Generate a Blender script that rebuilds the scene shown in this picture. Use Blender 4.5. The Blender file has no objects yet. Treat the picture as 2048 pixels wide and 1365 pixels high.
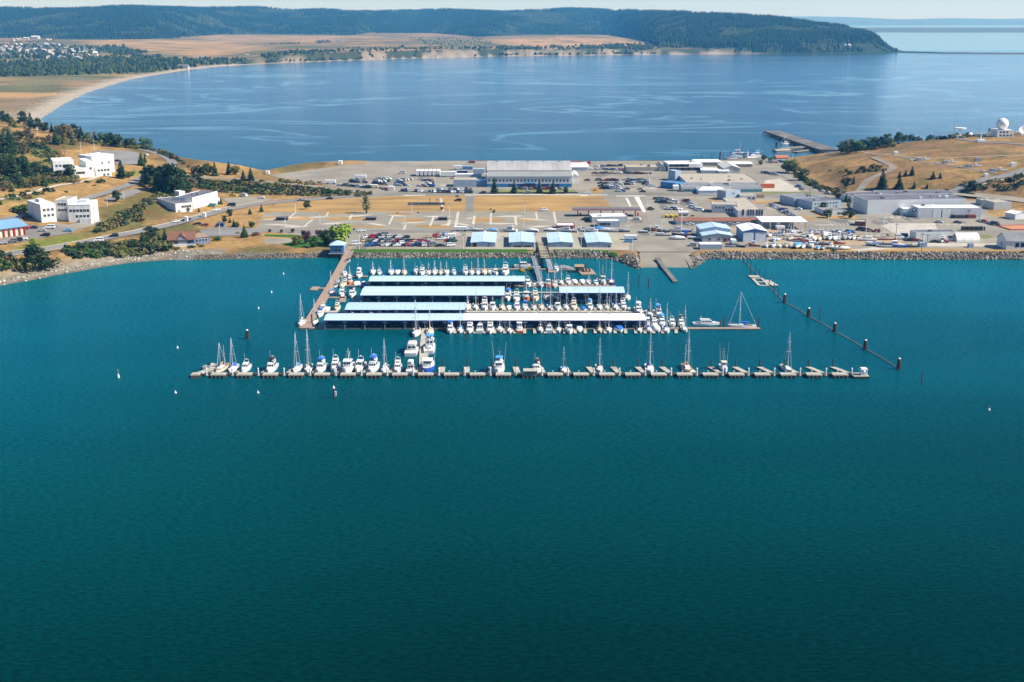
import bpy, math, random
import numpy as np
from mathutils import Vector
random.seed(7)
R = math.radians
scn = bpy.context.scene
COL = scn.collection

# ------------------------------------------------------------------ camera
H = 130.0; FPX = 2400.0; PITCH = math.atan(645.5 / FPX)
SP, CP = math.sin(PITCH), math.cos(PITCH)
cam_d = bpy.data.cameras.new('camera')
cam = bpy.data.objects.new('camera', cam_d); COL.objects.link(cam)
cam.location = (0, 0, H); cam.rotation_euler = (math.pi / 2 - PITCH, 0, 0)
cam_d.sensor_width = 36; cam_d.lens = 36 * FPX / 2048
cam_d.clip_start = 1; cam_d.clip_end = 120000
scn.camera = cam

# ------------------------------------------------------------------ sky, sun, exposure
SUN_EL, SUN_AZ = R(42), R(-8)              # azimuth from +X, negative = towards the camera's side
world = bpy.data.worlds.new('World'); scn.world = world; world.use_nodes = True
wn = world.node_tree
sky = wn.nodes.new('ShaderNodeTexSky'); sky.sky_type = 'NISHITA'; sky.sun_disc = False
sky.sun_elevation = SUN_EL; sky.sun_rotation = math.pi / 2 - SUN_AZ
sky.air_density = 1.0; sky.dust_density = 0.0; sky.ozone_density = 6.0; sky.altitude = 800
bg = wn.nodes['Background']; bg.inputs[1].default_value = 0.076
sm = wn.nodes.new('ShaderNodeMix'); sm.data_type = 'RGBA'; sm.blend_type = 'MULTIPLY'; sm.inputs['Factor'].default_value = 1; sm.inputs['B'].default_value = (.82, .97, 1.1, 1)
wn.links.new(sky.outputs[0], sm.inputs['A']); wn.links.new(sm.outputs['Result'], bg.inputs[0])
sun_d = bpy.data.lights.new('sun', 'SUN'); sun = bpy.data.objects.new('sun', sun_d); COL.objects.link(sun)
sun_d.energy = 5.0; sun_d.angle = R(0.5); sun_d.color = (1.0, 0.95, 0.87)
sv = Vector((math.cos(SUN_AZ) * math.cos(SUN_EL), math.sin(SUN_AZ) * math.cos(SUN_EL), math.sin(SUN_EL)))
sun.rotation_euler = sv.to_track_quat('Z', 'Y').to_euler(); sun.location = (300, 0, 400)
scn.view_settings.view_transform = 'Standard'; scn.view_settings.look = 'None'
scn.view_settings.exposure = 0.74; scn.view_settings.gamma = 1.0
scn.cycles.use_denoising = True
scn.cycles.max_bounces = 6; scn.cycles.diffuse_bounces = 2; scn.cycles.glossy_bounces = 3
scn.cycles.transmission_bounces = 2; scn.cycles.volume_bounces = 0; scn.cycles.transparent_max_bounces = 4
scn.cycles.caustics_reflective = False; scn.cycles.caustics_refractive = False

# ------------------------------------------------------------------ pixel of the photo -> place in the world
def ray(px, py):
    xc = (px - 1024) / FPX; yc = (682.5 - py) / FPX
    return xc, yc * SP + CP, yc * CP - SP
def G(px, py, z=0.0):
    d = ray(px, py); t = (z - H) / d[2]
    return d[0] * t, d[1] * t
def dep(py): return PITCH - np.arctan((682.5 - np.asarray(py, float)) / FPX)
def ztop(y, py):
    """height of the point at depth y that the photo shows in row py"""
    d = ray(1024, py); return H + y / d[1] * d[2]
def pxof(x, y): return 1024 + FPX * 1.0355 * np.asarray(x) / np.maximum(np.asarray(y), 1.0)

# ------------------------------------------------------------------ numpy noise
def _h(ix, iy, seed):
    n = (ix.astype(np.int64) * 374761393 + iy.astype(np.int64) * 668265263 + seed * 1442695041) & 0x7fffffff
    n = ((n ^ (n >> 13)) * 1274126177) & 0x7fffffff
    return ((n ^ (n >> 16)) & 0xffff) / 65535.0
def vnoise(x, y, seed=0):
    x = np.asarray(x, float); y = np.asarray(y, float)
    ix = np.floor(x); iy = np.floor(y); fx = x - ix; fy = y - iy
    fx = fx * fx * (3 - 2 * fx); fy = fy * fy * (3 - 2 * fy)
    ix = ix.astype(np.int64); iy = iy.astype(np.int64)
    a = _h(ix, iy, seed); b = _h(ix + 1, iy, seed); c = _h(ix, iy + 1, seed); d = _h(ix + 1, iy + 1, seed)
    return (a * (1 - fx) + b * fx) * (1 - fy) + (c * (1 - fx) + d * fx) * fy
def fbm(x, y, seed=0, o=4):
    s = 0; a = .5; t = 0
    for k in range(o):
        s = s + a * vnoise(x * 2 ** k, y * 2 ** k, seed + k); t += a; a *= .5
    return s / t
def sstep(a, b, x):
    t = np.clip((np.asarray(x, float) - a) / (b - a), 0, 1); return t * t * (3 - 2 * t)
def sdf(poly, x, y):
    """signed distance to a polygon, positive inside"""
    x = np.asarray(x, float); y = np.asarray(y, float)
    d2 = np.full(x.shape, 1e18); ins = np.zeros(x.shape, bool)
    n = len(poly)
    for i in range(n):
        ax, ay = poly[i]; bx, by = poly[(i + 1) % n]
        ex, ey = bx - ax, by - ay; L = ex * ex + ey * ey + 1e-12
        t = np.clip(((x - ax) * ex + (y - ay) * ey) / L, 0, 1)
        d2 = np.minimum(d2, (x - ax - t * ex) ** 2 + (y - ay - t * ey) ** 2)
        if ay != by:
            c = ((ay > y) != (by > y)) & (x < (bx - ax) * (y - ay) / (by - ay) + ax)
            ins ^= c
    d = np.sqrt(d2); return np.where(ins, d, -d)

# ------------------------------------------------------------------ the lie of the land
FRONT = [(-1600, 600), (-250, 622), (-100, 597), (0, 572), (60, 562), (120, 550), (200, 536), (260, 526.5), (330, 521), (420, 519), (560, 517),
         (660, 515), (720, 516), (900, 516), (1060, 516), (1180, 516.5), (1222, 519), (1245, 527), (1266, 536), (1284, 537), (1380, 537),
         (1393, 528), (1400, 520.5), (1420, 518), (1600, 518.5), (2048, 519.5), (2500, 522)]
def E(px, py, z):
    """the shoreline behind a brow that the photo shows at a pixel"""
    x, y = G(px, py, z); k = 1 + (z / .9 * 1.6 + 5) / math.hypot(x, y); return x * k, y * k
BACK = [E(*q) for q in [(2500, 258, 26), (2200, 261, 26), (2048, 264, 26), (1990, 268, 25), (1907, 273, 24), (1850, 279, 22), (1800, 286, 19), (1720, 298, 12), (1680, 305, 8), (1620, 311, 4), (1560, 315.5, 3), (1500, 318.5, 3),
        (1430, 320.5, 3), (1330, 323.5, 3), (1140, 322, 3), (980, 321.8, 3), (820, 322.3, 3), (690, 324, 3), (600, 333.5, 3), (523, 347, 3), (470, 339, 5), (400, 329, 9), (340, 308, 15), (300, 298, 17),
        (240, 288, 19), (200, 282, 20), (150, 271, 23), (110, 260, 25)]]
BEACH = [(104, 226), (132, 208), (180, 185), (260, 160), (320, 149.5), (380, 140), (440, 133.5), (500, 129.5), (600, 125), (700, 121.3),
         (850, 116.5), (1000, 113), (1280, 110), (1560, 108), (1700, 106.5), (1790, 105.8), (1805, 106.4), (1900, 108.1), (2048, 109.2), (2400, 111),
         (2400, 109.2), (2048, 106.9), (1900, 105.7), (1815, 103.2), (1800, 101), (1785, 95), (1765, 85), (1700, 78), (1500, 70), (1000, 66), (-2500, 62)]
COAST = [G(*p) for p in FRONT] + BACK + [G(*p) for p in [(86, 237)] + BEACH] + [(-14000, 2000), (-9000, 700)]
FLAT = [G(px, py, 3) for px, py in [(470, 512), (455, 470), (560, 402), (742, 389), (640, 369), (560, 356), (530, 352), (700, 330), (1000, 325), (1540, 320), (1588, 345), (1640, 372), (1690, 390),
        (1850, 391), (2048, 403), (2400, 415), (2400, 512), (1400, 508), (1276, 508), (1000, 510)]]
# hand-read heights of the two near hills (photo pixel, metres)
HC = [(-300, 560, 4), (-100, 560, 8), (0, 520, 7), (0, 470, 9), (60, 500, 8), (150, 485, 6.5), (260, 466, 5.5), (330, 452, 4.5), (400, 495, 3), (330, 505, 3), (300, 490, 4), (420, 432, 3.2), (500, 430, 3),
      (145, 445, 10), (60, 425, 13), (0, 400, 17), (200, 385, 13), (100, 390, 16), (280, 410, 8), (350, 425, 5.5), (420, 415, 4.2), (440, 395, 4.2), (330, 395, 10), (250, 370, 15), (300, 350, 15), (170, 355, 18),
      (60, 350, 22), (0, 330, 27), (-100, 400, 20), (-200, 350, 28), (80, 300, 27), (160, 312, 21), (250, 300, 20), (325, 312, 16), (345, 328, 13), (400, 352, 8.5), (400, 380, 4.5), (470, 358, 7), (480, 388, 4),
      (560, 366, 5.6), (560, 392, 3.4), (650, 375, 4.5), (735, 386, 3.2), (150, 276, 24), (60, 262, 28), (0, 262, 30), (-100, 270, 32), (-300, 300, 30), (200, 284, 21), (290, 296, 18),
      (1610, 345, 4), (1640, 330, 8), (1650, 365, 6), (1700, 380, 5), (1700, 330, 14), (1760, 310, 18), (1760, 375, 7), (1850, 290, 21), (1850, 378, 8), (1850, 330, 16), (1920, 272, 24),
      (1950, 340, 16), (1950, 380, 9), (2010, 273, 25), (2048, 300, 24), (2048, 350, 15), (2048, 385, 9), (2200, 280, 26), (2200, 340, 18), (2200, 390, 9), (2400, 340, 18), (1620, 312, 4), (1680, 306, 8), (40, 224, 4), (-60, 224, 5), (78, 236, 3), (-250, 236, 6), (0, 232, 5)]
cx = np.array([G(p, q, z) + (z,) for p, q, z in HC])
def _tpsfit(c, lam):
    S = 300.0; X = c[:, :2] / S; n = len(X)
    r2 = ((X[:, None] - X[None]) ** 2).sum(-1); K = np.where(r2 > 0, r2 * np.log(np.maximum(r2, 1e-9)), 0) + lam * np.eye(n)
    Pm = np.hstack([np.ones((n, 1)), X]); A = np.zeros((n + 3, n + 3)); A[:n, :n] = K; A[:n, n:] = Pm; A[n:, :n] = Pm.T
    w = np.linalg.solve(A, np.concatenate([c[:, 2], np.zeros(3)])); return X, w, S
_X, _w, _S = _tpsfit(cx, 0.02)
def tps(x, y):
    x = x / _S; y = y / _S; o = _w[-3] + _w[-2] * x + _w[-1] * y
    for (a, b), w in zip(_X, _w[:-3]):
        r2 = (x - a) ** 2 + (y - b) ** 2; o = o + w * r2 * np.log(np.maximum(r2, 1e-9))
    return o
# the far shore: front and ridge of the forest hill along the photo's columns
FP = np.array([0, 117, 303, 350, 450, 500, 709, 747, 870, 955, 1043, 1200, 1239, 1299, 1320, 1500, 1760, 1790.])
FY = np.array([77, 79, 79.5, 77, 70, 69, 71, 67, 67, 75, 70.5, 70, 73, 86, 95.5, 98.5, 101.5, 103.4])
FZ = np.array([30, 30, 30, 30, 32, 32, 32, 32, 32, 30, 30, 30, 30, 24, 22, 18, 14, 8.])
FD = (H - FZ) / np.tan(dep(FY))
RP = np.array([0, 130, 256, 420, 520, 590, 650, 700, 830, 900, 1007, 1130, 1200, 1285, 1400, 1470, 1540, 1610, 1679, 1748, 1767, 1790])
RY = np.array([17, 19, 14, 18, 15, 20, 17, 21, 20, 18, 22, 16, 18, 21, 25, 29, 31, 42, 50, 61, 74, 96.])
RD = np.interp(RP, FP, FD) + np.interp(RP, [0, 1000, 1300, 1500, 1700, 1790], [1500, 1500, 1300, 900, 500, 150])
RZ = H - RD * np.tan(dep(RY)) - 19
CPX = np.array([p[0] for p in BEACH[:16]]); CD = np.array([G(*p)[1] for p in BEACH[:16]])
def inland(x, y):
    px = pxof(x, y)
    near = tps(x, y)
    w = sstep(-35, 0, sdf(FLAT, x, y)); near = near * (1 - w) + 3.0 * w
    near = np.maximum(near, 2.2)
    fd = np.interp(px, FP, FD); rd = np.interp(px, RP, RD); rz = np.interp(px, RP, RZ); fz = np.interp(px, FP, FZ); cd = np.interp(px, CPX, CD)
    u = np.clip((y - cd) / np.maximum(fd - cd, 50), 0, 1.3)
    A = sstep(420, 600, px)
    low = (1 - A) * (3 + (fz - 3) * u ** 1.4) + A * ((fz - 9) + 9 * u)
    hill = np.clip((y - fd) / (rd - fd), 0, 1); hill = hill * hill * (3 - 2 * hill) * .45 + hill * .55
    far = low + hill * (rz - fz)
    far = far + (fbm(x / 260, y / 260, 5) - .5) * 11 * np.clip(hill * 3, 0, 1)
    far = np.where(px > 1797, 2.4, far)
    b = sstep(1500, 2300, y)
    return near * (1 - b) + far * b
RAMP = [G(1283, 540), G(1381, 540), G(1352, 490), G(1283, 490)]
def height(x, y):
    s = sdf(COAST, x, y); px = pxof(x, y)
    far = y > 1500
    leftb = (px < 320) & (y < 900)
    hm = s * .5
    hm = np.where((y > 900) & (y < 1500), s * .9, hm)
    hm = np.where(leftb, np.where(s < 12, .11 * s, 1.3 + (s - 12) * .5), hm)
    hm = np.where(far, np.where(s < 26, .09 * s, 2.3 + (s - 26) * 1.1), hm)
    hm = np.where(s < 0, np.maximum(s * .25, -5), hm)
    r = sdf(RAMP, x, y) > -1.0
    hm = np.where(r, np.minimum(hm, .058 * np.maximum(s, -5) - .35), hm)
    h = np.minimum(inland(x, y), hm)
    n = (fbm(x / 22, y / 22, 3) - .5) * 1.5 * sstep(4, 9, h) * (y < 1500)
    return h + n, s
def axis(lo, a, b, hi, fine, g, cap):
    m = list(np.arange(a, b + .1, fine)); up = [m[-1]]; d = fine
    while up[-1] < hi: d = min(d * g, cap); up.append(up[-1] + d)
    dn = [m[0]]; d = fine
    while dn[-1] > lo: d = min(d * g, cap); dn.append(dn[-1] - d)
    return np.array(dn[::-1][:-1] + m + up[1:])
GX = axis(-5200, -540, 540, 5000, 4, 1.06, 42); GY = axis(470, 560, 1300, 10500, 4, 1.05, 34)
MX, MY = np.meshgrid(GX, GY); HG, SG = height(MX.ravel(), MY.ravel())
HG = HG.reshape(MX.shape); SG = SG.reshape(MX.shape)
def hs(x, y):
    x = np.asarray(x, float); y = np.asarray(y, float)
    i = np.clip(np.searchsorted(GX, x) - 1, 0, len(GX) - 2); j = np.clip(np.searchsorted(GY, y) - 1, 0, len(GY) - 2)
    fx = np.clip((x - GX[i]) / (GX[i + 1] - GX[i]), 0, 1); fy = np.clip((y - GY[j]) / (GY[j + 1] - GY[j]), 0, 1)
    return (HG[j, i] * (1 - fx) + HG[j, i + 1] * fx) * (1 - fy) + (HG[j + 1, i] * (1 - fx) + HG[j + 1, i + 1] * fx) * fy
def P(px, py):
    """the ground point that the photo shows at a pixel"""
    x, y = G(px, py, 3)
    if abs(float(hs(x, y)) - 3) < .02: return x, y, 3.0
    d = np.array(ray(px, py)); z0 = min(60., H - 1)
    t0 = (z0 - H) / d[2] if d[2] < 0 else 100.; t1 = (-1 - H) / d[2] if d[2] < 0 else 12000.
    t = np.linspace(t0, t1, 300); g = H + t * d[2] - hs(t * d[0], t * d[1])
    k = int(np.argmax(g < 0)) or 299
    a, b = t[max(k - 1, 0)], t[k]
    for _ in range(14):
        m = (a + b) / 2
        if H + m * d[2] - float(hs(m * d[0], m * d[1])) < 0: b = m
        else: a = m
    return float(b * d[0]), float(b * d[1]), float(hs(b * d[0], b * d[1]))
# ------------------------------------------------------------------ materials
MATS = {}
def mat(name, c, c2=None, scale=.3, rough=.7, metal=0., detail=3., bump=0., bscale=1., attr=None, rnd=0., stretch=None, ior=None, spec=None, seam=0):
    """principled surface whose base colour wanders between c and c2 with a noise in object space"""
    if name in MATS: return MATS[name]
    m = bpy.data.materials.new(name); m.use_nodes = True; nt = m.node_tree; N = nt.nodes; L = nt.links
    b = N['Principled BSDF']; b.inputs['Roughness'].default_value = rough; b.inputs['Metallic'].default_value = metal
    if ior: b.inputs['IOR'].default_value = ior
    if spec is None and rough >= .9: spec = .12
    if spec is not None: b.inputs['Specular IOR Level'].default_value = spec
    if c2 is None: c2 = tuple(v * .82 for v in c)
    geo = N.new('ShaderNodeNewGeometry'); src = geo.outputs['Position']
    if stretch:
        mp = N.new('ShaderNodeMapping'); mp.inputs['Scale'].default_value = stretch; L.new(src, mp.inputs[0]); src = mp.outputs[0]
    nz = N.new('ShaderNodeTexNoise'); nz.inputs['Scale'].default_value = scale; nz.inputs['Detail'].default_value = detail; L.new(src, nz.inputs['Vector'])
    rp = N.new('ShaderNodeMapRange'); rp.inputs[1].default_value = .32; rp.inputs[2].default_value = .68; L.new(nz.outputs[0], rp.inputs[0])
    mx = N.new('ShaderNodeMix'); mx.data_type = 'RGBA'; L.new(rp.outputs[0], mx.inputs['Factor'])
    mx.inputs['A'].default_value = (*c, 1); mx.inputs['B'].default_value = (*c2, 1); out = mx.outputs['Result']
    if attr:
        at = N.new('ShaderNodeAttribute'); at.attribute_name = attr
        mm = N.new('ShaderNodeMix'); mm.data_type = 'RGBA'; mm.blend_type = 'MULTIPLY'; mm.inputs['Factor'].default_value = 1
        L.new(at.outputs['Color'], mm.inputs['A']); L.new(out, mm.inputs['B']); out = mm.outputs['Result']
    if seam:
        sx = N.new('ShaderNodeSeparateXYZ'); L.new(geo.outputs['Position'], sx.inputs[0]); q = []
        for op, v in (('DIVIDE', seam), ('FRACT', None), ('LESS_THAN', .09)):
            k = N.new('ShaderNodeMath'); k.operation = op; L.new(q[-1] if q else sx.outputs[0], k.inputs[0]); q.append(k.outputs[0])
            if v is not None: k.inputs[1].default_value = v
        st = N.new('ShaderNodeTexNoise'); st.inputs['Scale'].default_value = .35; st.inputs['Detail'].default_value = 6; L.new(geo.outputs['Position'], st.inputs['Vector'])
        r2 = N.new('ShaderNodeMapRange'); r2.inputs[1].default_value = .58; r2.inputs[2].default_value = .72; r2.inputs[4].default_value = .45; L.new(st.outputs[0], r2.inputs[0])
        ad = N.new('ShaderNodeMath'); ad.operation = 'MULTIPLY_ADD'; ad.inputs[1].default_value = .45; L.new(q[-1], ad.inputs[0]); L.new(r2.outputs[0], ad.inputs[2])
        m3 = N.new('ShaderNodeMix'); m3.data_type = 'RGBA'; L.new(ad.outputs[0], m3.inputs['Factor']); L.new(out, m3.inputs['A']); m3.inputs['B'].default_value = (*(v * .62 for v in c2), 1); out = m3.outputs['Result']
    if rnd:
        oi = N.new('ShaderNodeObjectInfo'); hv = N.new('ShaderNodeHueSaturation')
        q = N.new('ShaderNodeMapRange'); q.inputs[3].default_value = 1 - rnd; q.inputs[4].default_value = 1 + rnd
        L.new(oi.outputs['Random'], q.inputs[0]); L.new(q.outputs[0], hv.inputs['Value']); L.new(out, hv.inputs['Color']); out = hv.outputs['Color']
    L.new(out, b.inputs['Base Color'])
    if bump:
        bz = N.new('ShaderNodeTexNoise'); bz.inputs['Scale'].default_value = bscale; bz.inputs['Detail'].default_value = 3; L.new(geo.outputs['Position'], bz.inputs['Vector'])
        bp = N.new('ShaderNodeBump'); bp.inputs['Strength'].default_value = bump; bp.inputs['Distance'].default_value = .3
        L.new(bz.outputs[0], bp.inputs['Height']); L.new(bp.outputs[0], b.inputs['Normal'])
    MATS[name] = m; return m

WHITE = mat('white_paint', (.80, .80, .78), (.70, .70, .67), .6, .45)
BOATW = mat('gelcoat', (.76, .76, .74), (.64, .65, .64), 1.5, .25)
CREAM = mat('cream_gelcoat', (.72, .64, .48), (.62, .54, .40), 1.5, .35)
DECK = mat('boat_deck', (.62, .61, .56), (.50, .49, .44), 1.2, .6)
TEAK = mat('teak', (.34, .20, .10), (.24, .14, .07), 2, .6)
NAVY = mat('navy_paint', (.02, .035, .12), (.03, .05, .16), 1, .3)
BLUEH = mat('blue_paint', (.02, .09, .42), (.02, .07, .34), 1, .35)
REDH = mat('red_paint', (.50, .03, .03), (.40, .03, .03), 1, .4)
GREENH = mat('green_paint', (.02, .20, .14), (.02, .15, .11), 1, .5)
ORANGEH = mat('orange_paint', (.60, .16, .04), (.5, .12, .03), 1, .5)
YELLOWH = mat('yellow_paint', (.72, .50, .04), (.62, .42, .03), 1, .5)
CBLUE = mat('blue_canvas', (.02, .16, .55), (.02, .12, .45), 2, .8)
CSKY = mat('light_blue_canvas', (.06, .33, .70), (.05, .28, .6), 2, .8)
CGREEN = mat('green_canvas', (.02, .16, .07), (.02, .12, .06), 2, .8)
CTAN = mat('tan_canvas', (.45, .36, .22), (.38, .30, .18), 2, .8)
CBLACK = mat('black_canvas', (.025, .027, .032), (.035, .036, .04), 2, .8)
CWHITE = mat('white_tarp', (.78, .78, .76), (.66, .67, .68), 1, .7)
GLASS = mat('dark_glass', (.012, .018, .025), (.02, .028, .036), 1, .12)
ALU = mat('mast_aluminium', (.66, .67, .68), (.58, .58, .58), 1, .4)
STEEL = mat('grey_steel', (.32, .33, .34), (.24, .25, .26), 1, .5)
BLACK = mat('black_rubber', (.015, .015, .016), (.025, .025, .026), 1, .7)
PILE = mat('tarred_pile', (.035, .028, .024), (.06, .048, .04), 1.5, .8)
PILEW = mat('white_pile_cap', (.72, .72, .70), (.6, .6, .58), 1, .6)
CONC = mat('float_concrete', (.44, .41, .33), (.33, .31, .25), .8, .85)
CONCD = mat('shaded_concrete', (.038, .05, .038), (.025, .033, .026), .9, .7)  # shade of float sides and gaps put into a near-black concrete colour
PLANK = mat('dock_plank', (.36, .25, .18), (.25, .18, .13), .9, .85)
PLANKG = mat('weathered_timber', (.27, .24, .20), (.18, .16, .13), .8, .9)
ROOFB = mat('blue_metal_roof', (.47, .625, .76), (.41, .57, .71), .12, .4, stretch=(.15, 1, 1), seam=2.4)
ROOFL = mat('pale_blue_metal_roof', (.51, .655, .76), (.45, .60, .715), .12, .4, stretch=(.15, 1, 1), seam=2.4)
ROOFW = mat('white_metal_roof', (.89, .90, .89), (.83, .84, .83), .15, .45, stretch=(.15, 1, 1), seam=2.4)
ROOFG = mat('grey_membrane_roof', (.25, .25, .25), (.18, .18, .185), .12, .9)
ROOFD = mat('dark_grey_roof', (.135, .135, .15), (.10, .10, .115), .1, .85)
ROOFT = mat('tan_roof', (.42, .37, .29), (.34, .30, .24), .15, .9)
ROOFR = mat('rust_red_roof', (.25, .095, .05), (.19, .075, .042), .3, .85)
HANGR = mat('weathered_hangar_roof', (.46, .43, .40), (.33, .31, .29), .09, .42, seam=4, stretch=(1, .3, .3))
WALLG = mat('grey_siding', (.44, .45, .44), (.38, .39, .38), .25, .75)
WALLW = mat('white_render', (.76, .755, .72), (.60, .59, .55), .5, .8, stretch=(1, 1, .25))
WALLC = mat('pale_grey_wall', (.62, .63, .62), (.55, .56, .56), .2, .75)
WALLB = mat('blue_siding', (.10, .20, .38), (.08, .17, .33), .3, .6)
WALLS = mat('slate_blue_siding', (.33, .40, .48), (.28, .35, .43), .3, .6)
WALLT = mat('tan_wall', (.40, .36, .30), (.33, .30, .25), .2, .8)
TEAL = mat('teal_band', (.08, .26, .28), (.07, .22, .25), .3, .7)
HBLUE = mat('hangar_blue_band', (.03, .20, .40), (.025, .17, .35), .3, .6)
DOORW = mat('roller_door', (.70, .72, .74), (.62, .64, .66), .3, .6)
BARK = mat('bark', (.10, .07, .05), (.06, .045, .035), 2, .95)
BRICKR = mat('red_trim', (.42, .04, .05), (.34, .03, .04), .5, .6)
COPPER = mat('bare_wood', (.40, .28, .16), (.3, .2, .11), 1, .8)
CONTR = mat('rust_red_container', (.20, .06, .04), (.15, .045, .035), .5, .7)
CONTO = mat('orange_container', (.55, .12, .03), (.48, .10, .03), .5, .6)

# ------------------------------------------------------------------ mesh builder
class MB:
    def __init__(s): s.v = []; s.f = []; s.m = []
    def quad(s, *pts, mi=0):
        n = len(s.v); s.v += [tuple(p) for p in pts]; s.f.append(tuple(range(n, n + len(pts)))); s.m.append(mi); return s
    def box(s, x0, x1, y0, y1, z0, z1, mi=0, top=None, sx=1., sy=1.):
        cxm, cym = (x0 + x1) / 2, (y0 + y1) / 2
        tx0, tx1 = cxm + (x0 - cxm) * sx, cxm + (x1 - cxm) * sx; ty0, ty1 = cym + (y0 - cym) * sy, cym + (y1 - cym) * sy
        n = len(s.v)
        s.v += [(x0, y0, z0), (x1, y0, z0), (x1, y1, z0), (x0, y1, z0), (tx0, ty0, z1), (tx1, ty0, z1), (tx1, ty1, z1), (tx0, ty1, z1)]
        s.f += [(n, n + 3, n + 2, n + 1), (n, n + 1, n + 5, n + 4), (n + 1, n + 2, n + 6, n + 5), (n + 2, n + 3, n + 7, n + 6), (n + 3, n, n + 4, n + 7), (n + 4, n + 5, n + 6, n + 7)]
        s.m += [mi] * 5 + [mi if top is None else top]; return s
    def prism(s, pts, z0, z1, mi=0, top=None):
        n = len(s.v); k = len(pts)
        s.v += [(x, y, z0) for x, y in pts] + [(x, y, z1) for x, y in pts]
        s.f.append(tuple(range(n + k - 1, n - 1, -1))); s.m.append(mi)
        s.f.append(tuple(range(n + k, n + 2 * k))); s.m.append(mi if top is None else top)
        for i in range(k):
            j = (i + 1) % k; s.f.append((n + i, n + j, n + k + j, n + k + i)); s.m.append(mi)
        return s
    def prof(s, pts, x0, x1, mi=0):
        """profile in (y, z) drawn out along x"""
        n = len(s.v); k = len(pts)
        s.v += [(x0, y, z) for y, z in pts] + [(x1, y, z) for y, z in pts]
        s.f.append(tuple(range(n, n + k))); s.f.append(tuple(range(n + 2 * k - 1, n + k - 1, -1))); s.m += [mi, mi]
        for i in range(k):
            j = (i + 1) % k; s.f.append((n + j, n + i, n + k + i, n + k + j)); s.m.append(mi)
        return s
    def profy(s, pts, y0, y1, mi=0):
        n = len(s.v); k = len(pts)
        s.v += [(x, y0, z) for x, z in pts] + [(x, y1, z) for x, z in pts]
        s.f.append(tuple(range(n + k - 1, n - 1, -1))); s.f.append(tuple(range(n + k, n + 2 * k))); s.m += [mi, mi]
        for i in range(k):
            j = (i + 1) % k; s.f.append((n + i, n + j, n + k + j, n + k + i)); s.m.append(mi)
        return s
    def tube(s, a, b, r0, r1=None, n=6, mi=0):
        r1 = r0 if r1 is None else r1
        a = Vector(a); b = Vector(b); d = (b - a).normalized(); u = d.orthogonal().normalized(); w = d.cross(u); o = len(s.v)
        for c, r in ((a, r0), (b, r1)):
            for i in range(n):
                t = 2 * math.pi * i / n; s.v.append(tuple(c + u * (r * math.cos(t)) + w * (r * math.sin(t))))
        for i in range(n):
            j = (i + 1) % n; s.f.append((o + i, o + j, o + n + j, o + n + i)); s.m.append(mi)
        s.f.append(tuple(range(o + n - 1, o - 1, -1))); s.f.append(tuple(range(o + n, o + 2 * n))); s.m += [mi, mi]; return s
    def loft(s, rings, mi=0, caps=True, closed=True):
        o = len(s.v); k = len(rings[0])
        for r in rings: s.v += [tuple(p) for p in r]
        for a in range(len(rings) - 1):
            for i in range(k if closed else k - 1):
                j = (i + 1) % k; s.f.append((o + a * k + i, o + a * k + j, o + (a + 1) * k + j, o + (a + 1) * k + i)); s.m.append(mi)
        if caps:
            s.f.append(tuple(range(o + k - 1, o - 1, -1))); q = o + (len(rings) - 1) * k; s.f.append(tuple(range(q, q + k))); s.m += [mi, mi]
        return s
    def ball(s, c, r, mi=0, n=10, k=7, zs=1.):
        rings = []
        for a in range(k + 1):
            t = math.pi * a / k; rr = max(r * math.sin(t), .001)
            rings.append([(c[0] + rr * math.cos(2 * math.pi * i / n), c[1] + rr * math.sin(2 * math.pi * i / n), c[2] - r * zs * math.cos(t)) for i in range(n)])
        return s.loft(rings, mi)
    def mesh(s, name, mats, smooth=False):
        me = bpy.data.meshes.new(name); me.from_pydata(s.v, [], s.f); ml = mats if isinstance(mats, (list, tuple)) else [mats]
        for m in ml: me.materials.append(m)
        me.polygons.foreach_set('material_index', s.m)
        if smooth: me.polygons.foreach_set('use_smooth', [True] * len(s.f))
        me.update(); return me
    def build(s, name, mats, parent=None, smooth=False):
        o = bpy.data.objects.new(name, s.mesh(name, mats, smooth)); COL.objects.link(o)
        if parent: o.parent = parent
        return o
def tag(o, label=None, cat=None, group=None, kind=None):
    if label: o['label'] = label
    if cat: o['category'] = cat
    if group: o['group'] = group
    if kind: o['kind'] = kind
    return o
def thing(name, label, cat, loc=(0, 0, 0), rz=0., group=None):
    o = bpy.data.objects.new(name, None); COL.objects.link(o); o.location = loc; o.rotation_euler = (0, 0, rz)
    o.empty_display_size = .5
    return tag(o, label, cat, group)
def dup(o, parent=None):
    c = o.copy(); COL.objects.link(c)
    if parent: c.parent = parent
    for ch in list(KIDS.get(o.as_pointer(), ())) or [k for k in o.children]: dup(ch, c)
    return c
KIDS = {}
ORD = 'first second third fourth fifth sixth seventh eighth ninth tenth eleventh twelfth thirteenth fourteenth fifteenth sixteenth seventeenth eighteenth nineteenth twentieth'.split()
def ordn(k):
    if k < 20: return ORD[k]
    t, u = divmod(k + 1, 10); T = ['twenti', 'thirti', 'forti'][t - 2]
    return T + 'eth' if u == 0 else {2: 'twenty', 3: 'thirty', 4: 'forty'}[t] + '-' + ORD[u - 1]
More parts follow.
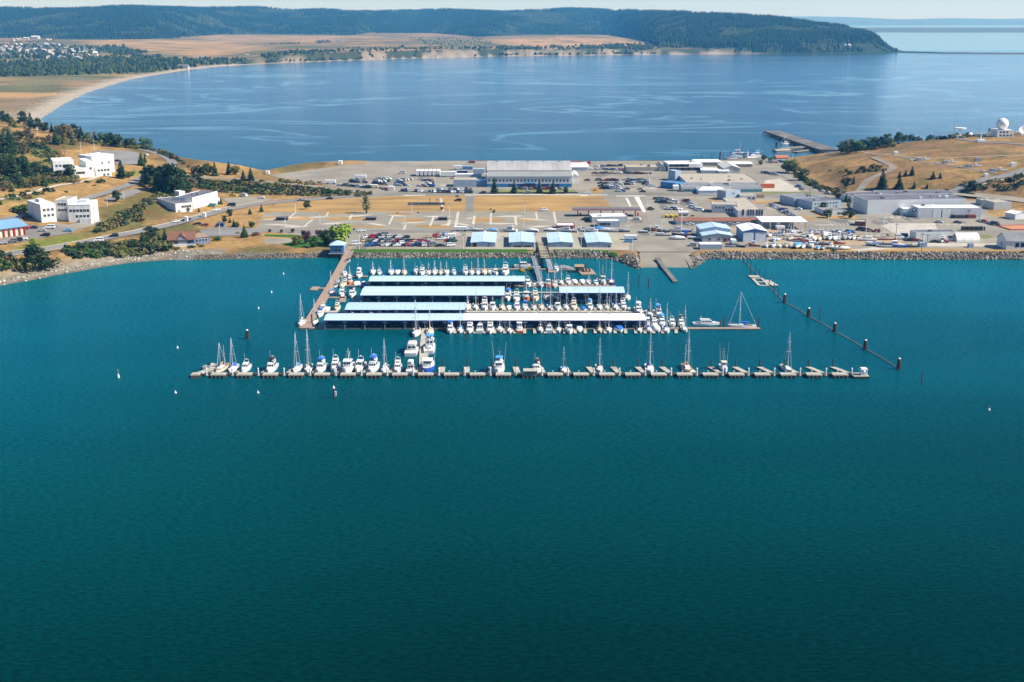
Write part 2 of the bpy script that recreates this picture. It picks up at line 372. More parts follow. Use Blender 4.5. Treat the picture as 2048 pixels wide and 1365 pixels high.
def npmesh(name, v, f, mats, colors=None, attr='cover', mi=None, smooth=False):
    """mesh from numpy arrays; f is (n,3) or (n,4); colors per vertex"""
    me = bpy.data.meshes.new(name); v = np.asarray(v, np.float32); f = np.asarray(f, np.int32); n, k = f.shape
    me.vertices.add(len(v)); me.vertices.foreach_set('co', v.ravel())
    me.loops.add(n * k); me.loops.foreach_set('vertex_index', f.ravel())
    me.polygons.add(n); me.polygons.foreach_set('loop_start', np.arange(0, n * k, k, dtype=np.int32)); me.polygons.foreach_set('loop_total', np.full(n, k, np.int32))
    for m in (mats if isinstance(mats, (list, tuple)) else [mats]): me.materials.append(m)
    if mi is not None: me.polygons.foreach_set('material_index', np.asarray(mi, np.int32))
    if smooth: me.polygons.foreach_set('use_smooth', np.ones(n, bool))
    me.update(calc_edges=True); me.validate()
    if colors is not None:
        a = me.color_attributes.new(attr, 'FLOAT_COLOR', 'POINT')
        c = np.ones((len(v), 4), np.float32); c[:, :3] = colors; a.data.foreach_set('color', c.ravel())
    o = bpy.data.objects.new(name, me); COL.objects.link(o); return o
def gridfaces(nx, ny):
    i = np.arange(nx * ny).reshape(ny, nx)
    return np.stack([i[:-1, :-1], i[:-1, 1:], i[1:, 1:], i[1:, :-1]], -1).reshape(-1, 4)

# ------------------------------------------------------------------ ground
def pxpoly(poly, x, y, z=3.):
    return sdf([G(a, b, z) for a, b in poly], x, y)
X, Y = MX.ravel(), MY.ravel(); Z = HG.ravel(); S = SG.ravel(); PXV = pxof(X, Y)
def lerp(a, b, t): return a + (np.asarray(b) - a) * np.asarray(t)[:, None]
n1 = fbm(X / 35, Y / 60, 11); n2 = fbm(X / 9, Y / 9, 12); n3 = fbm(X / 120, Y / 120, 13)
TAN = np.array((.41, .255, .092)); TAN2 = np.array((.24, .15, .062)); OLIVE = np.array((.12, .12, .035)); RUST = np.array((.19, .085, .04)); LIME = np.array((.16, .20, .03))
c = np.tile(TAN, (len(X), 1)); c = lerp(c, TAN2, np.clip(sstep(.38, .62, n1) * .7 + sstep(.5, .7, n2) * .5, 0, 1))
near = Y < 1500
lefth = near & (PXV < 640)
c = lerp(c, OLIVE, sstep(.56, .66, n1 * .6 + n3 * .4) * .85 * lefth)
c = lerp(c, RUST, sstep(.62, .72, n2 * .5 + n1 * .5) * .7 * lefth)
righth = near & (PXV > 1600) & (Z > 4)
c = lerp(c, np.array((.24, .145, .07)), sstep(.36, .60, fbm(X / 90, Y / 14, 21)) * .8 * righth)
c = lerp(c, c * .84, (sstep(.4, .65, fbm(X / 16, Y / 12, 22)) * (lefth | righth)))
c = lerp(c, OLIVE, sstep(.58, .7, n2) * .6 * righth)
# green patches on the left hill seen in the photo
for poly, colr in [([(20, 500), (90, 480), (150, 470), (165, 472), (140, 487), (60, 497)], LIME), ([(165, 462), (215, 440), (270, 430), (275, 445), (230, 455), (175, 470)], (.17, .15, .04)),
                   ([(0, 395), (60, 385), (130, 360), (110, 372), (60, 392), (0, 402)], (.14, .14, .04)), ([(215, 420), (300, 385), (360, 380), (345, 395), (270, 415), (240, 428)], (.15, .13, .04)),
                   ([(60, 310), (90, 292), (120, 318), (110, 325)], (.13, .17, .03)), ([(270, 345), (330, 330), (330, 340), (280, 362)], (.14, .20, .03))]:
    pz = P(*poly[0])[2]
    w = sstep(-4, 2, pxpoly(poly, X, Y, pz) + (n2 - .5) * 10) * near
    c = lerp(c, np.array(colr), w * .9)
# beaches
sand = sstep(20, 12, S) * lefth * (PXV < 420) ; c = lerp(c, np.array((.255, .225, .17)), sand)
c = lerp(c, np.array((.16, .14, .11)), sstep(4.5, 1, S) * lefth)
frontb = near * (PXV > 330) * (Y < 720)
c = lerp(c, np.array((.05, .14, .018)), sstep(8.5, 7, S) * frontb * (PXV > 698) * (PXV < 1068)); c = lerp(c, np.array((.15, .16, .045)), sstep(8.5, 6.5, S) * frontb * (PXV > 1105) * (PXV < 1240))
c = lerp(c, np.array((.20, .19, .17)), sstep(4.3, 3.7, S) * frontb)
backe = sstep(10, 4, S) * near * (Y > 900); c = lerp(c, np.array((.30, .25, .18)), backe)
# the far shore
far = Y > 1500
cf = np.tile(np.array((.30, .20, .105)), (len(X), 1))
st = fbm(X / 700, Y / 160, 31); st2 = fbm(X / 220, Y / 60, 32)
cf = lerp(cf, np.array((.46, .29, .12)), sstep(.46, .58, st))
cf = lerp(cf, np.array((.17, .14, .06)), sstep(.46, .58, st2) * .8)
cf = lerp(cf, np.array((.08, .10, .035)), sstep(.52, .6, fbm(X / 400, Y / 200, 33)) * .8)
for poly, colr, zz in [([(0, 158), (150, 150), (260, 148), (180, 160), (60, 185), (0, 195)], (.17, .175, .075), 5), ([(250, 108), (480, 112), (520, 118), (330, 122), (260, 116)], (.20, .19, .08), 15),
                 ([(170, 84), (420, 82), (560, 96), (420, 104), (250, 98), (190, 92)], (.50, .31, .13), 22), ([(400, 71), (560, 72), (760, 74), (620, 84), (420, 80)], (.44, .29, .15), 28),
                 ([(980, 78), (1150, 74), (1290, 84), (1240, 92), (1100, 93), (1010, 88)], (.54, .33, .14), 28), ([(820, 78), (960, 80), (1000, 90), (900, 92), (820, 86)], (.16, .16, .075), 28),
                 ([(0, 215), (80, 190), (180, 165), (230, 160), (120, 195), (60, 235), (0, 250)], (.27, .195, .115), 4)]:
    cf = lerp(cf, np.array(colr), sstep(-30, 30, pxpoly(poly, X, Y, zz) + (st2 - .5) * 200) * .75)
sp = fbm(X / 55, Y / 40, 36); cf = lerp(cf, np.array((.12, .115, .05)), sstep(.52, .62, sp) * .75 * (.5 + .5 * (PXV > 230))); cf = lerp(cf, np.array((.07, .085, .03)), sstep(.60, .68, st2 * .5 + sp * .5) * .9)
dc = S
cf = lerp(cf, np.array((.28, .235, .175)), sstep(np.where((PXV > 1285) & (PXV < 1500), .36, .49), np.where((PXV > 1285) & (PXV < 1500), .46, .57), fbm(X / 90, Y / 400, 41)) * sstep(62, 48, dc) * (PXV > 470))
cf = lerp(cf, np.array((.05, .065, .03)), sstep(.56, .48, fbm(X / 90, Y / 400, 41)) * sstep(80, 60, dc) * (PXV > 470))
cf = lerp(cf, np.array((.36, .32, .26)), sstep(13, 9, dc) * (PXV > 470)); cf = lerp(cf, np.array((.42, .36, .28)), sstep(38, 24, dc) * (PXV <= 470))
cf = np.where((PXV > 1797)[:, None], np.array((.12, .10, .08)), cf)
cf = lerp(cf, np.array((.36, .32, .25)), sstep(11, 8, dc) * (PXV < 420))
fdv = np.interp(PXV, FP, FD); cf = lerp(cf, np.array((.03, .05, .025)), sstep(-30, 30, Y - fdv))
c = np.where(far[:, None], cf, c)
GROUND = mat('ground', (1.05, 1.05, 1.05), (.62, .60, .56), .30, .95, detail=6, attr='cover')
keep_f = gridfaces(len(GX), len(GY))
keep_f = keep_f[(Z[keep_f].max(1) > -4.5)]
used = np.unique(keep_f); remap = np.full(len(X), -1); remap[used] = np.arange(len(used))
ground = npmesh('ground', np.stack([X, Y, Z], 1)[used], remap[keep_f], GROUND, c[used], smooth=True)
tag(ground, 'dry grassy land with two low hills, a narrow flat neck and far fields', 'ground', kind='structure')
# ------------------------------------------------------------------ water
WX = axis(-42000, -800, 800, 42000, 20, 1.12, 4000); WY = axis(-3000, 150, 1500, 43000, 20, 1.12, 4000)
AX, AY = np.meshgrid(WX, WY); AX, AY = AX.ravel(), AY.ravel()
sd = -sdf(COAST, AX, AY)
deep = np.array((.0002, .0035, .0018)); mid = np.array((.0003, .084, .116)); shal = np.array((.001, .110, .122))
deep = np.array((.0002, .0032, .0006)); mid2 = np.array((.0002, .038, .039)); f_ = np.clip((470 - sd - (fbm(AX / 260, AY / 160, 51) - .5) * 60) / 420, 0, 1) ** .85
wc = lerp(lerp(np.tile(deep, (len(AX), 1)), mid2, np.clip(f_ * 2, 0, 1)), mid, np.clip(f_ * 2 - 1, 0, 1)); wc = lerp(wc, shal, np.exp(-np.maximum(sd, 0) / 38) * .9 * (AY < 1000))
wc = lerp(wc, np.array((.016, .060, .098)), sstep(850, 1150, AY)); wc = lerp(wc, np.array((.03, .13, .15)), np.exp(-np.maximum(sd, 0) / 130) * .8 * sstep(1000, 1300, AY))
wm = bpy.data.materials.new('sea_water'); wm.use_nodes = True; nt = wm.node_tree; N = nt.nodes; L = nt.links
b = N['Principled BSDF']; b.inputs['IOR'].default_value = 1.33; b.inputs['Specular IOR Level'].default_value = .30
at = N.new('ShaderNodeAttribute'); at.attribute_name = 'cover'
geo = N.new('ShaderNodeNewGeometry')
def wnoise(scale, sx, sy, detail, rot=0.):
    mp = N.new('ShaderNodeMapping'); mp.inputs['Scale'].default_value = (sx, sy, 1); mp.inputs['Rotation'].default_value = (0, 0, rot); L.new(geo.outputs['Position'], mp.inputs[0])
    t = N.new('ShaderNodeTexNoise'); t.inputs['Scale'].default_value = scale; t.inputs['Detail'].default_value = detail; L.new(mp.outputs[0], t.inputs['Vector']); return t.outputs[0]
def math_(op, a, bb=None):
    m_ = N.new('ShaderNodeMath'); m_.operation = op
    for i, q in enumerate((a, bb)):
        if q is None: continue
        if isinstance(q, (int, float)): m_.inputs[i].default_value = q
        else: L.new(q, m_.inputs[i])
    return m_.outputs[0]
def rng_(a, f0, f1, t0, t1):
    q = N.new('ShaderNodeMapRange'); q.interpolation_type = 'SMOOTHSTEP'
    for i, vv in enumerate((f0, f1, t0, t1)): q.inputs[i + 1].default_value = vv
    L.new(a, q.inputs[0]); return q.outputs[0]
ln = wnoise(.0019, .75, 1.6, 4, R(24)); N['Noise Texture'].inputs['Distortion'].default_value = 1.6
slick = math_('MAXIMUM', rng_(math_('ABSOLUTE', math_('SUBTRACT', ln, .52)), .004, .026, 1., 0.), math_('MULTIPLY', rng_(wnoise(.0016, .6, 1.4, 4, R(15)), .54, .62, 0., 1.), .55))
rip1 = wnoise(.85, .62, 1.35, 2, R(-9)); rip2 = wnoise(.17, .6, 1.4, 2, R(10)); rip3 = wnoise(2.0, .6, 1.5, 1, R(-12))
hgt = math_('ADD', math_('ADD', math_('MULTIPLY', rip1, 1.0), math_('MULTIPLY', rip2, .8)), math_('MULTIPLY', rip3, .2))
bp = N.new('ShaderNodeBump'); bp.inputs['Distance'].default_value = .55; L.new(hgt, bp.inputs['Height'])
patch = rng_(wnoise(.012, .5, 1.2, 3, R(25)), .35, .65, .9, 1.06)
b.inputs['Specular IOR Level'].default_value = 0; b.inputs['Roughness'].default_value = .6
gl = N.new('ShaderNodeBsdfGlossy'); gl.inputs['Roughness'].default_value = .10; tint = N.new('ShaderNodeMix'); tint.data_type = 'RGBA'; tint.inputs['A'].default_value = (.38, .84, 1, 1); tint.inputs['B'].default_value = (.92, .97, 1, 1); L.new(tint.outputs['Result'], gl.inputs['Color']); L.new(bp.outputs[0], gl.inputs['Normal'])
fr = N.new('ShaderNodeFresnel'); fr.inputs['IOR'].default_value = 1.33; bq = N.new('ShaderNodeBump'); bq.inputs['Distance'].default_value = .55; bq.inputs['Strength'].default_value = .05; L.new(hgt, bq.inputs['Height']); L.new(bq.outputs[0], fr.inputs['Normal'])
ms = N.new('ShaderNodeMixShader'); L.new(math_('MINIMUM', math_('MULTIPLY', math_('POWER', fr.outputs[0], 1.75), 1.7), .96), ms.inputs[0]); L.new(b.outputs[0], ms.inputs[1]); L.new(gl.outputs[0], ms.inputs[2]); L.new(ms.outputs[0], N['Material Output'].inputs['Surface'])
sy = N.new('ShaderNodeSeparateXYZ'); L.new(geo.outputs['Position'], sy.inputs[0]); L.new(rng_(sy.outputs['Y'], 650, 1500, 0, 1), tint.inputs['Factor']); calm = rng_(sy.outputs['Y'], 4600, 5600, 1, .12); nearb = rng_(sy.outputs['Y'], 450, 1200, .45, .8)
L.new(math_('MULTIPLY', math_('MULTIPLY', math_('MULTIPLY', rng_(math_('MULTIPLY', slick, rng_(sy.outputs['Y'], 900, 1300, .15, 1.)), 0, 1, 1., .16), patch), calm), nearb), bp.inputs['Strength'])
L.new(bp.outputs[0], b.inputs['Normal'])
b.inputs['Roughness'].default_value = .12
mm = N.new('ShaderNodeMix'); mm.data_type = 'RGBA'; mm.blend_type = 'MULTIPLY'; mm.inputs['Factor'].default_value = 1
L.new(at.outputs['Color'], mm.inputs['A'])
cr = N.new('ShaderNodeCombineColor'); vv = math_('MULTIPLY', rng_(rip1, .3, .7, .74, 1.28), rng_(wnoise(.007, .5, 1.3, 4, R(20)), .33, .67, .86, 1.14))  # light and dark of ripples and gusts painted into the base colour
for i in range(3): L.new(vv, cr.inputs[i])
L.new(cr.outputs[0], mm.inputs['B']); L.new(mm.outputs['Result'], b.inputs['Base Color'])
water = npmesh('water', np.stack([AX, AY, AX * 0], 1), gridfaces(len(WX), len(WY)), wm, wc)
tag(water, 'teal harbour water turning blue in the bay beyond', 'water', kind='structure')
# ------------------------------------------------------------------ distant hills across the strait
def far_hill(x0, x1, y0, dy, hh, seed, n=160):
    xs = np.linspace(x0, x1, n); m = 9; v = []; 
    e = np.minimum(1, np.minimum((xs - x0), (x1 - xs)) / ((x1 - x0) * .12)); 
    for k in range(m):
        t = k / (m - 1); prof = math.sin(min(t * 1.15, 1) * math.pi / 2) if t < .87 else 1 - (t - .87) * 4
        for x_, ee in zip(xs, e):
            v.append((x_, y0 + dy * t + 300 * vnoise(np.array(x_ / 900), np.array(k * .3), seed), hh * prof * max(ee, 0) * (.35 + .9 * float(fbm(np.array(x_ / 2600), np.array(seed * 3.1 + t * .6), seed))) - 2))
    o = npmesh('hills', v, gridfaces(n, m), mat('far_hill_cover', (.06, .08, .05), (.12, .11, .07), .002, .95), smooth=True)
    tag(o, None, None, None, 'structure'); return o
far_hill(2600, 16000, 11500, 3000, 42, 3)
far_hill(-18000, 22000, 24000, 7000, 190, 8)
tag(bpy.data.objects['hills'], 'low pale hazy island shore across the strait'); 
# ------------------------------------------------------------------ haze
hz = bpy.data.materials.new('haze_air'); hz.use_nodes = True; nt = hz.node_tree; nt.nodes.remove(nt.nodes['Principled BSDF'])
pv = nt.nodes.new('ShaderNodeVolumePrincipled'); pv.inputs['Color'].default_value = (.11, .48, 1.0, 1); pv.inputs['Absorption Color'].default_value = (1, 1, 1, 1); pv.inputs['Density'].default_value = HAZE = 6.5e-5
pv.inputs['Anisotropy'].default_value = .1
nt.links.new(pv.outputs[0], nt.nodes['Material Output'].inputs['Volume'])
hb = MB().box(-46000, 46000, -4000, 47000, -7, 420).build('haze', hz); tag(hb, 'thin blue summer haze over the water and land', 'haze', kind='stuff')
# ------------------------------------------------------------------ boats: one of each kind, bow along +Y, waterline at z = 0
def hull_mb(L, B, F, sheer=.35, stern=.8, rake=.9, draft=.4, n=11, flat=.5):
    """0 topsides, 1 deck, 2 boot stripe"""
    mb = MB(); st = []
    for i in range(n):
        t = i / (n - 1); y = -L / 2 + L * t
        if t < flat: w = stern + (1 - stern) * math.sin(t / flat * math.pi / 2)
        else: w = max(math.cos((t - flat) / (1 - flat) * math.pi / 2) ** .75, .02)
        b = B / 2 * w; z = F * (1 + sheer * (max(t - .35, 0) / .65) ** 1.8)
        ov = rake * max(t - .7, 0) / .3
        st.append((y, b, z, ov))
    dk = [[(-b, y + ov * .5, z), (-b * .97, y + ov * .1, .16), (-b * .9, y - ov * .25, .0), (-b * .55, y - ov * .6, -draft), (b * .55, y - ov * .6, -draft), (b * .9, y - ov * .25, .0), (b * .97, y + ov * .1, .16), (b, y + ov * .5, z)] for y, b, z, ov in st]
    o = len(mb.v)
    for r in dk: mb.v += r
    for a in range(n - 1):
        for i in range(8):
            j = (i + 1) % 8; f = (o + a * 8 + i, o + (a + 1) * 8 + i, o + (a + 1) * 8 + j, o + a * 8 + j)
            mb.f.append(f); mb.m.append(1 if i == 7 else 2 if i in (1, 5, 2, 3, 4) else 0)
    mb.f.append(tuple(o + i for i in range(8))); mb.m.append(0)
    q = o + (n - 1) * 8; mb.f.append(tuple(q + i for i in range(7, -1, -1))); mb.m.append(0)
    # toe rail
    for a in range(n - 1):
        for sx in (-1, 1):
            (y0, b0, z0, o0), (y1, b1, z1, o1) = st[a], st[a + 1]
            mb.quad((sx * b0, y0 + o0 * .5, z0), (sx * b1, y1 + o1 * .5, z1), (sx * b1 * .99, y1 + o1 * .5, z1 + .14), (sx * b0 * .99, y0 + o0 * .5, z0 + .14), mi=0)
    mb.deck = lambda y: float(np.interp(y, [s[0] for s in st], [s[2] for s in st]))
    return mb
def house(mb, w, y0, y1, z0, h, rf=.5, rb=.12, tw=.86, mi=0, top=1):
    """deckhouse with raked front (towards +Y) and slight tumblehome"""
    b = w / 2; t = b * tw; n = len(mb.v)
    mb.v += [(-b, y0, z0), (b, y0, z0), (b * .92, y1, z0), (-b * .92, y1, z0), (-t, y0 + rb, z0 + h), (t, y0 + rb, z0 + h), (t * .92, y1 - rf, z0 + h), (-t * .92, y1 - rf, z0 + h)]
    mb.f += [(n, n + 1, n + 5, n + 4), (n + 1, n + 2, n + 6, n + 5), (n + 2, n + 3, n + 7, n + 6), (n + 3, n, n + 4, n + 7), (n + 4, n + 5, n + 6, n + 7)]
    mb.m += [mi] * 4 + [top]; return mb
def band(mb, w, y0, y1, z0, h, rf, rb, tw, a, c, off=.03, sides=(-1, 1), front=True, back=False, cols=3):
    """window strip lying on a house() between height fractions a and c, split by mullions"""
    b = w / 2; t = b * tw
    def pt(sx, yy, f):
        bb = b + (t - b) * f
        return sx * bb
    if front:
        for k in range(cols):
            u0 = -1 + 2 * (k + .1) / cols; u1 = -1 + 2 * (k + .9) / cols
            q = []
            for u, f in ((u0, a), (u1, a), (u1, c), (u0, c)):
                bb = (b + (t - b) * f) * .92 * .95; q.append((u * bb, y1 - rf * f + off, z0 + h * f + off * .4))
            mb.quad(q[1], q[0], q[3], q[2])
    if back:
        for k in range(2):
            u0 = -1 + (k + .12); u1 = -1 + (k + .88)
            mb.quad(*[(u * (b + (t - b) * f) * .92, y0 + rb * f - off, z0 + h * f) for u, f in ((u0, a), (u1, a), (u1, c), (u0, c))])
    if sides:
        for sx in sides:
            for k in range(cols):
                v0 = .06 + .88 * (k + .08) / cols; v1 = .06 + .88 * (k + .92) / cols
                q = []
                for v, f in ((v0, a), (v1, a), (v1, c), (v0, c)):
                    bb = (b + (t - b) * f) * (1 - .08 * v); ya = y0 + rb * f; yb = y1 - rf * f
                    q.append((sx * (bb + off), ya + (yb - ya) * v, z0 + h * f))
                mb.quad(*(q if sx > 0 else q[::-1]))
    return mb
PROTO = {}
BOATCAT = {}
def new_boat(key, name, cat):
    o = thing(name, 'boat', cat); PROTO[key] = [o, False]; BOATCAT[key] = (name, cat); return o
def sailboat(key, L, B, hullm, coverm, deckm=DECK, cabin=WHITE, mast=1., mizzen=False, dodger=True, jib=True, stripe=NAVY):
    o = new_boat(key, 'sailboat', 'sailboat')
    hb_ = hull_mb(L, B, .95, .35, .62, 1.1, n=13, flat=.48); hb_.build('hull', [hullm, deckm, stripe], o)
    c = house(MB(), B * .55, -L * .12, L * .22, .98, .5, 1.0, .1, .85); cb = c.build('cabin', [cabin, cabin], o)
    for sx in (-1, 1): band(MB(), B * .55, -L * .12, L * .22, .98, .5, 1.0, .1, .85, .3, .75, sides=(sx,), front=False, cols=3).build('window', GLASS, cb)
    MB().box(-B * .24, B * .24, -L * .36, -L * .13, 1.0, 1.12, top=0).build('cockpit', TEAK, o)
    hm = 11.5 * mast; my = L * .12
    m = MB(); m.tube((0, 0, 0), (0, 0, 1), .13, .10, 6)
    for f, w in ((.45, 1.0), (.72, .75)): m.box(-w, w, -.06, .06, f, f + .008)
    for sx in (-1, 1): m.tube((sx * B * .44, -.2, .0), (0, 0, .97), .018, n=3)
    m.tube((0, L * .37, .02), (0, 0, .98), .035 if jib else .02, n=4); m.tube((0, -L * .61, .0), (0, 0, .99), .016, n=3)
    mo = m.build('mast', ALU, o); mo.location = (0, my, 1.3); mo.scale = (1, 1, hm)
    bm = MB(); bm.tube((0, my, 2.3), (0, my - L * .36, 2.2), .09, n=5); bm.build('boom', ALU, o)
    sc = MB(); sc.loft([[(.22 * math.cos(a) * s_, my - L * .36 * t, 2.42 + .26 * math.sin(a) * s_) for a in (0, 1.05, 2.1, 3.14, 4.19, 5.24)] for t, s_ in ((.02, 1.1), (.3, 1.15), (.7, .9), (1, .5))]); sc.build('sail_cover', coverm, o)
    if dodger: house(MB(), B * .55, -L * .17, -L * .03, 1.35, .75, .55, .1, .8).build('dodger', [coverm, coverm], o)
    if mizzen:
        z = MB(); z.tube((0, -L * .33, 1.), (0, -L * .33, 8.4 * mast), .10, .07, 6); z.box(-.6, .6, -L * .33 - .05, -L * .33 + .05, 5 * mast, 5 * mast + .08); z.build('mizzen_mast', ALU, o)
    p = MB()
    for sx in (-1, 1):
        pts = [(sx * B * .40, L * .30, hb_.deck(L * .3) + .55), (sx * B * .12, L * .50, hb_.deck(L * .5) + .6)]
        p.tube(pts[0], pts[1], .03, n=3); p.tube((pts[0][0], pts[0][1], pts[0][2] - .55), pts[0], .03, n=3); p.tube((pts[1][0], pts[1][1], pts[1][2] - .6), pts[1], .03, n=3)
    p.build('pulpit', STEEL, o); return o
def cruiser(key, L, B, hullm, fly=True, canopy=None, sport=False, cabin=BOATW, stripe=NAVY, name='motor_cruiser', arch=True):
    o = new_boat(key, name, 'motor boat')
    F = 1.25; hb_ = hull_mb(L, B, F, .25, .88, 1.2, n=12, flat=.45); hb_.build('hull', [hullm, DECK, stripe], o)
    w = B * .74; y0, y1 = -L * .22, L * .24; h1 = 1.55 if not sport else 1.0
    house(MB(), w * .9, y1 - .8, L * .37, F + .1, .55, 1.2, .1, .8).build('trunk_cabin', [cabin, cabin], o)
    c = house(MB(), w, y0, y1, F + .05, h1, 1.1, .1, .88).build('cabin', [cabin, cabin], o)
    band(MB(), w, y0, y1, F + .05, h1, 1.1, .1, .88, .42, .86, back=True, cols=3).build('window', GLASS, c)
    MB().box(-B * .36, B * .36, -L * .46, y0, F - .25, F - .1).build('cockpit', TEAK if L > 10 else DECK, o)
    if fly:
        f = house(MB(), w * .86, y0 - .3, y1 - 1.4, F + h1 + .05, .75, .5, -.2, .95).build('flybridge', [cabin, DECK], o)
        band(MB(), w * .86, y0 - .3, y1 - 1.4, F + h1 + .05, .75, .5, -.2, .95, .7, 1.15, sides=(), cols=1).build('windscreen', GLASS, f)
    zt_ = F + h1 + (.9 if fly else .1)
    if canopy:
        k = MB(); ya, yb = (y0 - .4, y1 - 1.6) if fly else (-L * .45, y0 + .6)
        k.loft([[(-w * .42, yy, zt_ + .95 - abs(q) * .14), (-w * .25, yy, zt_ + 1.15 - abs(q) * .14), (w * .25, yy, zt_ + 1.15 - abs(q) * .14), (w * .42, yy, zt_ + .95 - abs(q) * .14), (w * .42, yy, zt_ + (.2 if not fly else .75)), (-w * .42, yy, zt_ + (.2 if not fly else .75))] for q, yy in ((-1, ya), (0, (ya + yb) / 2), (1, yb))])
        for sx in (-1, 1):
            for yy in (ya + .1, yb - .1): k.tube((sx * w * .4, yy, zt_ - .6), (sx * w * .4, yy, zt_ + .9), .035, n=4)
        k.build('canopy', canopy, o)
    if arch:
        a = MB(); ya = y0 + .4
        for sx in (-1, 1): a.tube((sx * w * .42, ya, zt_ - .5), (sx * w * .3, ya - .3, zt_ + 1.0), .07, n=5)
        a.tube((-w * .3, ya - .3, zt_ + 1.0), (w * .3, ya - .3, zt_ + 1.0), .08, n=5); a.ball((0, ya - .3, zt_ + 1.2), .28, n=8, k=5, zs=.6); a.tube((w * .28, ya - .3, zt_ + 1), (w * .3, ya - .7, zt_ + 3.4), .03, n=3)
        a.build('radar_arch', WHITE, o)
    r = MB()
    for sx in (-1, 1):
        prev = None
        for t in (.05, .2, .34, .44, .5):
            bw = B / 2 * max(math.cos(max(t + .5 - .45, 0) / .55 * math.pi / 2) ** .75, .05) * .93; q = (sx * bw, L * t + 1.2 * max(t - .2, 0) / .3 * .5, hb_.deck(L * t) + .65)
            r.tube((q[0], q[1], q[2] - .65), q, .025, n=3)
            if prev: r.tube(prev, q, .03, n=3)
            prev = q
    r.build('bow_rail', STEEL, o); return o
def trawler(key, L, B, hullm, cabin=WHITE, poles=False, canopy=None, roof=WHITE, forward=True, stripe=BLACK, rig=1.):
    o = new_boat(key, 'fishing_trawler', 'trawler')
    F = 1.35; hb_ = hull_mb(L, B, F, .75, .75, 1.0, n=13, flat=.5); hb_.build('hull', [hullm, DECK, stripe], o)
    w = B * .66; y0, y1 = (-L * .05, L * .22) if forward else (-L * .3, L * .05); h = 2.3
    c = house(MB(), w, y0, y1, F + .2, h, .25, .05, .94).build('wheelhouse', [cabin, roof], o)
    band(MB(), w, y0, y1, F + .2, h, .25, .05, .94, .55, .85, back=True, cols=3).build('window', GLASS, c)
    MB().box(-w * .56, w * .56, y0 - .2, y1 + .25, F + .2 + h, F + .32 + h).build('roof', roof, c)
    MB().box(-w * .3, w * .3, y0 - L * .2, y0 - L * .06, F + .1, F + .75).build('hatch', WHITE, o)
    m = MB(); my = y0 - .3; m.tube((0, my, F), (0, my, F + 6.5 * rig), .12, .07, 6); m.tube((0, my, F + 2.6), (0, my - L * .28, F + 4.2 * rig), .07, n=5); m.box(-.9, .9, my - .05, my + .05, F + 5 * rig, F + 5.1 * rig)
    for sx in (-1, 1): m.tube((sx * B * .42, my + .3, F), (0, my, F + 6.3 * rig), .02, n=3)
    m.tube((0, L * .48, F + .9), (0, my, F + 6.3 * rig), .02, n=3); m.build('mast', ALU if not poles else STEEL, o)
    if poles:
        for sx in (-1, 1):
            p = MB(); p.tube((sx * B * .42, my + .5, F + .4), (sx * B * .62, my + .2, F + 8.2 * rig), .07, .04, 5); p.build('trolling_pole', ALU, o)
    if canopy:
        k = MB(); zt_ = F + h + .3; k.box(-w * .5, w * .5, y0 - .1, y1 - .3, zt_ + 1.6, zt_ + 1.8, sx=.85)
        for sx in (-1, 1):
            for yy in (y0, y1 - .5): k.tube((sx * w * .46, yy, zt_), (sx * w * .46, yy, zt_ + 1.6), .035, n=4)
        k.build('canopy', canopy, o); house(MB(), w * .9, y0, y1 - .2, zt_, .7, .3, 0, .97).build('flybridge', [cabin, DECK], o)
    return o
def skiff(key, L, B, hullm, cover=None, screen=True, name='runabout', inside=None):
    o = new_boat(key, name, 'small boat')
    hb_ = hull_mb(L, B, .75, .3, .85, .7, n=10, flat=.5); hb_.build('hull', [hullm, hullm, BLACK], o)
    if cover:
        c = MB(); c.loft([[(-B * .44 * s_, y, .78), (-B * .3 * s_, y, .78 + hh), (B * .3 * s_, y, .78 + hh), (B * .44 * s_, y, .78)] for y, s_, hh in ((-L * .46, .9, .25), (-L * .2, 1, .6), (L * .1, 1, .75), (L * .3, .7, .4), (L * .46, .15, .15))]); c.build('cover', cover, o)
    else:
        MB().box(-B * .34, B * .34, -L * .42, L * .08, .76, .80).build('cockpit', inside or DECK, o)
        s = MB(); s.quad((-B * .4, L * .08, .8), (B * .4, L * .08, .8), (B * .32, -L * .02, 1.35), (-B * .32, -L * .02, 1.35)); s.build('windscreen', GLASS, o)
        MB().box(-.25, .25, -L * .56, -L * .48, .2, 1.2, sx=.7).build('outboard_motor', BLACK, o)
    return o
sailboat('sail_white_blue', 10.5, 3.4, BOATW, CBLUE); sailboat('sail_white_green', 10.0, 3.2, BOATW, CGREEN, stripe=GREENH); sailboat('sail_white_white', 10.2, 3.3, BOATW, CWHITE, dodger=False)
sailboat('sail_cream', 10.0, 3.2, CREAM, CTAN, cabin=CREAM, stripe=REDH); sailboat('sail_navy', 10.8, 3.5, NAVY, CBLUE, deckm=TEAK, stripe=REDH); sailboat('sail_blue', 9.8, 3.2, BOATW, CSKY, stripe=BLUEH)
sailboat('sail_black', 10.6, 3.4, BOATW, CBLACK, stripe=BLACK); sailboat('ketch_wood', 11.5, 3.6, CREAM, CTAN, deckm=TEAK, mizzen=True, dodger=False, stripe=GREENH); sailboat('sail_red', 10.0, 3.2, BOATW, BRICKR, stripe=REDH)
cruiser('cruiser_white', 10.5, 3.7, BOATW); cruiser('cruiser_blue_top', 11., 3.8, BOATW, canopy=CBLUE); cruiser('cruiser_sky_top', 10.6, 3.7, BOATW, canopy=CSKY); cruiser('cruiser_sedan', 9.5, 3.4, BOATW, fly=False, stripe=BLACK)
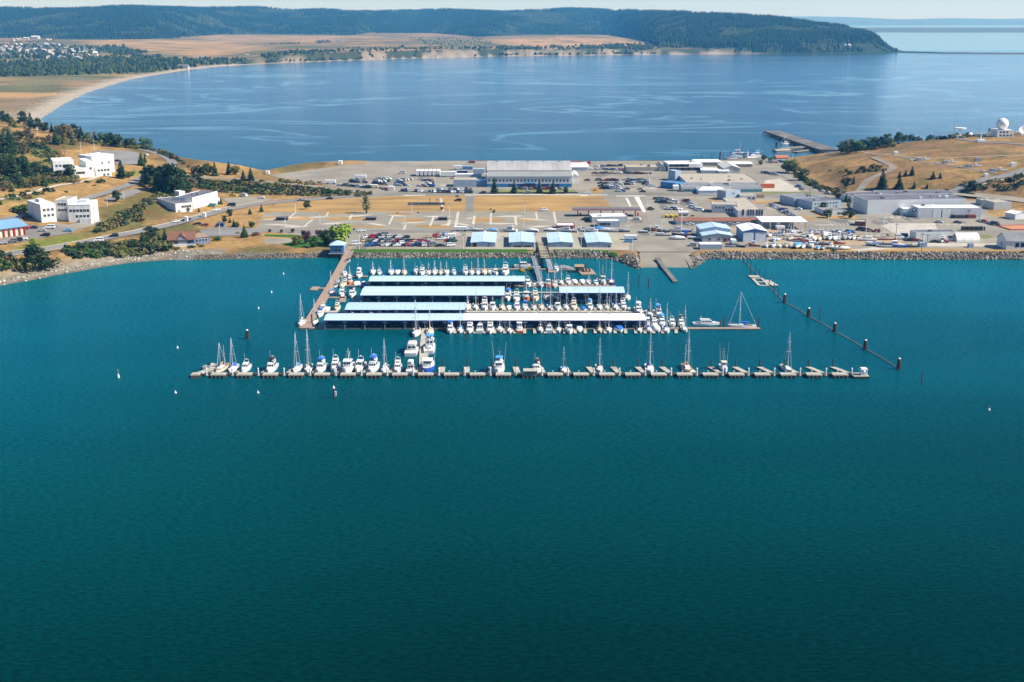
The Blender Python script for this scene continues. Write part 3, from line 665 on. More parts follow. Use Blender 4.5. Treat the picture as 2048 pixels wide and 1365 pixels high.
cruiser('cruiser_black_top', 11., 3.9, BOATW, canopy=CBLACK, stripe=BLACK); cruiser('cruiser_cream', 10., 3.5, CREAM, cabin=CREAM); cruiser('cruiser_red', 11., 3.9, BOATW, canopy=CWHITE, stripe=REDH); cruiser('sport_boat', 8.5, 3.0, BOATW, fly=False, sport=True, stripe=BLUEH)
cruiser('sport_blue', 8.5, 3.0, BOATW, fly=False, sport=True, canopy=CBLUE, stripe=BLUEH)
cruiser('motor_yacht', 16., 4.9, BOATW, stripe=NAVY, canopy=None)
trawler('trawler_white', 12., 4.2, BOATW); trawler('trawler_blue', 14., 4.8, BLUEH, poles=True, forward=True, rig=1.15); trawler('trawler_sky', 12.5, 4.3, BOATW, canopy=CSKY, poles=True, rig=1.2); trawler('trawler_red', 9.5, 3.4, ORANGEH, roof=WHITE, stripe=REDH); trawler('troller', 10., 3.2, BOATW, poles=True, rig=1.3, roof=CREAM); trawler('trawler_navy', 13., 4.5, BOATW, roof=WHITE, canopy=CSKY, stripe=BLUEH)
skiff('runabout', 6.2, 2.3, BOATW); skiff('runabout_blue', 6.4, 2.4, BOATW, inside=CBLUE); skiff('covered_white', 8.0, 2.9, BOATW, cover=CWHITE, name='covered_boat'); skiff('covered_blue', 8.2, 3.0, BOATW, cover=CBLUE, name='covered_boat'); skiff('covered_sky', 7.6, 2.9, BOATW, cover=CSKY, name='covered_boat'); skiff('covered_grey', 6.4, 2.4, STEEL, cover=mat('grey_tarp', (.30, .32, .34)), name='covered_boat'); skiff('skiff_grey', 5.5, 2.0, STEEL); skiff('raft_yellow', 4., 1.8, YELLOWH, name='inflatable_raft', inside=YELLOWH); skiff('covered_navy', 7.8, 2.9, BOATW, cover=CBLACK, name='covered_boat')
DESC = {'sail_white_blue': 'white sailboat with dark blue sail cover', 'sail_white_green': 'white sailboat with green sail cover', 'sail_white_white': 'white sailboat with white furled sail', 'sail_cream': 'cream sailboat with tan sail cover',
        'sail_navy': 'dark blue sailboat with teak deck', 'sail_blue': 'white sailboat with bright blue cover', 'sail_black': 'white sailboat with black sail cover', 'ketch_wood': 'cream two-masted ketch', 'sail_red': 'white sailboat with dark red cover',
        'cruiser_white': 'white flybridge cruiser', 'cruiser_blue_top': 'white cruiser with blue canopy', 'cruiser_sky_top': 'white cruiser with light blue canopy', 'cruiser_sedan': 'low white sedan cruiser', 'cruiser_black_top': 'white cruiser with black canopy',
        'cruiser_cream': 'cream flybridge cruiser', 'cruiser_red': 'white cruiser with red striped hull', 'sport_boat': 'white open sport boat', 'sport_blue': 'white sport boat under blue canvas', 'motor_yacht': 'large white motor yacht', 'trawler_white': 'white wheelhouse trawler',
        'trawler_blue': 'blue hulled fishing trawler with poles', 'trawler_sky': 'white trawler with bright blue canopy and poles', 'trawler_red': 'orange hulled little trawler', 'troller': 'small white troller with tall poles', 'trawler_navy': 'white trawler with blue stripe and canopy',
        'runabout': 'small white runabout', 'runabout_blue': 'white runabout with blue cockpit', 'covered_white': 'boat under white tarp', 'covered_blue': 'boat under dark blue cover', 'covered_sky': 'boat under bright blue tarp', 'covered_grey': 'grey boat under grey tarp', 'skiff_grey': 'small grey skiff',
        'raft_yellow': 'yellow inflatable raft', 'covered_navy': 'boat under black cover'}
def put_boat(key, x, y, z=0., head=180., s=1., mast=None, label=None, group=None):
    """head: 0 = bow away from the camera, 180 = towards it"""
    src, used = PROTO[key]
    if used: o = dup(src)
    else: o = src; PROTO[key][1] = True
    o.location = (x, y, z); o.rotation_euler = (0, 0, R(head)); o.scale = (s, s, s)
    o['label'] = label
    if group: o['group'] = group
    elif 'group' in o: del o['group']
    if mast:
        for ch in o.children:
            if ch.name.split('.')[0] == 'mast' and 'sail' in o.name or ch.name.split('.')[0] == 'mast' and 'ketch' in key: ch.scale = (1, 1, max(mast / s - 1.3, 3))
    return o
def place_rows():
    for lst, phrase, group, bow in ROWS:
        for k, it in enumerate(lst):
            key, px, py = it[:3]; opt = it[3] if len(it) > 3 else {}
            L = {'yacht': 16}.get(key, 10)
            x, y = G(px, py, 0)
            s = opt.get('s', 1) * random.uniform(.9, 1.08)
            if bow == 'near': y += 5.2 * s
            mt = ztop(y, opt['m']) if 'm' in opt else None
            lab = opt.get('l') or f"{DESC[key]}, {ordn(k)} {phrase}"
            put_boat(key, x, y, 0, opt.get('h', 180) + random.uniform(-4, 4), s, mt, lab, group)
ROWS = [
 ([('skiff_grey', 411, 744, {'h': 150, 's': 1.2}), ('ketch_wood', 437, 747, {'m': 684}), ('sail_white_blue', 461, 748, {'m': 674}), ('cruiser_sedan', 486, 748, {'s': 1.05}), ('cruiser_black_top', 538, 748, {'s': 1.1}), ('sail_blue', 590, 748, {'m': 663, 's': 1.1}), ('sail_white_green', 613, 748, {'m': 657, 's': 1.08}),
   ('cruiser_blue_top', 638, 748, {'s': 1.08}), ('cruiser_white', 667, 746), ('trawler_white', 693, 749, {'s': 1.08}), ('cruiser_sedan', 716, 747, {'s': 1.05}), ('cruiser_blue_top', 743, 748, {'s': 1.05}), ('sail_white_white', 768, 748, {'m': 676}), ('cruiser_white', 793, 748), ('cruiser_red', 820, 748, {'s': .95, 'h': 0}),
   ('trawler_blue', 854, 747, {'s': 1.08}), ('trawler_sky', 998, 749, {}), ('cruiser_black_top', 1074, 749, {}), ('sail_blue', 1128, 748, {'m': 692, 's': .75}), ('sail_black', 1200, 747, {'m': 675, 's': .95}), ('sail_white_blue', 1302, 749, {'m': 664, 's': 1.12}), ('ketch_wood', 1378, 749, {'m': 660, 's': 1.05}), ('troller', 1451, 747, {'s': .95}), ('sail_white_green', 1579, 748, {'m': 663, 'h': 185})],
  'along the breakwater from its plank landing', 'boats berthed along the breakwater', 'near'),
 ([('sail_black', 833, 668, {'m': 599, 's': 1.12, 'l': 'white sloop at the inner end of the cross pier beside the yacht'}), ('motor_yacht', 825, 702, {'h': 2, 's': 1.0, 'l': 'large white motor yacht moored stern first along the cross pier'}), ('sail_cream', 860, 667, {'m': 617, 's': 1.12, 'l': 'cream sloop across the cross pier from the white sloop'}), ('trawler_navy', 859.5, 700, {'h': 0, 's': 1.15, 'l': 'blue and white trawler between the cream sloop and the blue fishing trawler'})],
  'boat on the cross pier', 'boats along the cross pier', 'mid0'),
 ([('cruiser_blue_top', 899.5, 668), ('sail_blue', 920, 668, {'m': 611, 's': .9}), ('cruiser_white', 939, 668, {'s': .92}), ('cruiser_sedan', 959.5, 668, {'h': 0}), ('cruiser_white', 980, 669), ('sail_white_white', 999, 666, {'m': 625, 's': .9}), ('sail_black', 1019, 668, {'m': 638, 's': .9}), ('trawler_red', 1039, 668, {'h': 0}), ('sail_white_white', 1081, 667, {'m': 637, 's': .9}), ('sport_boat', 1099, 668, {'h': 0}),
   ('sail_white_green', 1118, 667, {'m': 625, 's': .95}), ('trawler_white', 1139.5, 668.5, {'s': .85}), ('covered_white', 1160, 667, {'s': 1.15}), ('sail_cream', 1200, 667, {'m': 641, 's': .92}), ('sail_white_white', 1219, 667, {'m': 592, 's': .95}), ('covered_blue', 1240.5, 668, {'s': 1.3}), ('sail_black', 1280.5, 667, {'m': 629, 's': .92}), ('sail_white_blue', 1299.5, 667, {'m': 645, 's': .9}), ('covered_white', 1316, 668, {'s': 1.2}), ('sail_white_blue', 1335, 668, {'m': 605}), ('sail_white_white', 1371, 666, {'m': 609, 's': .9})],
  'from the cross pier on the front dock', 'boats in front of the long white roof', 'near'),
 ([('trawler_white', 1295, 655, {'s': .8}), ('cruiser_white', 1311, 656, {'s': .9}), ('cruiser_sky_top', 1326, 655), ('cruiser_sedan', 1347, 656, {'s': .9}), ('cruiser_black_top', 1364.5, 655, {'s': .95})], 'past the white roof end', 'boats berthed past the white roof', 'near'),
 ([('cruiser_red', 1279, 630, {'l': 'red and white flybridge cruiser at the end of the white roof'}), ('sail_white_green', 1302, 636, {'m': 596, 'l': 'white sloop with green cover behind the end of the white roof'}), ('cruiser_sky_top', 1319, 636, {'l': 'cruiser with light blue canopy behind the end of the white roof'})], '', 'boats behind the white roof end', 'near'),
 ([('sail_white_white', 935, 622, {'m': 588}), ('sail_black', 951, 622, {'m': 575}), ('cruiser_white', 969, 623), ('trawler_white', 985, 622, {'s': .8}), ('sail_cream', 1004, 622, {'m': 593}), ('covered_white', 1018, 623), ('cruiser_sedan', 1034, 623), ('sport_blue', 1050, 623), ('sail_red', 1068, 622, {'m': 590}), ('sail_cream', 1083, 622, {'m': 571}), ('sail_white_blue', 1101, 622, {'m': 560}), ('trawler_white', 1116, 622, {'s': .75}), ('sail_white_white', 1134, 622, {'m': 577}), ('cruiser_cream', 1148.5, 622),
   ('covered_blue', 1168, 625, {'s': .9}), ('cruiser_sky_top', 1181, 622, {'s': .9}), ('sail_white_white', 1201, 622, {'m': 571}), ('sail_cream', 1215, 622, {'m': 585}), ('sail_white_blue', 1233.5, 622, {'m': 585}), ('cruiser_white', 1248, 621)],
  'along the inner concrete dock', 'boats on the pier behind the white roof', 'near'),
 ([('cruiser_blue_top', 1016.5, 603), ('cruiser_white', 1033, 605), ('trawler_red', 1053, 604), ('cruiser_cream', 1071, 604), ('sail_black', 1094, 602, {'m': 565}), ('sail_navy', 1112, 603, {'m': 558}), ('cruiser_sedan', 1246, 606, {'s': .9}), ('sail_white_white', 1257, 602, {'m': 543})], 'in the gap between blue boathouses', 'boats between the blue boathouses', 'near'),
 ([('cruiser_sedan', 1056, 576), ('runabout', 1068, 575, {'s': 1.2}), ('sail_white_white', 1082, 576, {'m': 541}), ('trawler_red', 1097, 576, {'s': .9}), ('sail_cream', 1110, 577, {'m': 540})], 'on the seaward side of the plank dock', 'boats on the near side of the plank dock', 'near'),
 ([('sail_black', 1110, 571, {'m': 529}), ('sail_white_green', 1123, 571, {'m': 531}), ('cruiser_sedan', 1137, 571, {'s': .85}), ('covered_white', 1150.5, 571), ('covered_white', 1166, 571), ('sail_white_white', 1178.5, 571, {'m': 550}), ('cruiser_black_top', 1193, 572, {'s': .8}), ('troller', 1207, 572), ('sail_navy', 1224, 572, {'m': 513, 's': 1.1})], 'behind the small blue boathouse', 'boats behind the small blue boathouse', 'near'),
 ([('sail_white_white', 744, 551, {'m': 522}), ('cruiser_sedan', 757, 551, {'s': .8}), ('sail_white_blue', 780, 551, {'m': 519}), ('covered_white', 793, 551), ('sail_cream', 807, 551, {'m': 516}), ('sport_boat', 831, 551), ('cruiser_white', 843, 552, {'s': .85}), ('sail_black', 856, 551, {'m': 524}), ('sail_white_white', 868.6, 551, {'m': 520}), ('sail_cream', 881, 551, {'m': 522}), ('sail_white_green', 892, 551, {'m': 522}), ('cruiser_sedan', 907, 551, {'s': .8}), ('cruiser_white', 930, 551, {'s': .85}), ('sail_white_white', 943, 551, {'m': 522}), ('sail_blue', 956, 551, {'m': 515}), ('sail_cream', 968, 551, {'m': 516}), ('covered_white', 980, 551), ('trawler_white', 991, 551, {'s': .7}), ('cruiser_white', 1010.5, 552, {'s': 1.1})],
  'along the back of the rear boathouse', 'boats behind the rear blue boathouse', 'near'),
 ([('sail_navy', 661, 592, {'m': 541, 'l': 'dark sailboat tied to the plank walkway opposite the small float', 's': .95}), ('runabout', 668, 578, {'l': 'small white runabout nearest the walkway, second finger'}), ('covered_grey', 672, 570, {'l': 'grey tarped boat beside the walkway'}), ('sail_cream', 682, 577, {'m': 548, 'l': 'cream sailboat beside the tarped boat'}), ('cruiser_cream', 688, 573, {'l': 'cream cruiser between sailboat and red boat', 's': .8}), ('cruiser_sedan', 681, 596, {'l': 'low white cruiser by the short walkway finger'}), ('cruiser_black_top', 702, 597, {'l': 'flybridge cruiser with black canopy at the dock corner'}), ('trawler_red', 698, 571, {'l': 'orange little trawler on the second finger', 's': .8}), ('covered_white', 710, 574, {'l': 'white tarped boat on the second finger'}), ('runabout_blue', 723, 577, {'l': 'white runabout with open blue cockpit by the roof corner', 's': 1.3, 'h': 0}),
   ('cruiser_red', 716, 557, {'l': 'red striped cruiser with white top behind the roof corner'}), ('sail_white_green', 698, 556, {'m': 531, 'l': 'small sailboat with green cover beside the red striped cruiser', 's': .8}), ('sport_boat', 687, 554, {'l': 'white sport boat on the shoreward finger', 's': .8}), ('sail_white_white', 600, 655, {'m': 587, 'l': 'tall white sailboat outside the walkway end', 's': 1.1}), ('sail_white_green', 627, 652, {'m': 597, 'l': 'white sloop inside the walkway end, green cover', 's': .9}), ('sport_blue', 637, 637, {'l': 'white sport boat with blue canvas next to the long roof corner'}), ('cruiser_sedan', 643, 626, {'l': 'white cruiser beside the walkway above the long roof corner', 's': .9}), ('covered_white', 652, 625, {'l': 'white covered boat behind the long roof corner', 's': .8}), ('cruiser_cream', 672, 623, {'l': 'cream cruiser behind the long pale roof', 's': .8})],
  '', 'boats beside the plank walkway', 'near'),
]
place_rows()
def bpx(key, px, py, label, head, s=1., mast=None):
    x, y = G(px, py, 0); return put_boat(key, x, y, 0, head, s, ztop(y, mast) if mast else None, label)
bpx('motor_yacht', 1413, 650, 'sleek white motor yacht lying broadside on the end dock', -90, .74)
bpx('sail_white_blue', 1485, 656, 'big white sailboat lying broadside at the outermost dock end', 90, 1.12, 583)
bpx('cruiser_sedan', 1048, 536, 'long white cabin boat lying along the service dock', -88, 1.1); bpx('raft_yellow', 1044, 543, 'yellow inflatable raft tied to the service dock', 30)
bpx('skiff_grey', 1037, 536, 'small grey skiff ahead of the long white cabin boat', -90, 1.1); bpx('covered_grey', 1129, 540, 'grey tarped boat by the service dock shed', -90, 1.4)
bpx('sport_boat', 1113, 541, 'white sport boat below the big gangway landing', 180, .9); bpx('skiff_grey', 695, 525, 'small grey skiff beside the walkway head', 175, 1.3)
bpx('runabout', 606, 653.5, 'small white dinghy at the tip of the plank walkway', 90, .7)
# boats lying in the shade under the boathouse roofs
for row, (y_, xs, ph) in enumerate([(597, (745, 776, 812, 846, 888, 925, 962, 990), 'second blue boathouse roof'), (649, (668, 702, 740, 775, 806, 955, 1072, 1180, 1262), 'long front boathouse roof'), (595, (1137, 1160, 1232), 'small blue boathouse roof'), (567, (765, 806, 850, 893, 942, 985, 1028), 'rear blue boathouse roof')]):
    for k, px in enumerate(xs):
        x, y = G(px, y_, 0); key = ['cruiser_sedan', 'sport_boat', 'cruiser_white', 'sport_blue', 'cruiser_cream'][(k * 3 + row) % 5]
        put_boat(key, x, y + 4, 0, 180, .82, None, f"shaded {DESC[key]}, {ordn(k)} under the {ph}", 'boats shaded by the ' + ph)

# ------------------------------------------------------------------ breakwater of concrete floats
bx0, by0 = G(384, 750, .4); bx1, _ = G(1732, 750, .4)
o = thing('breakwater', 'long floating concrete breakwater with paired floats and finger piers', 'breakwater', (0, by0, 0))
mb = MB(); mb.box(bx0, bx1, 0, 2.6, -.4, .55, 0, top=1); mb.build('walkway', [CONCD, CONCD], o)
def pont(px0, px1):
    x0 = G(px0, 755, 0)[0]; x1 = G(px1, 755, 0)[0]
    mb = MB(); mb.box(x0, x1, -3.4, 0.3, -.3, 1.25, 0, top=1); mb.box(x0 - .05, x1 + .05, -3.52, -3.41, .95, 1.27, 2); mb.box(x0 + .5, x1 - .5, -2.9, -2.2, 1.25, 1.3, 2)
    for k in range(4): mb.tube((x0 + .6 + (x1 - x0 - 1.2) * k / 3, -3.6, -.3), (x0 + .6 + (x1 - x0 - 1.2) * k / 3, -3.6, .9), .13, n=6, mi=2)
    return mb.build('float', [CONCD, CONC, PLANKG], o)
pont(383, 401)
for k in range(25): pont(422.5 + 51.75 * k, 453 + 51.75 * k)
xh = G(1062, 748, 0)[0]; mb = MB(); mb.box(xh - 2.6, xh + 2.2, -3.4, -.4, 1.26, 2.8, 0); mb.box(xh - 3, xh + 2.6, -3.8, 0, 2.8, 2.95, 1); 
hutb = mb.build('timber_shelter', [PLANKG, CONC]); hutb.location = (0, by0, 0); tag(hutb, 'low timber shelter standing on a breakwater float', 'shelter')
FPX_ = [430 + 50.25 * k for k in range(26)]
for k, px in enumerate(FPX_):
    lean = (px - 880) / 800 * 3.6
    x0 = G(px + 7 * (px - 880) / 800 * 1.4, 747, .5)[0]
    mb = MB(); n_ = len(mb.v); w = 1.15; y0, y1 = 2.6, 10.2
    mb.prism([(x0 - w, y0), (x0 + w, y0), (x0 + w - lean, y1), (x0 - w - lean, y1)], .05, .55, 0, top=1); mb.build('finger_pier', [PLANKG, CONC], o)
    p = MB(); p.tube((x0 - lean + .2, by0 + 10.6, -1), (x0 - lean + .2, by0 + 10.6, 3.6), .30, .27, 8); p.tube((x0 - lean + .2, by0 + 10.6, 3.6), (x0 - lean + .2, by0 + 10.6, 3.75), .29, .1, 8)
    p = p.build('mooring_pile', PILE); tag(p, f'dark timber pile at the tip of the {ordn(k)} breakwater finger pier', 'pile', 'dark piles at the finger pier tips')
for k in range(26):
    x0 = G(414.5 + 51.5 * k, 752, 0)[0]; yy = by0 - .6
    p = MB(); p.tube((x0, yy, -1), (x0, yy, 3.0), .27, n=8); p.tube((x0, yy, 3.0), (x0, yy, 3.45), .36, .05, 8, mi=1); p.box(x0 - .5, x0 + .5, yy - .5, yy + .5, .2, .5, 2)
    p = p.build('guide_pile', [PILEW, PILEW, STEEL]); tag(p, f'white capped steel pile in the {ordn(k)} gap between breakwater floats', 'pile', 'white capped piles between the floats')
for k in range(25):
    x0 = G(433 + 51.75 * k, 748, .6)[0]; p = MB(); p.box(x0 - .16, x0 + .16, by0 + .5, by0 + .85, .56, 1.6, 0); p.box(x0 - .22, x0 + .22, by0 + .44, by0 + .9, 1.6, 1.75, 0)
    p = p.build('power_pedestal', WHITE); tag(p, f'small white power pedestal behind the {ordn(k)} paired float', 'pedestal', 'power pedestals on the breakwater')
xe = G(1721, 756, .5)[0]; o = thing('pump_hut', 'small white hut on the outer end of the breakwater', 'hut', (xe, by0 - 1, .95))
MB().box(-2.4, 3.4, -3.0, 2, -1.2, 0, 0, top=1).build('float', [CONCD, CONC], o); mb = MB()
for sx in (.6, 2.8):
    for sy in (-1.8, .3): mb.box(sx - .12, sx + .12, sy - .12, sy + .12, 0, 2.4)
mb.box(.8, 2.6, -1.5, .2, .02, 1.4).build('wall', WHITE, o); MB().box(.4, 3.0, -2.1, .6, 2.4, 2.65, sx=.8, sy=.8).build('roof', WHITE, o)
o2 = MB(); x0, y0 = G(398, 748, .5); x1, y1 = G(427, 735, .5)
o2.prism([(x0 - 2, y0), (x0 + 1.6, y0), (x1 + 2.5, y1), (x1 - 1, y1)], .1, .62, 0, top=1); o2.build('landing_float', [PLANKG, CONC]); tag(bpy.data.objects['landing_float'], 'sloping plank landing at the open end of the breakwater', 'landing')
# ------------------------------------------------------------------ docks
def dock(name, label, pts, w, m=PLANK, z=.5, piles=()):
    """a walkway through photo pixels, w metres wide"""
    q = [Vector((*G(a, b, z), 0)) for a, b in pts]; mb = MB()
    for a, b in zip(q[:-1], q[1:]):
        d = (b - a).normalized(); nrm = Vector((-d.y, d.x, 0)) * w / 2
        mb.prism([(p.x, p.y) for p in (a - nrm, b - nrm, b + nrm, a + nrm)], .05, z, 0, top=1)
    o = mb.build(name, [PLANKG if m is PLANK else CONCD, m]); return tag(o, label, 'dock')
dock('walkway_dock', 'long sloping plank walkway from the shore hut down the marina', [(691, 516), (664, 566), (610, 656)], 4.2, z=.9)
dock('side_float', 'square plank float branching off the outer side of the walkway', [(622, 577), (637, 577)], 8, z=.5); dock('side_gangway', 'narrow plank gangway from the walkway to the square float', [(636, 576.5), (660, 576.5)], 2.2, z=.6)
dock('plank_dock', 'plank dock running behind the two rear boathouse roofs', [(672, 553), (735, 553)], 2.4); dock('rear_dock', 'dock under the rear blue boathouse roof', [(676, 571), (735, 571), (1232, 572.5)], 2.6)
dock('middle_dock', 'dock under the second blue boathouse roof', [(650, 595), (690, 595)], 2.4); dock('finger_dock', 'short plank finger at the dock corner', [(686, 592), (685, 604)], 3.)
dock('central_dock', 'dock running between the two blue boathouses', [(1000, 585), (1120, 585)], 2.2, CONC); dock('inner_dock', 'pale concrete dock behind the long white roof', [(640, 623.5), (1310, 623.5)], 3.6, CONC)
dock('front_dock', 'long outer dock below the front boathouse roof', [(598, 655.5), (1000, 656), (1520, 656.5)], 2.6, PLANK); dock('cross_pier', 'pale plank pier joining the breakwater to the front dock', [(847, 748), (848, 700), (852, 657)], 3.6, CONC)
dock('service_dock', 'plank service dock under the big gangway', [(942, 538), (1030, 538), (1180, 539)], 2.6); dock('gangway_landing', 'square plank landing at the foot of the big gangway', [(1096, 541), (1113, 541)], 10)
dock('work_float', 'wide plank work float with stacked timber', [(1168, 538), (1178, 549)], 8)
for k, px in enumerate([909.5, 930, 949, 969, 989, 1009, 1029, 1049, 1069, 1090, 1109, 1129, 1150, 1170, 1190, 1210, 1230, 1251, 1271, 1290, 1307, 1325, 1352]):
    dock('finger_dock', f'pale finger dock, {ordn(k)} from the cross pier along the front dock', [(px, 656), (px + .6, 667)], 1.3, CONC)['group'] = 'finger docks along the front dock'
for k, px in enumerate([943, 960, 977, 995, 1011, 1026, 1042, 1059, 1076, 1092, 1108, 1125, 1141, 1158, 1175, 1191, 1208, 1224, 1241, 1258]):
    dock('finger_dock', f'pale finger dock, {ordn(k)} along the inner dock behind the white roof', [(px, 623), (px, 614.5)], 1.3, CONC)['group'] = 'finger docks along the inner dock'
for k, px in enumerate([1062, 1076, 1089, 1104, 1130, 1144, 1159, 1172, 1186, 1200, 1216]):
    dock('finger_dock', f'brown finger dock, {ordn(k)} along the dock behind the small boathouse', [(px, 571), (px, 564)], 1.6)['group'] = 'finger docks behind the small boathouse'
def simple_pile(px, py, top, label, r=.28, m=PILE, cap=None, name='mooring_pile', group=None):
    x, y = G(px, py, 0); h = ztop(y, top); p = MB(); p.tube((x, y, -2), (x, y, h), r, r * .9, 8); 
    if cap: p.tube((x, y, h), (x, y, h + r), r * 1.05, .05, 8, mi=1)
    p = p.build(name, [m, cap or m]); return tag(p, label, 'pile', group)
for k, (px, py, t) in enumerate([(1278, 569, 548), (1297, 574, 556), (1040, 545, 526), (1172, 545, 528), (946, 541, 524), (652, 577, 569), (624, 650, 629), (640, 628, 611), (1354, 655, 635), (1448, 657, 636), (1517, 657, 636), (887, 675, 668), (929, 678, 668), (1318, 632, 610), (1440, 656, 640)]):
    simple_pile(px, py, t, ['lone dark pile off the boathouse end', 'second lone dark pile off the boathouse end, nearer the ramp', 'dark pile on the service dock by the white cabin boat', 'dark pile beside the work float', 'dark pile at the free end of the service dock', 'dark pile where the side gangway meets the walkway', 'dark pile at the foot of the plank walkway', 'dark pile halfway down the plank walkway', 'dark pile among boats past the white roof', 'dark pile between yacht and big sailboat', 'dark pile at the outermost dock end', 'dark pile stub in front of the front dock', 'second pile stub in front of the front dock', 'tall dark pile behind the light blue cruiser', 'paired dark pile beside the yacht bow'][k], .32)
# ------------------------------------------------------------------ boathouses
def boathouse(label, pl, pr, yf, yb, zf, m, m2=None, split=None, posts=9, rise=.9, curved=False):
    x0, y0 = G(pl, yf, zf); x1, _ = G(pr, yf, zf); y1 = G(pl, yb, zf)[1]; D = y1 - y0
    o = thing('boathouse', label, 'boathouse', (x0, y0, 0)); W = x1 - x0; mb = MB()
    ys = [0, .25, .5, .75, 1]; prof = [(D * t, zf + rise * (math.sin(t * math.pi) if curved else 1 - abs(2 * t - 1))) for t in ys]
    pts = prof + [(y, z - .22) for y, z in reversed(prof)]
    if split:
        xs = G(split, yf, zf)[0] - x0; mb.prof(pts, 0, xs, 0); r1 = mb.build('roof', m, o); MB().prof([(y, z + .01) for y, z in pts], xs + .02, W, 0).build('roof', m2, o)
    else: mb.prof(pts, 0, W); mb.build('roof', m, o)
    f = MB(); f.box(0, W, -.06, -.004, zf - .5, zf - .05); f.box(0, W, D + .004, D + .06, zf - .75, zf - .05); f.build('fascia', NAVY, o)
    for k in range(posts):
        xx = .4 + (W - .8) * k / (posts - 1)
        p = MB()
        for yy in (.3, D / 2, D - .3): p.tube((xx, yy, -.3), (xx, yy, zf - .1), .14, n=5)
        p.box(xx - .1, xx + .1, .3, D - .3, zf - .6, zf - .3); p.box(xx - 1.2, xx + 1.2, .2, .4, zf - 1.3, zf - .5, sx=.4); p.build('post_frame', STEEL, o)
    MB().box(.4, W - .4, D * .56, D * .6, .5, zf - .35).build('shade_panel', NAVY, o)  # added dark panel, stands in for deep shade under the roof
    n_ = int(W / 7)
    for k in range(n_ + 1):
        xx = W * k / n_
        if k % 2 == 0: MB().box(xx - .03, xx + .03, D * .06, D * .9, 0.5, zf - .7).build('partition', NAVY, o)  # stall partitions, interior shade put into their navy colour
    return o
boathouse('rear blue roofed boathouse nearest the shore', 737, 1050, 563, 552, 4.0, ROOFL, posts=12)
boathouse('second blue roofed boathouse with the deepest roof', 720, 1009, 591, 573, 4.6, ROOFL, posts=9)
boathouse('short blue roofed boathouse third from the shore', 689, 930, 620, 605, 4.2, ROOFB, posts=8)
boathouse('long front boathouse with half blue, half white roof', 647, 1293, 641, 627, 4.2, ROOFL, ROOFW, 926, posts=17)
boathouse('small detached blue roofed boathouse with curved roof', 1119, 1250, 586, 574.5, 5.6, ROOFB, posts=6, rise=1.3, curved=True)
# ------------------------------------------------------------------ log boom, dolphins, buoys, floats
def dolphin(px, py, top, label):
    x, y = G(px, py, 0); h = ztop(y, top); p = MB()
    for k in range(7):
        a = k * math.pi / 3; q = 0 if k == 6 else 1
        p.tube((x + q * .8 * math.cos(a), y + q * .8 * math.sin(a), -2), (x + q * .42 * math.cos(a), y + q * .42 * math.sin(a), h - .3 * (k % 3)), .28, .25, 7)
    p.tube((x, y, h * .8), (x, y, h * .86), .74, n=10); p.tube((x, y, h), (x, y, h + .5), .6, .1, 8, mi=1)
    p = p.build('dolphin', [PILE, PILEW]); return tag(p, label, 'dolphin', 'pile dolphins')
for px, py, t, lab in [(1569, 606, 589, 'dark pile dolphin on the boom closest to shore'), (1617, 634, 617, 'second dark pile dolphin along the boom from shore'), (1669, 664, 647, 'middle dark pile dolphin along the boom'), (1730, 700, 681, 'fourth dark pile dolphin along the boom from shore'), (1797, 739, 718, 'dark pile dolphin at the seaward end of the boom'), (495, 678, 661, 'lone dark dolphin standing off the plank walkway')]: dolphin(px, py, t, lab)
for k, (px, py, t) in enumerate([(1487, 528, 518), (1494, 535, 518), (1501, 549, 521), (1510, 551, 528), (1519, 553, 538), (1530, 562, 548), (1538, 572, 556), (1548, 585, 567), (1557, 595, 577), (1639, 642, 614), (1843, 766, 744)]):
    simple_pile(px, py, t, ['slim pile where the boom meets the rocks', 'slim pile, second along the boom from the rocks', 'tall slim pile behind the small pale float', 'slim pile on the far edge of the pale float', 'short slim pile between float and frame', 'slim pile at the head of the square frame', 'slim pile beside the hollow square frame', 'slim pile below the hollow square frame', 'last slim pile before the first dolphin', 'single slim pile standing alone inside the boom', 'lone slim pile seaward of the last dolphin'][k], .22)
bp_ = [G(*q) for q in [(1488, 522), (1516, 552), (1542, 578), (1569, 605), (1602, 623), (1617, 633), (1652, 652), (1669, 663), (1712, 687), (1730, 698), (1775, 724), (1796, 737)]]
mb = MB()
for a, b in zip(bp_[:-1], bp_[1:]):
    d = math.hypot(b[0] - a[0], b[1] - a[1]); n_ = max(int(d / 12), 1)
    for k in range(n_):
        t0, t1 = k / n_ + .02, (k + 1) / n_ - .02; mb.tube((a[0] + (b[0] - a[0]) * t0, a[1] + (b[1] - a[1]) * t0, .08), (a[0] + (b[0] - a[0]) * t1, a[1] + (b[1] - a[1]) * t1, .08), .25, n=7)
tag(mb.build('log_boom', PLANKG), 'floating boom of chained logs strung between the dolphins', 'log boom')
dock('pale_float', 'small pale float between the slim boom piles', [(1498, 553), (1519, 553)], 5, CONC)
mb = MB(); x0, y0 = G(1518.5, 571, .4); x1, _ = G(1537, 571, .4); y1 = G(1524, 557, .4)[1]; W = x1 - x0; D = y1 - y0; sk = 0
for a, b in (((0, 0), (W, 0)), ((W, 0), (W + sk, D)), ((W + sk, D), (sk, D)), ((sk, D), (0, 0)), ((sk / 2, D / 2), (W + sk / 2, D / 2))): 
    d = Vector((b[0] - a[0], b[1] - a[1], 0)).normalized(); q = Vector((-d.y, d.x, 0)) * .7; A_ = Vector((*a, 0)); B_ = Vector((*b, 0)); mb.prism([(p.x, p.y) for p in (A_ - q, B_ - q, B_ + q, A_ + q)], 0, .45 + .004 * len(mb.v) / 8)
fo = mb.build('frame_float', CONC); fo.location = (x0, y0, 0); tag(fo, 'hollow square frame float tied to the boom', 'float')
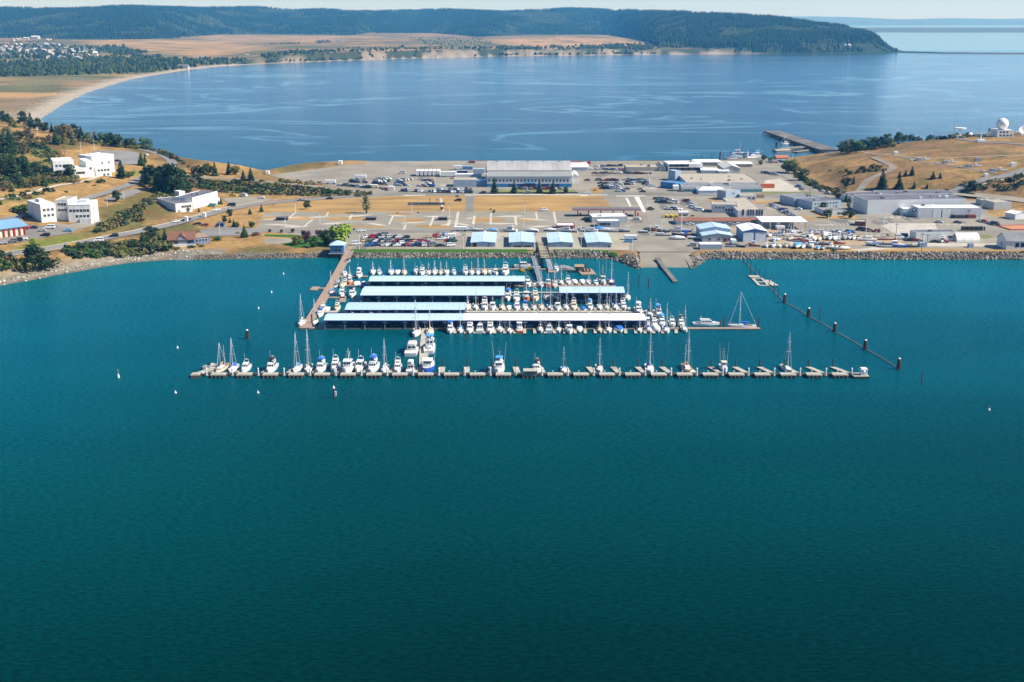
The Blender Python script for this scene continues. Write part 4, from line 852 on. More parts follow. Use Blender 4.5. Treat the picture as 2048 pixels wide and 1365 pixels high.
dock('plank_float', 'narrow pale float beside the hollow frame', [(1532, 560), (1551, 571.5)], 3.4, CONC)
def buoy(px, py, label, h=1.4, c=WHITE, top=None):
    x, y = G(px, py, 0); p = MB(); p.ball((x, y, .2), .45, n=10, k=6); p.tube((x, y, .5), (x, y, h * .85), .15, .09, 7, mi=1); p = p.build('mooring_buoy', [c, top or c]); tag(p, label, 'buoy', 'mooring buoys')
for px, py, lab in [(567, 549, 'small white buoy off the rocky shore'), (543, 586, 'white buoy between the shore buoy and the dolphin line'), (517, 618, 'pale buoy third out from the shore'), (355, 697, 'lone pale buoy far outside the marina'), (351, 787, 'white buoy outside the open breakwater end'), (516, 787, 'white buoy in front of the breakwater floats')]: buoy(px, py, lab)
buoy(1978, 821, 'orange tipped white buoy alone in open water', 1.8, WHITE, ORANGEH)
x, y = G(237, 756, 0); p = MB(); p.tube((x, y, -1), (x, y, 1.2), .5, .4, 8); p.tube((x, y, 1.2), (x, y, 3.2), .12, n=6); p.box(x - .55, x + .55, y - .08, y + .08, 1.9, 3.0, 1); tag(p.build('marker_buoy', [WHITE, GREENH]), 'channel marker buoy with green square board', 'marker buoy')
x, y = G(668, 796, 0); p = MB(); p.tube((x, y, -1), (x, y, 3.6), .42, .36, 9); p.tube((x, y, 3.6), (x, y, 4.6), .5, .06, 9, mi=1); p.box(x + .3, x + .9, y - .3, y + .3, .6, 2.4, 1); tag(p.build('marker_pile', [PILE, PILEW]), 'thick dark pile with white cone top seaward of the breakwater', 'pile')
# ------------------------------------------------------------------ pavements, roads, fields
ASPH = mat('asphalt_lot', (.29, .26, .205), (.205, .187, .15), .035, .95, detail=7); ASPHD = mat('road_asphalt', (.225, .21, .18), (.17, .16, .14), .06, .95, detail=6)
CONCP = mat('pale_concrete', (.54, .49, .41), (.43, .39, .32), .07, .95, detail=6); FIELD = mat('dry_field', (.42, .262, .095), (.25, .16, .066), .05, .95, detail=9, stretch=(.5, 1.5, 1))
RVGR = mat('camp_ground_asphalt', (.29, .265, .21), (.21, .195, .155), .05, .95, detail=6); LAWN = mat('lawn', (.045, .13, .015), (.035, .10, .012), .2, .95); LAWND = mat('thin_lawn', (.14, .17, .05), (.19, .18, .08), .12, .95)
DIRT = mat('bare_dirt', (.40, .30, .19), (.32, .24, .15), .1, .95, detail=5); LINE = mat('road_paint', (.74, .72, .64), (.5, .48, .42), .4, .9); YELL = mat('yellow_paint_line', (.62, .46, .12), (.5, .38, .12), .4, .9)
RAMPC = mat('ramp_concrete', (.28, .255, .205), (.215, .195, .155), .06, .95, detail=6); GRAVEL = mat('gravel_yard', (.48, .44, .37), (.38, .35, .29), .12, .95, detail=6)
def sheet(name, poly, m, lvl, z=3.0, label=None):
    mb = MB(); zz = z + .02 + .012 * lvl; mb.quad(*[(*G(a, b, zz), zz) for a, b in poly])
    o = mb.build(name, m); tag(o, label, kind='structure')
    if o.data.polygons[0].normal.z < 0: o.data.flip_normals()
    return o
sheet('parking_lot', [(700, 498), (935, 499), (1240, 500.5), (1276, 503), (1386, 503), (1400, 501), (1700, 500), (1830, 497), (2060, 500), (2300, 500), (2300, 440), (2060, 436), (1980, 433), (1965, 402), (1690, 398), (1640, 372), (1590, 345), (1562, 316.2), (1500, 319.2), (1330, 324.2), (1140, 322.6), (980, 322.4), (830, 322.9), (690, 324.7), (600, 334.4), (527, 348), (580, 361), (650, 371), (742, 389), (690, 396), (560, 413), (527, 438), (512, 459), (590, 470), (668, 478)], ASPH, 0)
sheet('field', [(560, 405.5), (700, 396.5), (795, 392), (931, 391.6), (930, 423), (640, 424.5), (528, 425), (532, 420)], FIELD, 1); sheet('field', [(949, 391.6), (1203, 391.2), (1213, 404), (1224, 414), (1142, 414), (1142, 423), (948, 423)], FIELD, 1)
sheet('parking_lot', [(527, 427), (640, 424.6), (1100, 423.6), (1118, 456), (1000, 461), (640, 461), (512, 458)], RVGR, 1)
sheet('pavement', [(932, 466), (1258, 466), (1258, 500), (1232, 500), (932, 498.6)], mat('pale_yard', (.38, .345, .265), (.29, .262, .2), .06, .95, detail=6), 1)
for poly in [[(530, 434), (600, 433), (640, 437), (620, 440), (560, 441), (520, 440)], [(650, 436), (700, 434), (748, 436), (730, 440), (660, 441)], [(790, 438), (830, 436), (858, 439), (840, 444), (800, 444)], [(940, 437), (980, 435), (1012, 438), (1000, 444), (950, 445)], [(830, 450), (900, 450), (905, 456), (870, 457), (840, 455)], [(690, 451), (760, 452), (772, 456), (700, 455)], [(650, 422.6), (700, 422), (706, 428), (640, 430)], [(1030, 440), (1070, 438), (1080, 443), (1040, 444)], [(766, 426), (820, 426.5), (828, 430), (790, 431)], [(1180, 428), (1198, 428), (1200, 440), (1170, 444)]]: sheet('field', poly, FIELD, 2)
for k, (a, b, w) in enumerate([((590, 425), (565, 444), 1.4), ((624, 439), (606, 453), 1.4), ((655, 425), (650, 434), 1.2), ((702, 430), (697, 439), 1.3), ((785, 431), (776, 449), 1.3), ((866, 432), (858, 452), 1.5), ((897, 440), (893, 452), 1.8), ((914, 424), (908, 455), 1.8), ((947, 432), (944, 449), 1.6), ((980, 426), (979, 449), 1.4), ((1028, 433), (1030, 451), 1.6), ((1070, 425), (1073, 441), 1.2), ((1105, 424), (1110, 448), 1.5), ((810, 450), (806, 460), 1.2), ((880, 397), (884, 423), 1.4)]):
    (x0, y0), (x1, y1) = G(*a, 3), G(*b, 3); sheet('pavement', [a, b, (b[0] + w * 3.1, b[1]), (a[0] + w * 2.9, a[1])], CONCP, 3)
random.seed(21)
for (xa, ya, xb, yb) in [(525, 440, 610, 434), (530, 449, 600, 452), (615, 436, 660, 433), (640, 449, 690, 446), (690, 434, 745, 430), (735, 447, 775, 452), (775, 431, 815, 433), (800, 447, 850, 444), (845, 433, 905, 434), (905, 446, 945, 452), (930, 438, 948, 436), (985, 434, 1050, 432), (970, 448, 1040, 447), (1035, 437, 1100, 441), (1050, 455, 1105, 452), (880, 452, 905, 447), (560, 455, 620, 453)]:
    n_ = 7; up = []; dn = []
    for k in range(n_):
        t = k / (n_ - 1); q = math.sin(t * math.pi) * 1.5 + .15; xx = xa + (xb - xa) * t; yy = ya + (yb - ya) * t + random.uniform(-.25, .25); up.append((xx, yy - q * .75)); dn.append((xx, yy + q * .75))
    sheet('pavement', dn + up[::-1], CONCP, 4)
sheet('road', [(742, 389), (796, 385.5), (1200, 384.6), (1440, 387), (1600, 392), (1600, 397), (1440, 393), (1210, 390.6), (931, 391), (796, 391.6), (700, 395.6)], ASPHD, 2); sheet('road', [(932, 391), (948, 391), (947, 423.5), (931, 423.5)], ASPHD, 3)
sheet('road', [(640, 461), (1118, 457), (1118, 463), (640, 468), (520, 464), (520, 458)], ASPHD, 3); sheet('road', [(1290, 394), (1312, 394), (1352, 470), (1300, 470)], mat('worn_asphalt', (.31, .285, .23), (.22, .205, .165), .04, .95, detail=6), 2)
for poly in [[(800, 390.5), (850, 390.2), (852, 391.2), (810, 391.6)], [(928, 390.2), (975, 389), (1215, 389.6), (1215, 390.5), (975, 390.2), (930, 391.2)], [(1268, 394), (1278, 393.8), (1292, 424), (1286, 425)], [(1232, 392), (1290, 391.6), (1290, 392.6), (1232, 393)], [(1250, 395), (1256, 398), (1263, 413), (1259, 413)], [(1160, 391.5), (1176, 391), (1176, 392.2), (1160, 392.6)]]: sheet('pavement', poly, LINE, 4)
sheet('grass_verge', [(1000, 380.5), (1150, 380.5), (1157, 386.5), (985, 387.5)], LAWND, 2); sheet('grass_verge', [(702, 497.8), (935, 498.6), (1068, 498.8), (1068, 501.2), (930, 501), (705, 500.6)], LAWN, 1, 2.9); sheet('grass_verge', [(1110, 499.2), (1200, 499.4), (1240, 500), (1235, 501.5), (1108, 501.2)], LAWND, 1, 2.9)
sheet('grass_verge', [(528, 469), (585, 470), (660, 477), (662, 494), (590, 496), (560, 488), (585, 484), (588, 476), (530, 473)], LAWN, 2, 3.0); sheet('grass_verge', [(1960, 470), (1978, 469.5), (1990, 475), (1970, 478), (1958, 476)], LAWND, 3); sheet('grass_verge', [(1524, 384), (1620, 383.5), (1630, 388), (1520, 388)], LAWND, 3)
sheet('pavement', [(527, 478), (560, 477), (586, 479), (580, 488), (530, 488)], RVGR, 1); sheet('field', [(1400, 498), (1700, 497), (2060, 500), (2060, 503.4), (1700, 502.6), (1400, 502)], FIELD, 2)
sheet('field', [(1412, 401), (1440, 391), (1452, 392), (1452, 404), (1425, 407)], FIELD, 3); sheet('field', [(1500, 402), (1560, 402), (1562, 408), (1490, 408)], FIELD, 3); sheet('field', [(1620, 421), (1700, 428), (1718, 438), (1640, 438)], FIELD, 3); sheet('field', [(1600, 428), (1640, 440), (1620, 442)], FIELD, 3)
sheet('yard', [(1530, 361), (1560, 358), (1598, 378), (1600, 384), (1525, 383)], GRAVEL, 3); sheet('yard', [(1755, 447), (1870, 447), (1880, 470), (1800, 474)], GRAVEL, 3); sheet('yard', [(1440, 455), (1530, 486), (1810, 494), (1800, 472), (1700, 470), (1540, 458)], DIRT, 2); sheet('yard', [(1180, 377), (1200, 374), (1208, 386), (1185, 387)], FIELD, 4)
sheet('pavement', [(1258, 470), (1400, 470), (1386, 504), (1276, 504)], RAMPC, 3); sheet('road', [(1700, 500), (1830, 486), (2060, 488), (2060, 494), (1840, 493), (1720, 503)], GRAVEL, 4)
for k in range(9): sheet('road_markings', [(1660 + 8 * k, 447 - .2 * k), (1661 + 8 * k, 447 - .2 * k), (1667 + 8 * k, 452), (1666 + 8 * k, 452)], LINE, 5)
for k in range(12): sheet('road_markings', [(1766 + 14 * k % 190, 434.5 + (k // 6) * 14), (1774 + 14 * k % 190, 434.5 + (k // 6) * 14), (1774 + 14 * k % 190, 435.4 + (k // 6) * 14), (1766 + 14 * k % 190, 435.4 + (k // 6) * 14)], LINE, 6)
mb = MB(); fx_ = np.array([G(*q) for q in FRONT])
for xa, xb in ((699, 1066), (1108, 1236)):
    v_ = np.arange(G(xa, 516)[0], G(xb, 517)[0], 5.)
    for a_, b_ in zip(v_[:-1], v_[1:]):
        ya, yb = [float(np.interp(q, fx_[:, 0], fx_[:, 1])) for q in (a_, b_)]; e0, e1 = 3.4 + .5 * math.sin(a_ * .3), 3.4 + .5 * math.sin(b_ * .3)
        mb.quad((a_, ya + e0, 1.95), (b_, yb + e1, 1.95), (b_, yb + 6.4, 3.085), (a_, ya + 6.4, 3.085)); mb.quad((a_, ya + 6.4, 3.085), (b_, yb + 6.4, 3.085), (b_, yb + 9.5, 3.09), (a_, ya + 9.5, 3.09))
o = mb.build('grass_verge', LAWN); tag(o, 'green grass bank above the rocks', kind='structure')
# slipway
rx = [G(1279, 505, 3.06), G(1385, 505, 3.06), G(1384, 538, -.25), G(1282, 538, -.25)]
mb = MB(); n_ = 8
for k in range(n_):
    t0, t1 = k / n_, (k + 1) / n_
    def q(i, j, t): return (rx[i][0] + (rx[j][0] - rx[i][0]) * t, rx[i][1] + (rx[j][1] - rx[i][1]) * t, 3.06 - 3.31 * t)
    mb.quad(q(0, 3, t0), q(0, 3, t1 - .003), q(1, 2, t1 - .003), q(1, 2, t0), mi=1 if t0 > .72 else 0)
mb.m = [1 if i >= 6 else 0 for i in range(len(mb.f))]
o = mb.build('boat_ramp', [RAMPC, mat('wet_ramp_concrete', (.25, .24, .19), (.18, .17, .13), .2, .7)]); o.data.flip_normals() if o.data.polygons[0].normal.z < 0 else None; tag(o, 'wide concrete boat ramp sloping into the water', kind='structure')
for (a, b, lab) in [((1269, 509), (1283, 538), 'low dark timber kerb wall along the ramp by the rock corner'), ((1359, 500), (1383, 538), 'low dark timber kerb wall along the ramp by the boat yard')]:
    p0, p1 = Vector((*G(*a, 3), 3.3)), Vector((*G(*b, 0), .3)); d = (p1 - p0).normalized(); s_ = Vector((.3, 0, 0)); mb = MB(); mb.loft([[p - s_ - Vector((0, 0, 1.2)), p + s_ - Vector((0, 0, 1.2)), p + s_, p - s_] for p in (p0, p1)]); tag(mb.build('kerb_wall', PLANKG), lab, 'wall')
mb = MB(); pp = [(1315, 515, 3.0), (1322, 526, 1.5), (1334, 542, .9), (1351, 563, .8)]; q = [Vector((*G(a, b, z), z)) for a, b, z in pp]
for a, b in zip(q[:-1], q[1:]):
    nrm = Vector((1.25, 0, 0)); mb.loft([[p - nrm - Vector((0, 0, 1.1)), p + nrm - Vector((0, 0, 1.1)), p + nrm, p - nrm] for p in (a, b)])
tag(mb.build('ramp_float', mat('dark_float_side', (.10, .09, .075), (.22, .2, .17), .5)), 'long floating boarding pier bent down the middle of the boat ramp', 'pier')
# ------------------------------------------------------------------ roads laid over the hills
def drape(name, pts, w, m, lift=.22, step=3.0):
    Q = [P(*p) for p in pts]; L_ = [0]
    for a, b in zip(Q[:-1], Q[1:]): L_.append(L_[-1] + math.hypot(b[0] - a[0], b[1] - a[1]))
    # smooth centreline
    t = np.arange(0, L_[-1], step); xs = np.interp(t, L_, [q[0] for q in Q]); ys = np.interp(t, L_, [q[1] for q in Q])
    for _ in range(10): xs[1:-1] = (xs[:-2] + 2 * xs[1:-1] + xs[2:]) / 4; ys[1:-1] = (ys[:-2] + 2 * ys[1:-1] + ys[2:]) / 4
    dx = np.gradient(xs); dy = np.gradient(ys); n_ = np.hypot(dx, dy) + 1e-6; nx, ny = -dy / n_, dx / n_
    v = []; K = 5
    zc = hs(xs, ys); z = [hs(xs + nx * w * (k / (K - 1) - .5), ys + ny * w * (k / (K - 1) - .5)) for k in range(K)]
    zz = np.maximum.reduce(z) * .5 + np.stack(z).mean(0) * .5
    for i in range(len(t)):
        for k in range(K):
            u = k / (K - 1) - .5; v.append((xs[i] + nx[i] * w * u, ys[i] + ny[i] * w * u, max(z[k][i], zz[i] - .2) + lift))
    o = npmesh(name, v, gridfaces(K, len(t)), m); 
    if o.data.polygons[0].normal.z < 0: o.data.flip_normals()
    tag(o, kind='structure'); return o
ROADC = mat('hill_road_asphalt', (.23, .22, .205), (.18, .175, .165), .06, .95, detail=5); PATHC = mat('pale_path', (.50, .44, .33), (.42, .36, .27), .1, .95)
MAIN = [(-60, 520), (0, 511), (60, 503), (110, 496), (180, 483), (260, 468), (330, 453), (400, 434), (450, 420), (520, 408), (600, 401), (690, 394), (742, 388)]
drape('road', MAIN, 10, ROADC); drape('pavement', [(p[0], p[1] - 4.2 - i * .05) for i, p in enumerate(MAIN[1:-1])], 1.3, PATHC, .3); drape('pavement', [(p[0], p[1] + 4.6 - i * .1) for i, p in enumerate(MAIN[1:9])], 1.2, PATHC, .3)
drape('road', [(-40, 452), (0, 444), (60, 430), (82, 424), (181, 396), (225, 383), (264, 370), (290, 352)], 8, ROADC); drape('road', [(130, 275), (144, 276), (199, 286), (281, 298), (325, 310), (344, 322), (345, 333), (330, 343)], 8, ROADC)
drape('pavement', [(199, 283), (281, 295.5), (328, 307), (350, 322)], 1.5, PATHC, .3); drape('road', [(340, 350), (375, 352.5), (430, 356.5), (500, 361), (560, 366.5), (640, 375), (742, 388)], 8, ASPH); drape('road', [(0, 400), (60, 388), (110, 372), (160, 366), (215, 350)], 4, PATHC)
drape('road', [(1715, 386), (1730, 366), (1752, 352), (1785, 340), (1790, 334), (1765, 324), (1745, 315)], 6, mat('grey_hill_road', (.26, .225, .175), (.21, .18, .14), .1, .95)); drape('road', [(1880, 392), (1935, 374), (1990, 357), (2060, 338)], 9, ROADC); drape('pavement', [(1895, 388), (1960, 372), (2010, 360), (2060, 344)], 1.6, PATHC, .3)
drape('road', [(1905, 390), (1960, 395), (2020, 400), (2080, 406)], 16, ASPH); drape('pavement', [(1700, 301), (1760, 310), (1840, 317), (1960, 314), (2060, 310)], 1.5, PATHC, .25); drape('road', [(1890, 276), (1960, 285), (2060, 291)], 6, ROADC); drape('road', [(1560, 330), (1590, 335), (1560, 345), (1600, 365), (1650, 388)], 10, ASPH)
drape('pavement', [(1800, 315), (1850, 326), (1900, 331), (1950, 340), (2000, 348)], 3, ROADC)
def drape_lot(name, poly, m, lift=.25, cell=1.2):
    Q = [P(*p)[:2] for p in poly]; xs = np.arange(min(q[0] for q in Q), max(q[0] for q in Q), cell); ys = np.arange(min(q[1] for q in Q), max(q[1] for q in Q), cell)
    gx, gy = np.meshgrid(xs, ys); f = gridfaces(len(xs), len(ys)); ins = sdf(Q, gx.ravel(), gy.ravel()) > 0; f = f[ins[f].sum(1) >= 3]
    o = npmesh(name, np.stack([gx.ravel(), gy.ravel(), hs(gx, gy).ravel() + lift], 1), f, m); tag(o, kind='structure'); return o
drape_lot('parking_lot', [(163, 314), (190, 302), (257, 302), (281, 308), (276, 330), (236, 331), (210, 318)], ROADC); drape_lot('parking_lot', [(207, 400), (222, 391), (262, 379), (290, 380), (270, 391), (220, 406)], ROADC); drape_lot('parking_lot', [(-30, 492), (-30, 480), (50, 470), (40, 457), (98, 452), (160, 461), (150, 466), (75, 479), (20, 489)], ASPHD)
drape_lot('parking_lot', [(443, 398), (500, 393), (548, 399), (520, 408), (470, 416)], ASPH); drape_lot('parking_lot', [(395, 462), (440, 455), (530, 458), (525, 470), (460, 473), (420, 474)], ROADC); drape_lot('pavement', [(108, 446), (135, 450), (165, 444), (205, 442), (200, 450), (150, 462), (104, 452)], ASPH)
# ------------------------------------------------------------------ buildings
def win(parent, x, z, w, h, side, W, D, frame=WHITE, glass=GLASS):
    mb = MB(); a, b = -.07, .02
    def bx(u0, u1, z0, z1, d0, d1, mi):
        if side == 'f': mb.box(u0, u1, d0, d1, z0, z1, mi)
        elif side == 'l': mb.box(d0, d1, u0, u1, z0, z1, mi)
        else: mb.box(W - d1, W - d0, u0, u1, z0, z1, mi)
    bx(x - w / 2, x + w / 2, z, z + h, a, b, 0); bx(x - w / 2 + .1, x - .05, z + .1, z + h - .1, a - .03, b, 1); bx(x + .05, x + w / 2 - .1, z + .1, z + h - .1, a - .03, b, 1)
    return mb.build('window', [frame, glass], parent)
def bld(name, label, fl, fr, top, back=None, D=None, wall=WALLG, roof=ROOFG, kind='flat', wins=(), doors=(), cat='building', over=.4, rise=None, band=None, bandh=.25, z0=None, sink=1.5, hh=None):
    a, b = (P(*fl), P(*fr)); ang = math.atan2(b[1] - a[1], b[0] - a[0]); W = math.hypot(b[0] - a[0], b[1] - a[1]); z = min(a[2], b[2]) if z0 is None else z0
    h = hh or ztop(a[1], top) - z
    if D is None: D = max(G(fl[0], back, z + h)[1] - a[1], 4.)
    o = thing(name, label, cat, (a[0], a[1], z), ang); rise = D * .12 if rise is None and kind == 'gx' else W * .10 if rise is None else rise
    mb = MB()
    if kind == 'flat':
        mb.box(0, W, 0, D, -sink, h - .4)
        for q in ((0, W, 0, .25), (0, W, D - .25, D), (0, .25, .25, D - .25), (W - .25, W, .25, D - .25)): mb.box(*q, h - .4, h)
        w = mb.build('wall', wall, o); r = MB().box(.25, W - .25, .25, D - .25, h - .398, h - .3).build('roof', roof, o)
        random.seed(int(W * 31 + D * 7))
        if W > 18 and D > 8:
            for k in range(int(min(6, W * D / 160))):
                u, v, s_ = random.uniform(.1, .85) * W, random.uniform(.2, .75) * D, random.uniform(.8, 1.8); MB().box(u, u + s_ * 1.4, v, v + s_, h - .3, h + s_ * .55).build('roof_vent', random.choice([STEEL, WHITE, ROOFD]), r)
    elif kind == 'gx':
        mb.box(0, W, 0, D, -sink, h); mb.prof([(0, h), (D, h), (D / 2, h + rise)], .01, W - .01); w = mb.build('wall', wall, o)
        s_ = rise / (D / 2); ov = over; MB().prof([(-ov, h - ov * s_ + .04), (D / 2, h + rise + .04), (D + ov, h - ov * s_ + .04), (D + ov, h - ov * s_ + .2), (D / 2, h + rise + .22), (-ov, h - ov * s_ + .2)], -ov, W + ov).build('roof', roof, o)
    elif kind == 'gy':
        mb.box(0, W, 0, D, -sink, h); mb.profy([(0, h), (W, h), (W / 2, h + rise)], .01, D - .01); w = mb.build('wall', wall, o)
        s_ = rise / (W / 2); ov = over; rf_ = MB().profy([(-ov, h - ov * s_ + .04), (-ov, h - ov * s_ + .2), (W / 2, h + rise + .22), (W + ov, h - ov * s_ + .2), (W + ov, h - ov * s_ + .04), (W / 2, h + rise + .04)], -ov, D + ov); rf_ = rf_.build('roof', roof, o); MB().box(W / 2 - .25, W / 2 + .25, -ov, D + ov, h + rise + .2, h + rise + .34).build('ridge_cap', WHITE if roof is not ROOFR else ROOFR, rf_)
    elif kind == 'open':
        for x_ in (.3, W / 3, W * 2 / 3, W - .3): mb.box(x_ - .2, x_ + .2, .2, .6, 0, h); mb.box(x_ - .2, x_ + .2, D - .6, D - .2, 0, h)
        mb.box(0, W * .78, D * .35, D, -sink, h - .2); w = mb.build('wall', wall, o); MB().prof([(-.5, h), (D, h + rise), (D, h + rise + .2), (-.5, h + .2)], -.6, W + .6).build('roof', roof, o)
    elif kind == 'barrel':
        n_ = 10; pf = [(D * (1 - math.cos(math.pi * k / n_)) / 2, h * math.sin(math.pi * k / n_)) for k in range(n_ + 1)]; MB().prof([(y, zz - .4) for y, zz in pf], 0, W).build('shell', roof, o); w = o
    elif kind == 'tent':
        mb.box(0, W, 0, D, -sink, h * .62); w = mb.build('wall', wall, o); MB().loft([[(-.3, -.3, h * .62 + .01), (W + .3, -.3, h * .62 + .01), (W + .3, D + .3, h * .62 + .01), (-.3, D + .3, h * .62 + .01)], [(W * .16, D * .5 - .3, h * 1.05), (W * .84, D * .5 - .3, h * 1.05), (W * .84, D * .5 + .3, h * 1.05), (W * .16, D * .5 + .3, h * 1.05)]]).build('roof', roof, o)
    if band: MB().box(-.05, W + .05, -.06, -.005, -sink, h * bandh).build('plinth', band, o)
    for s in wins:
        side, u0, u1, n_, zf, ww, wh = s[:7]; span = W if side == 'f' else D
        for k in range(n_): win(o, span * (u0 + (u1 - u0) * (k + .5) / n_), h * zf, ww, wh, side, W, D, *(s[7:]))
    for (u, ww, wh, m_) in doors:
        MB().box(W * u - ww / 2, W * u + ww / 2, -.09, .02, 0, wh).build('door', m_, o)
    o['dims'] = (W, D, h); return o
SHEDS = [((942, 494.5), (991, 494.5), 485.7, 466, 'pale blue storage shed, first in the row from the car park'), ((1019, 495), (1068.6, 495), 485.6, 466.3, 'pale blue storage shed with two dark openings beside the gangway'), ((1097, 495), (1146, 495), 486, 466.8, 'pale blue storage shed just past the gangway head'), ((1174, 495.5), (1223, 495.5), 486, 466.8, 'pale blue storage shed nearest the boat ramp')]
for k, (a, b, t, bk, lab) in enumerate(SHEDS):
    dr = [(.15, 2.4, 2.4, BLACK), (.72, 1.2, 2.2, WALLB)] if k == 0 else [(.06, .9, 2.2, WALLB), (.31, 4.2, 1.0, BLACK), (.5, 1.0, 2.3, WALLB), (.73, 4.2, 1.0, BLACK), (.95, .9, 2.2, WALLB)] if k == 1 else [(.25, .1, 2.7, WALLB), (.5, .1, 2.7, WALLB), (.75, .1, 2.7, WALLB), (.9, 1.2, 1.2, NAVY)]
    bld('storage_shed', lab, a, b, t, bk, wall=WALLS, roof=ROOFL, kind='gy', rise=.55, doors=dr, cat='shed')['group'] = 'blue storage sheds on the shore'
# hangar
a = P(974, 374.7); b = P(1143.5, 374.7); W = b[0] - a[0]; o = thing('hangar', 'huge grey hangar with curved weathered roof and blue base band', 'hangar', (a[0], a[1], a[2])); D = 62; h1 = ztop(a[1], 354)-3
MB().box(0, W, 0, 9, -1, h1).build('lean_to', WALLC, o); MB().box(-.1, W + .1, -.1, -.01, -1, h1 * .33).build('plinth', HBLUE, o)
MB().prof([(-.4, h1), (9, h1 + 3.2), (9, h1 + 3.4), (-.4, h1 + .25)], -.2, W + .2).build('lower_roof', mat('hangar_lower_roof', (.28, .29, .28), (.23, .24, .23), .1, .7), o)
MB().box(0, W, 9.01, D, -1, h1 + 3.8).build('wall', WALLC, o); MB().box(-.05, W + .05, 8.9, 9.0, h1 + 3.0, h1 + 3.9).build('fascia', ROOFD, o)
hr = h1 + 3.9; R_ = ztop(a[1] + 30, 325) - 3; n_ = 14; pf = [(8.6 + (D - 8) * k / n_, hr + (R_ - hr) * math.sin(math.pi * k / n_) ** .8) for k in range(n_ + 1)]
rf_ = MB().prof(pf + [(D + .6, hr - .3), (8.6, hr - .3)], -.4, W + .4).build('roof', HANGR, o)
for k in range(5): MB().box(W * (.1 + .19 * k), W * (.1 + .19 * k) + 1.2, 33, 34.2, R_ - .3, R_ + .9).build('roof_vent', STEEL, rf_)
for k in range(23): win(o, W * (.02 + .042 * k) + .6, h1 * .52, 1.6, 2.0, 'f', W, D, WHITE)
for u, w_ in ((.28, 3), (.40, 4), (.5, 10), (.69, 5), (.83, 3)): MB().box(W * u - w_ / 2, W * u + w_ / 2, -.2, -.11, 0, 2.6).build('door', NAVY, o)
MB().box(W * .44, W * .57, -2.2, -.12, 3.1, 3.5).build('entrance_canopy', HBLUE, o); MB().box(-1.6, 0, 3, 50, -1, h1 + 2).build('end_wall', WALLC, o)
bld('annex', 'white gabled annex against the end wall of the hangar', (1144, 367), (1156, 367), 352, 345, wall=WALLW, roof=ROOFW, kind='gy', rise=1.5); bld('long_shed', 'white roofed long shed behind the hangar end', (1140, 342), (1177, 342), 335, 326, wall=WALLC, roof=ROOFW, kind='gx', rise=.8, cat='shed')
bld('red_shed', 'low dark red shed on the bay edge behind the hangar', (1140, 329), (1166, 329), 327, 324.4, wall=CONTR, roof=CONTR, kind='gx', rise=1.2, cat='shed'); bld('shipping_container', 'small dark red container on the bay edge', (1175, 329), (1181, 329), 323.5, D=6, wall=BRICKR, roof=BRICKR, cat='container')
bld('warehouse', 'long low brown warehouse with tan roof', (1252, 342.5), (1317, 342.5), 334.5, 329, wall=WALLT, roof=ROOFT); bld('office_block', 'white two storey block with big dark window bays', (1336, 343.5), (1405, 343), 328, 322, wall=WALLW, roof=ROOFW, wins=[('f', .05, .98, 5, .12, 7, 2.6, WHITE), ('f', .08, .55, 3, .60, 8, 2.2, WHITE)])
bld('end_house', 'little grey gabled house joined to the brown warehouse', (1318, 343), (1332, 343), 335, 328, wall=WALLG, roof=ROOFG, kind='gy', rise=1.6, cat='house')
bld('long_shed', 'long white roofed shed beside the bay harbour', (1391, 333), (1442, 333), 325, 319.5, wall=WALLT, roof=ROOFW, kind='gx', rise=.5, cat='shed'); bld('long_shed', 'white roofed shed closest to the bay harbour', (1446, 335), (1505, 335), 328.5, 324, wall=WALLT, roof=ROOFW, kind='gx', rise=.5, cat='shed')
bld('gable_shed', 'grey gable fronted shed with pale roof below the white sheds', (1447, 346), (1480, 346), 337, 328, wall=WALLG, roof=mat('pale_roof', (.58, .57, .52)), kind='gy', rise=2.2, cat='shed'); bld('low_shed', 'very low white roofed shed behind the flat grey store', (1402, 346.5), (1435, 347), 341, 336, wall=WALLC, roof=ROOFW, kind='gx', rise=.6, cat='shed'); bld('low_shed', 'small low white roofed shed beside the gable shed', (1437, 347.5), (1458, 347.5), 343, 339, wall=WALLC, roof=ROOFW, kind='gx', rise=.6, cat='shed')
bld('grey_store', 'broad flat grey roofed store building', (1373, 375.5), (1518, 375.5), 365.5, 347, wall=WALLS, roof=ROOFT); bld('front_annex', 'long grey annex with teal band in front of the flat store', (1366, 384.5), (1524, 384.5), 374.5, 366, wall=WALLC, roof=ROOFG, band=TEAL, bandh=.55, wins=[('f', .02, .1, 2, .2, 2, 1.5)])
bld('blue_entrance', 'blue entrance porch at the corner of the flat store', (1350, 379), (1371, 375.5), 367, D=14, wall=HBLUE, roof=WALLB, cat='porch'); bld('roof_house', 'small blue grey plant house on the flat store corner', (1350, 362), (1362, 361), 347, D=9, wall=WALLS, roof=ROOFL, hh=8)
bld('white_tent', 'long white event tent in front of the flat store', (1397, 389), (1450, 389), 376.5, D=12, wall=CWHITE, roof=CWHITE, kind='tent', cat='tent'); bld('grey_block', 'small grey two storey block beside the white tent', (1451, 401), (1480, 398), 382.5, 379, wall=WALLS, roof=ROOFT, wins=[('f', .45, .6, 1, .55, 1.6, 1.6)]); bld('link_block', 'low pale block behind the L shaped barracks', (1481, 402), (1513, 402), 391, 387, wall=WALLC, roof=ROOFT, wins=[('f', .4, .95, 2, .3, 2, 1.6)])
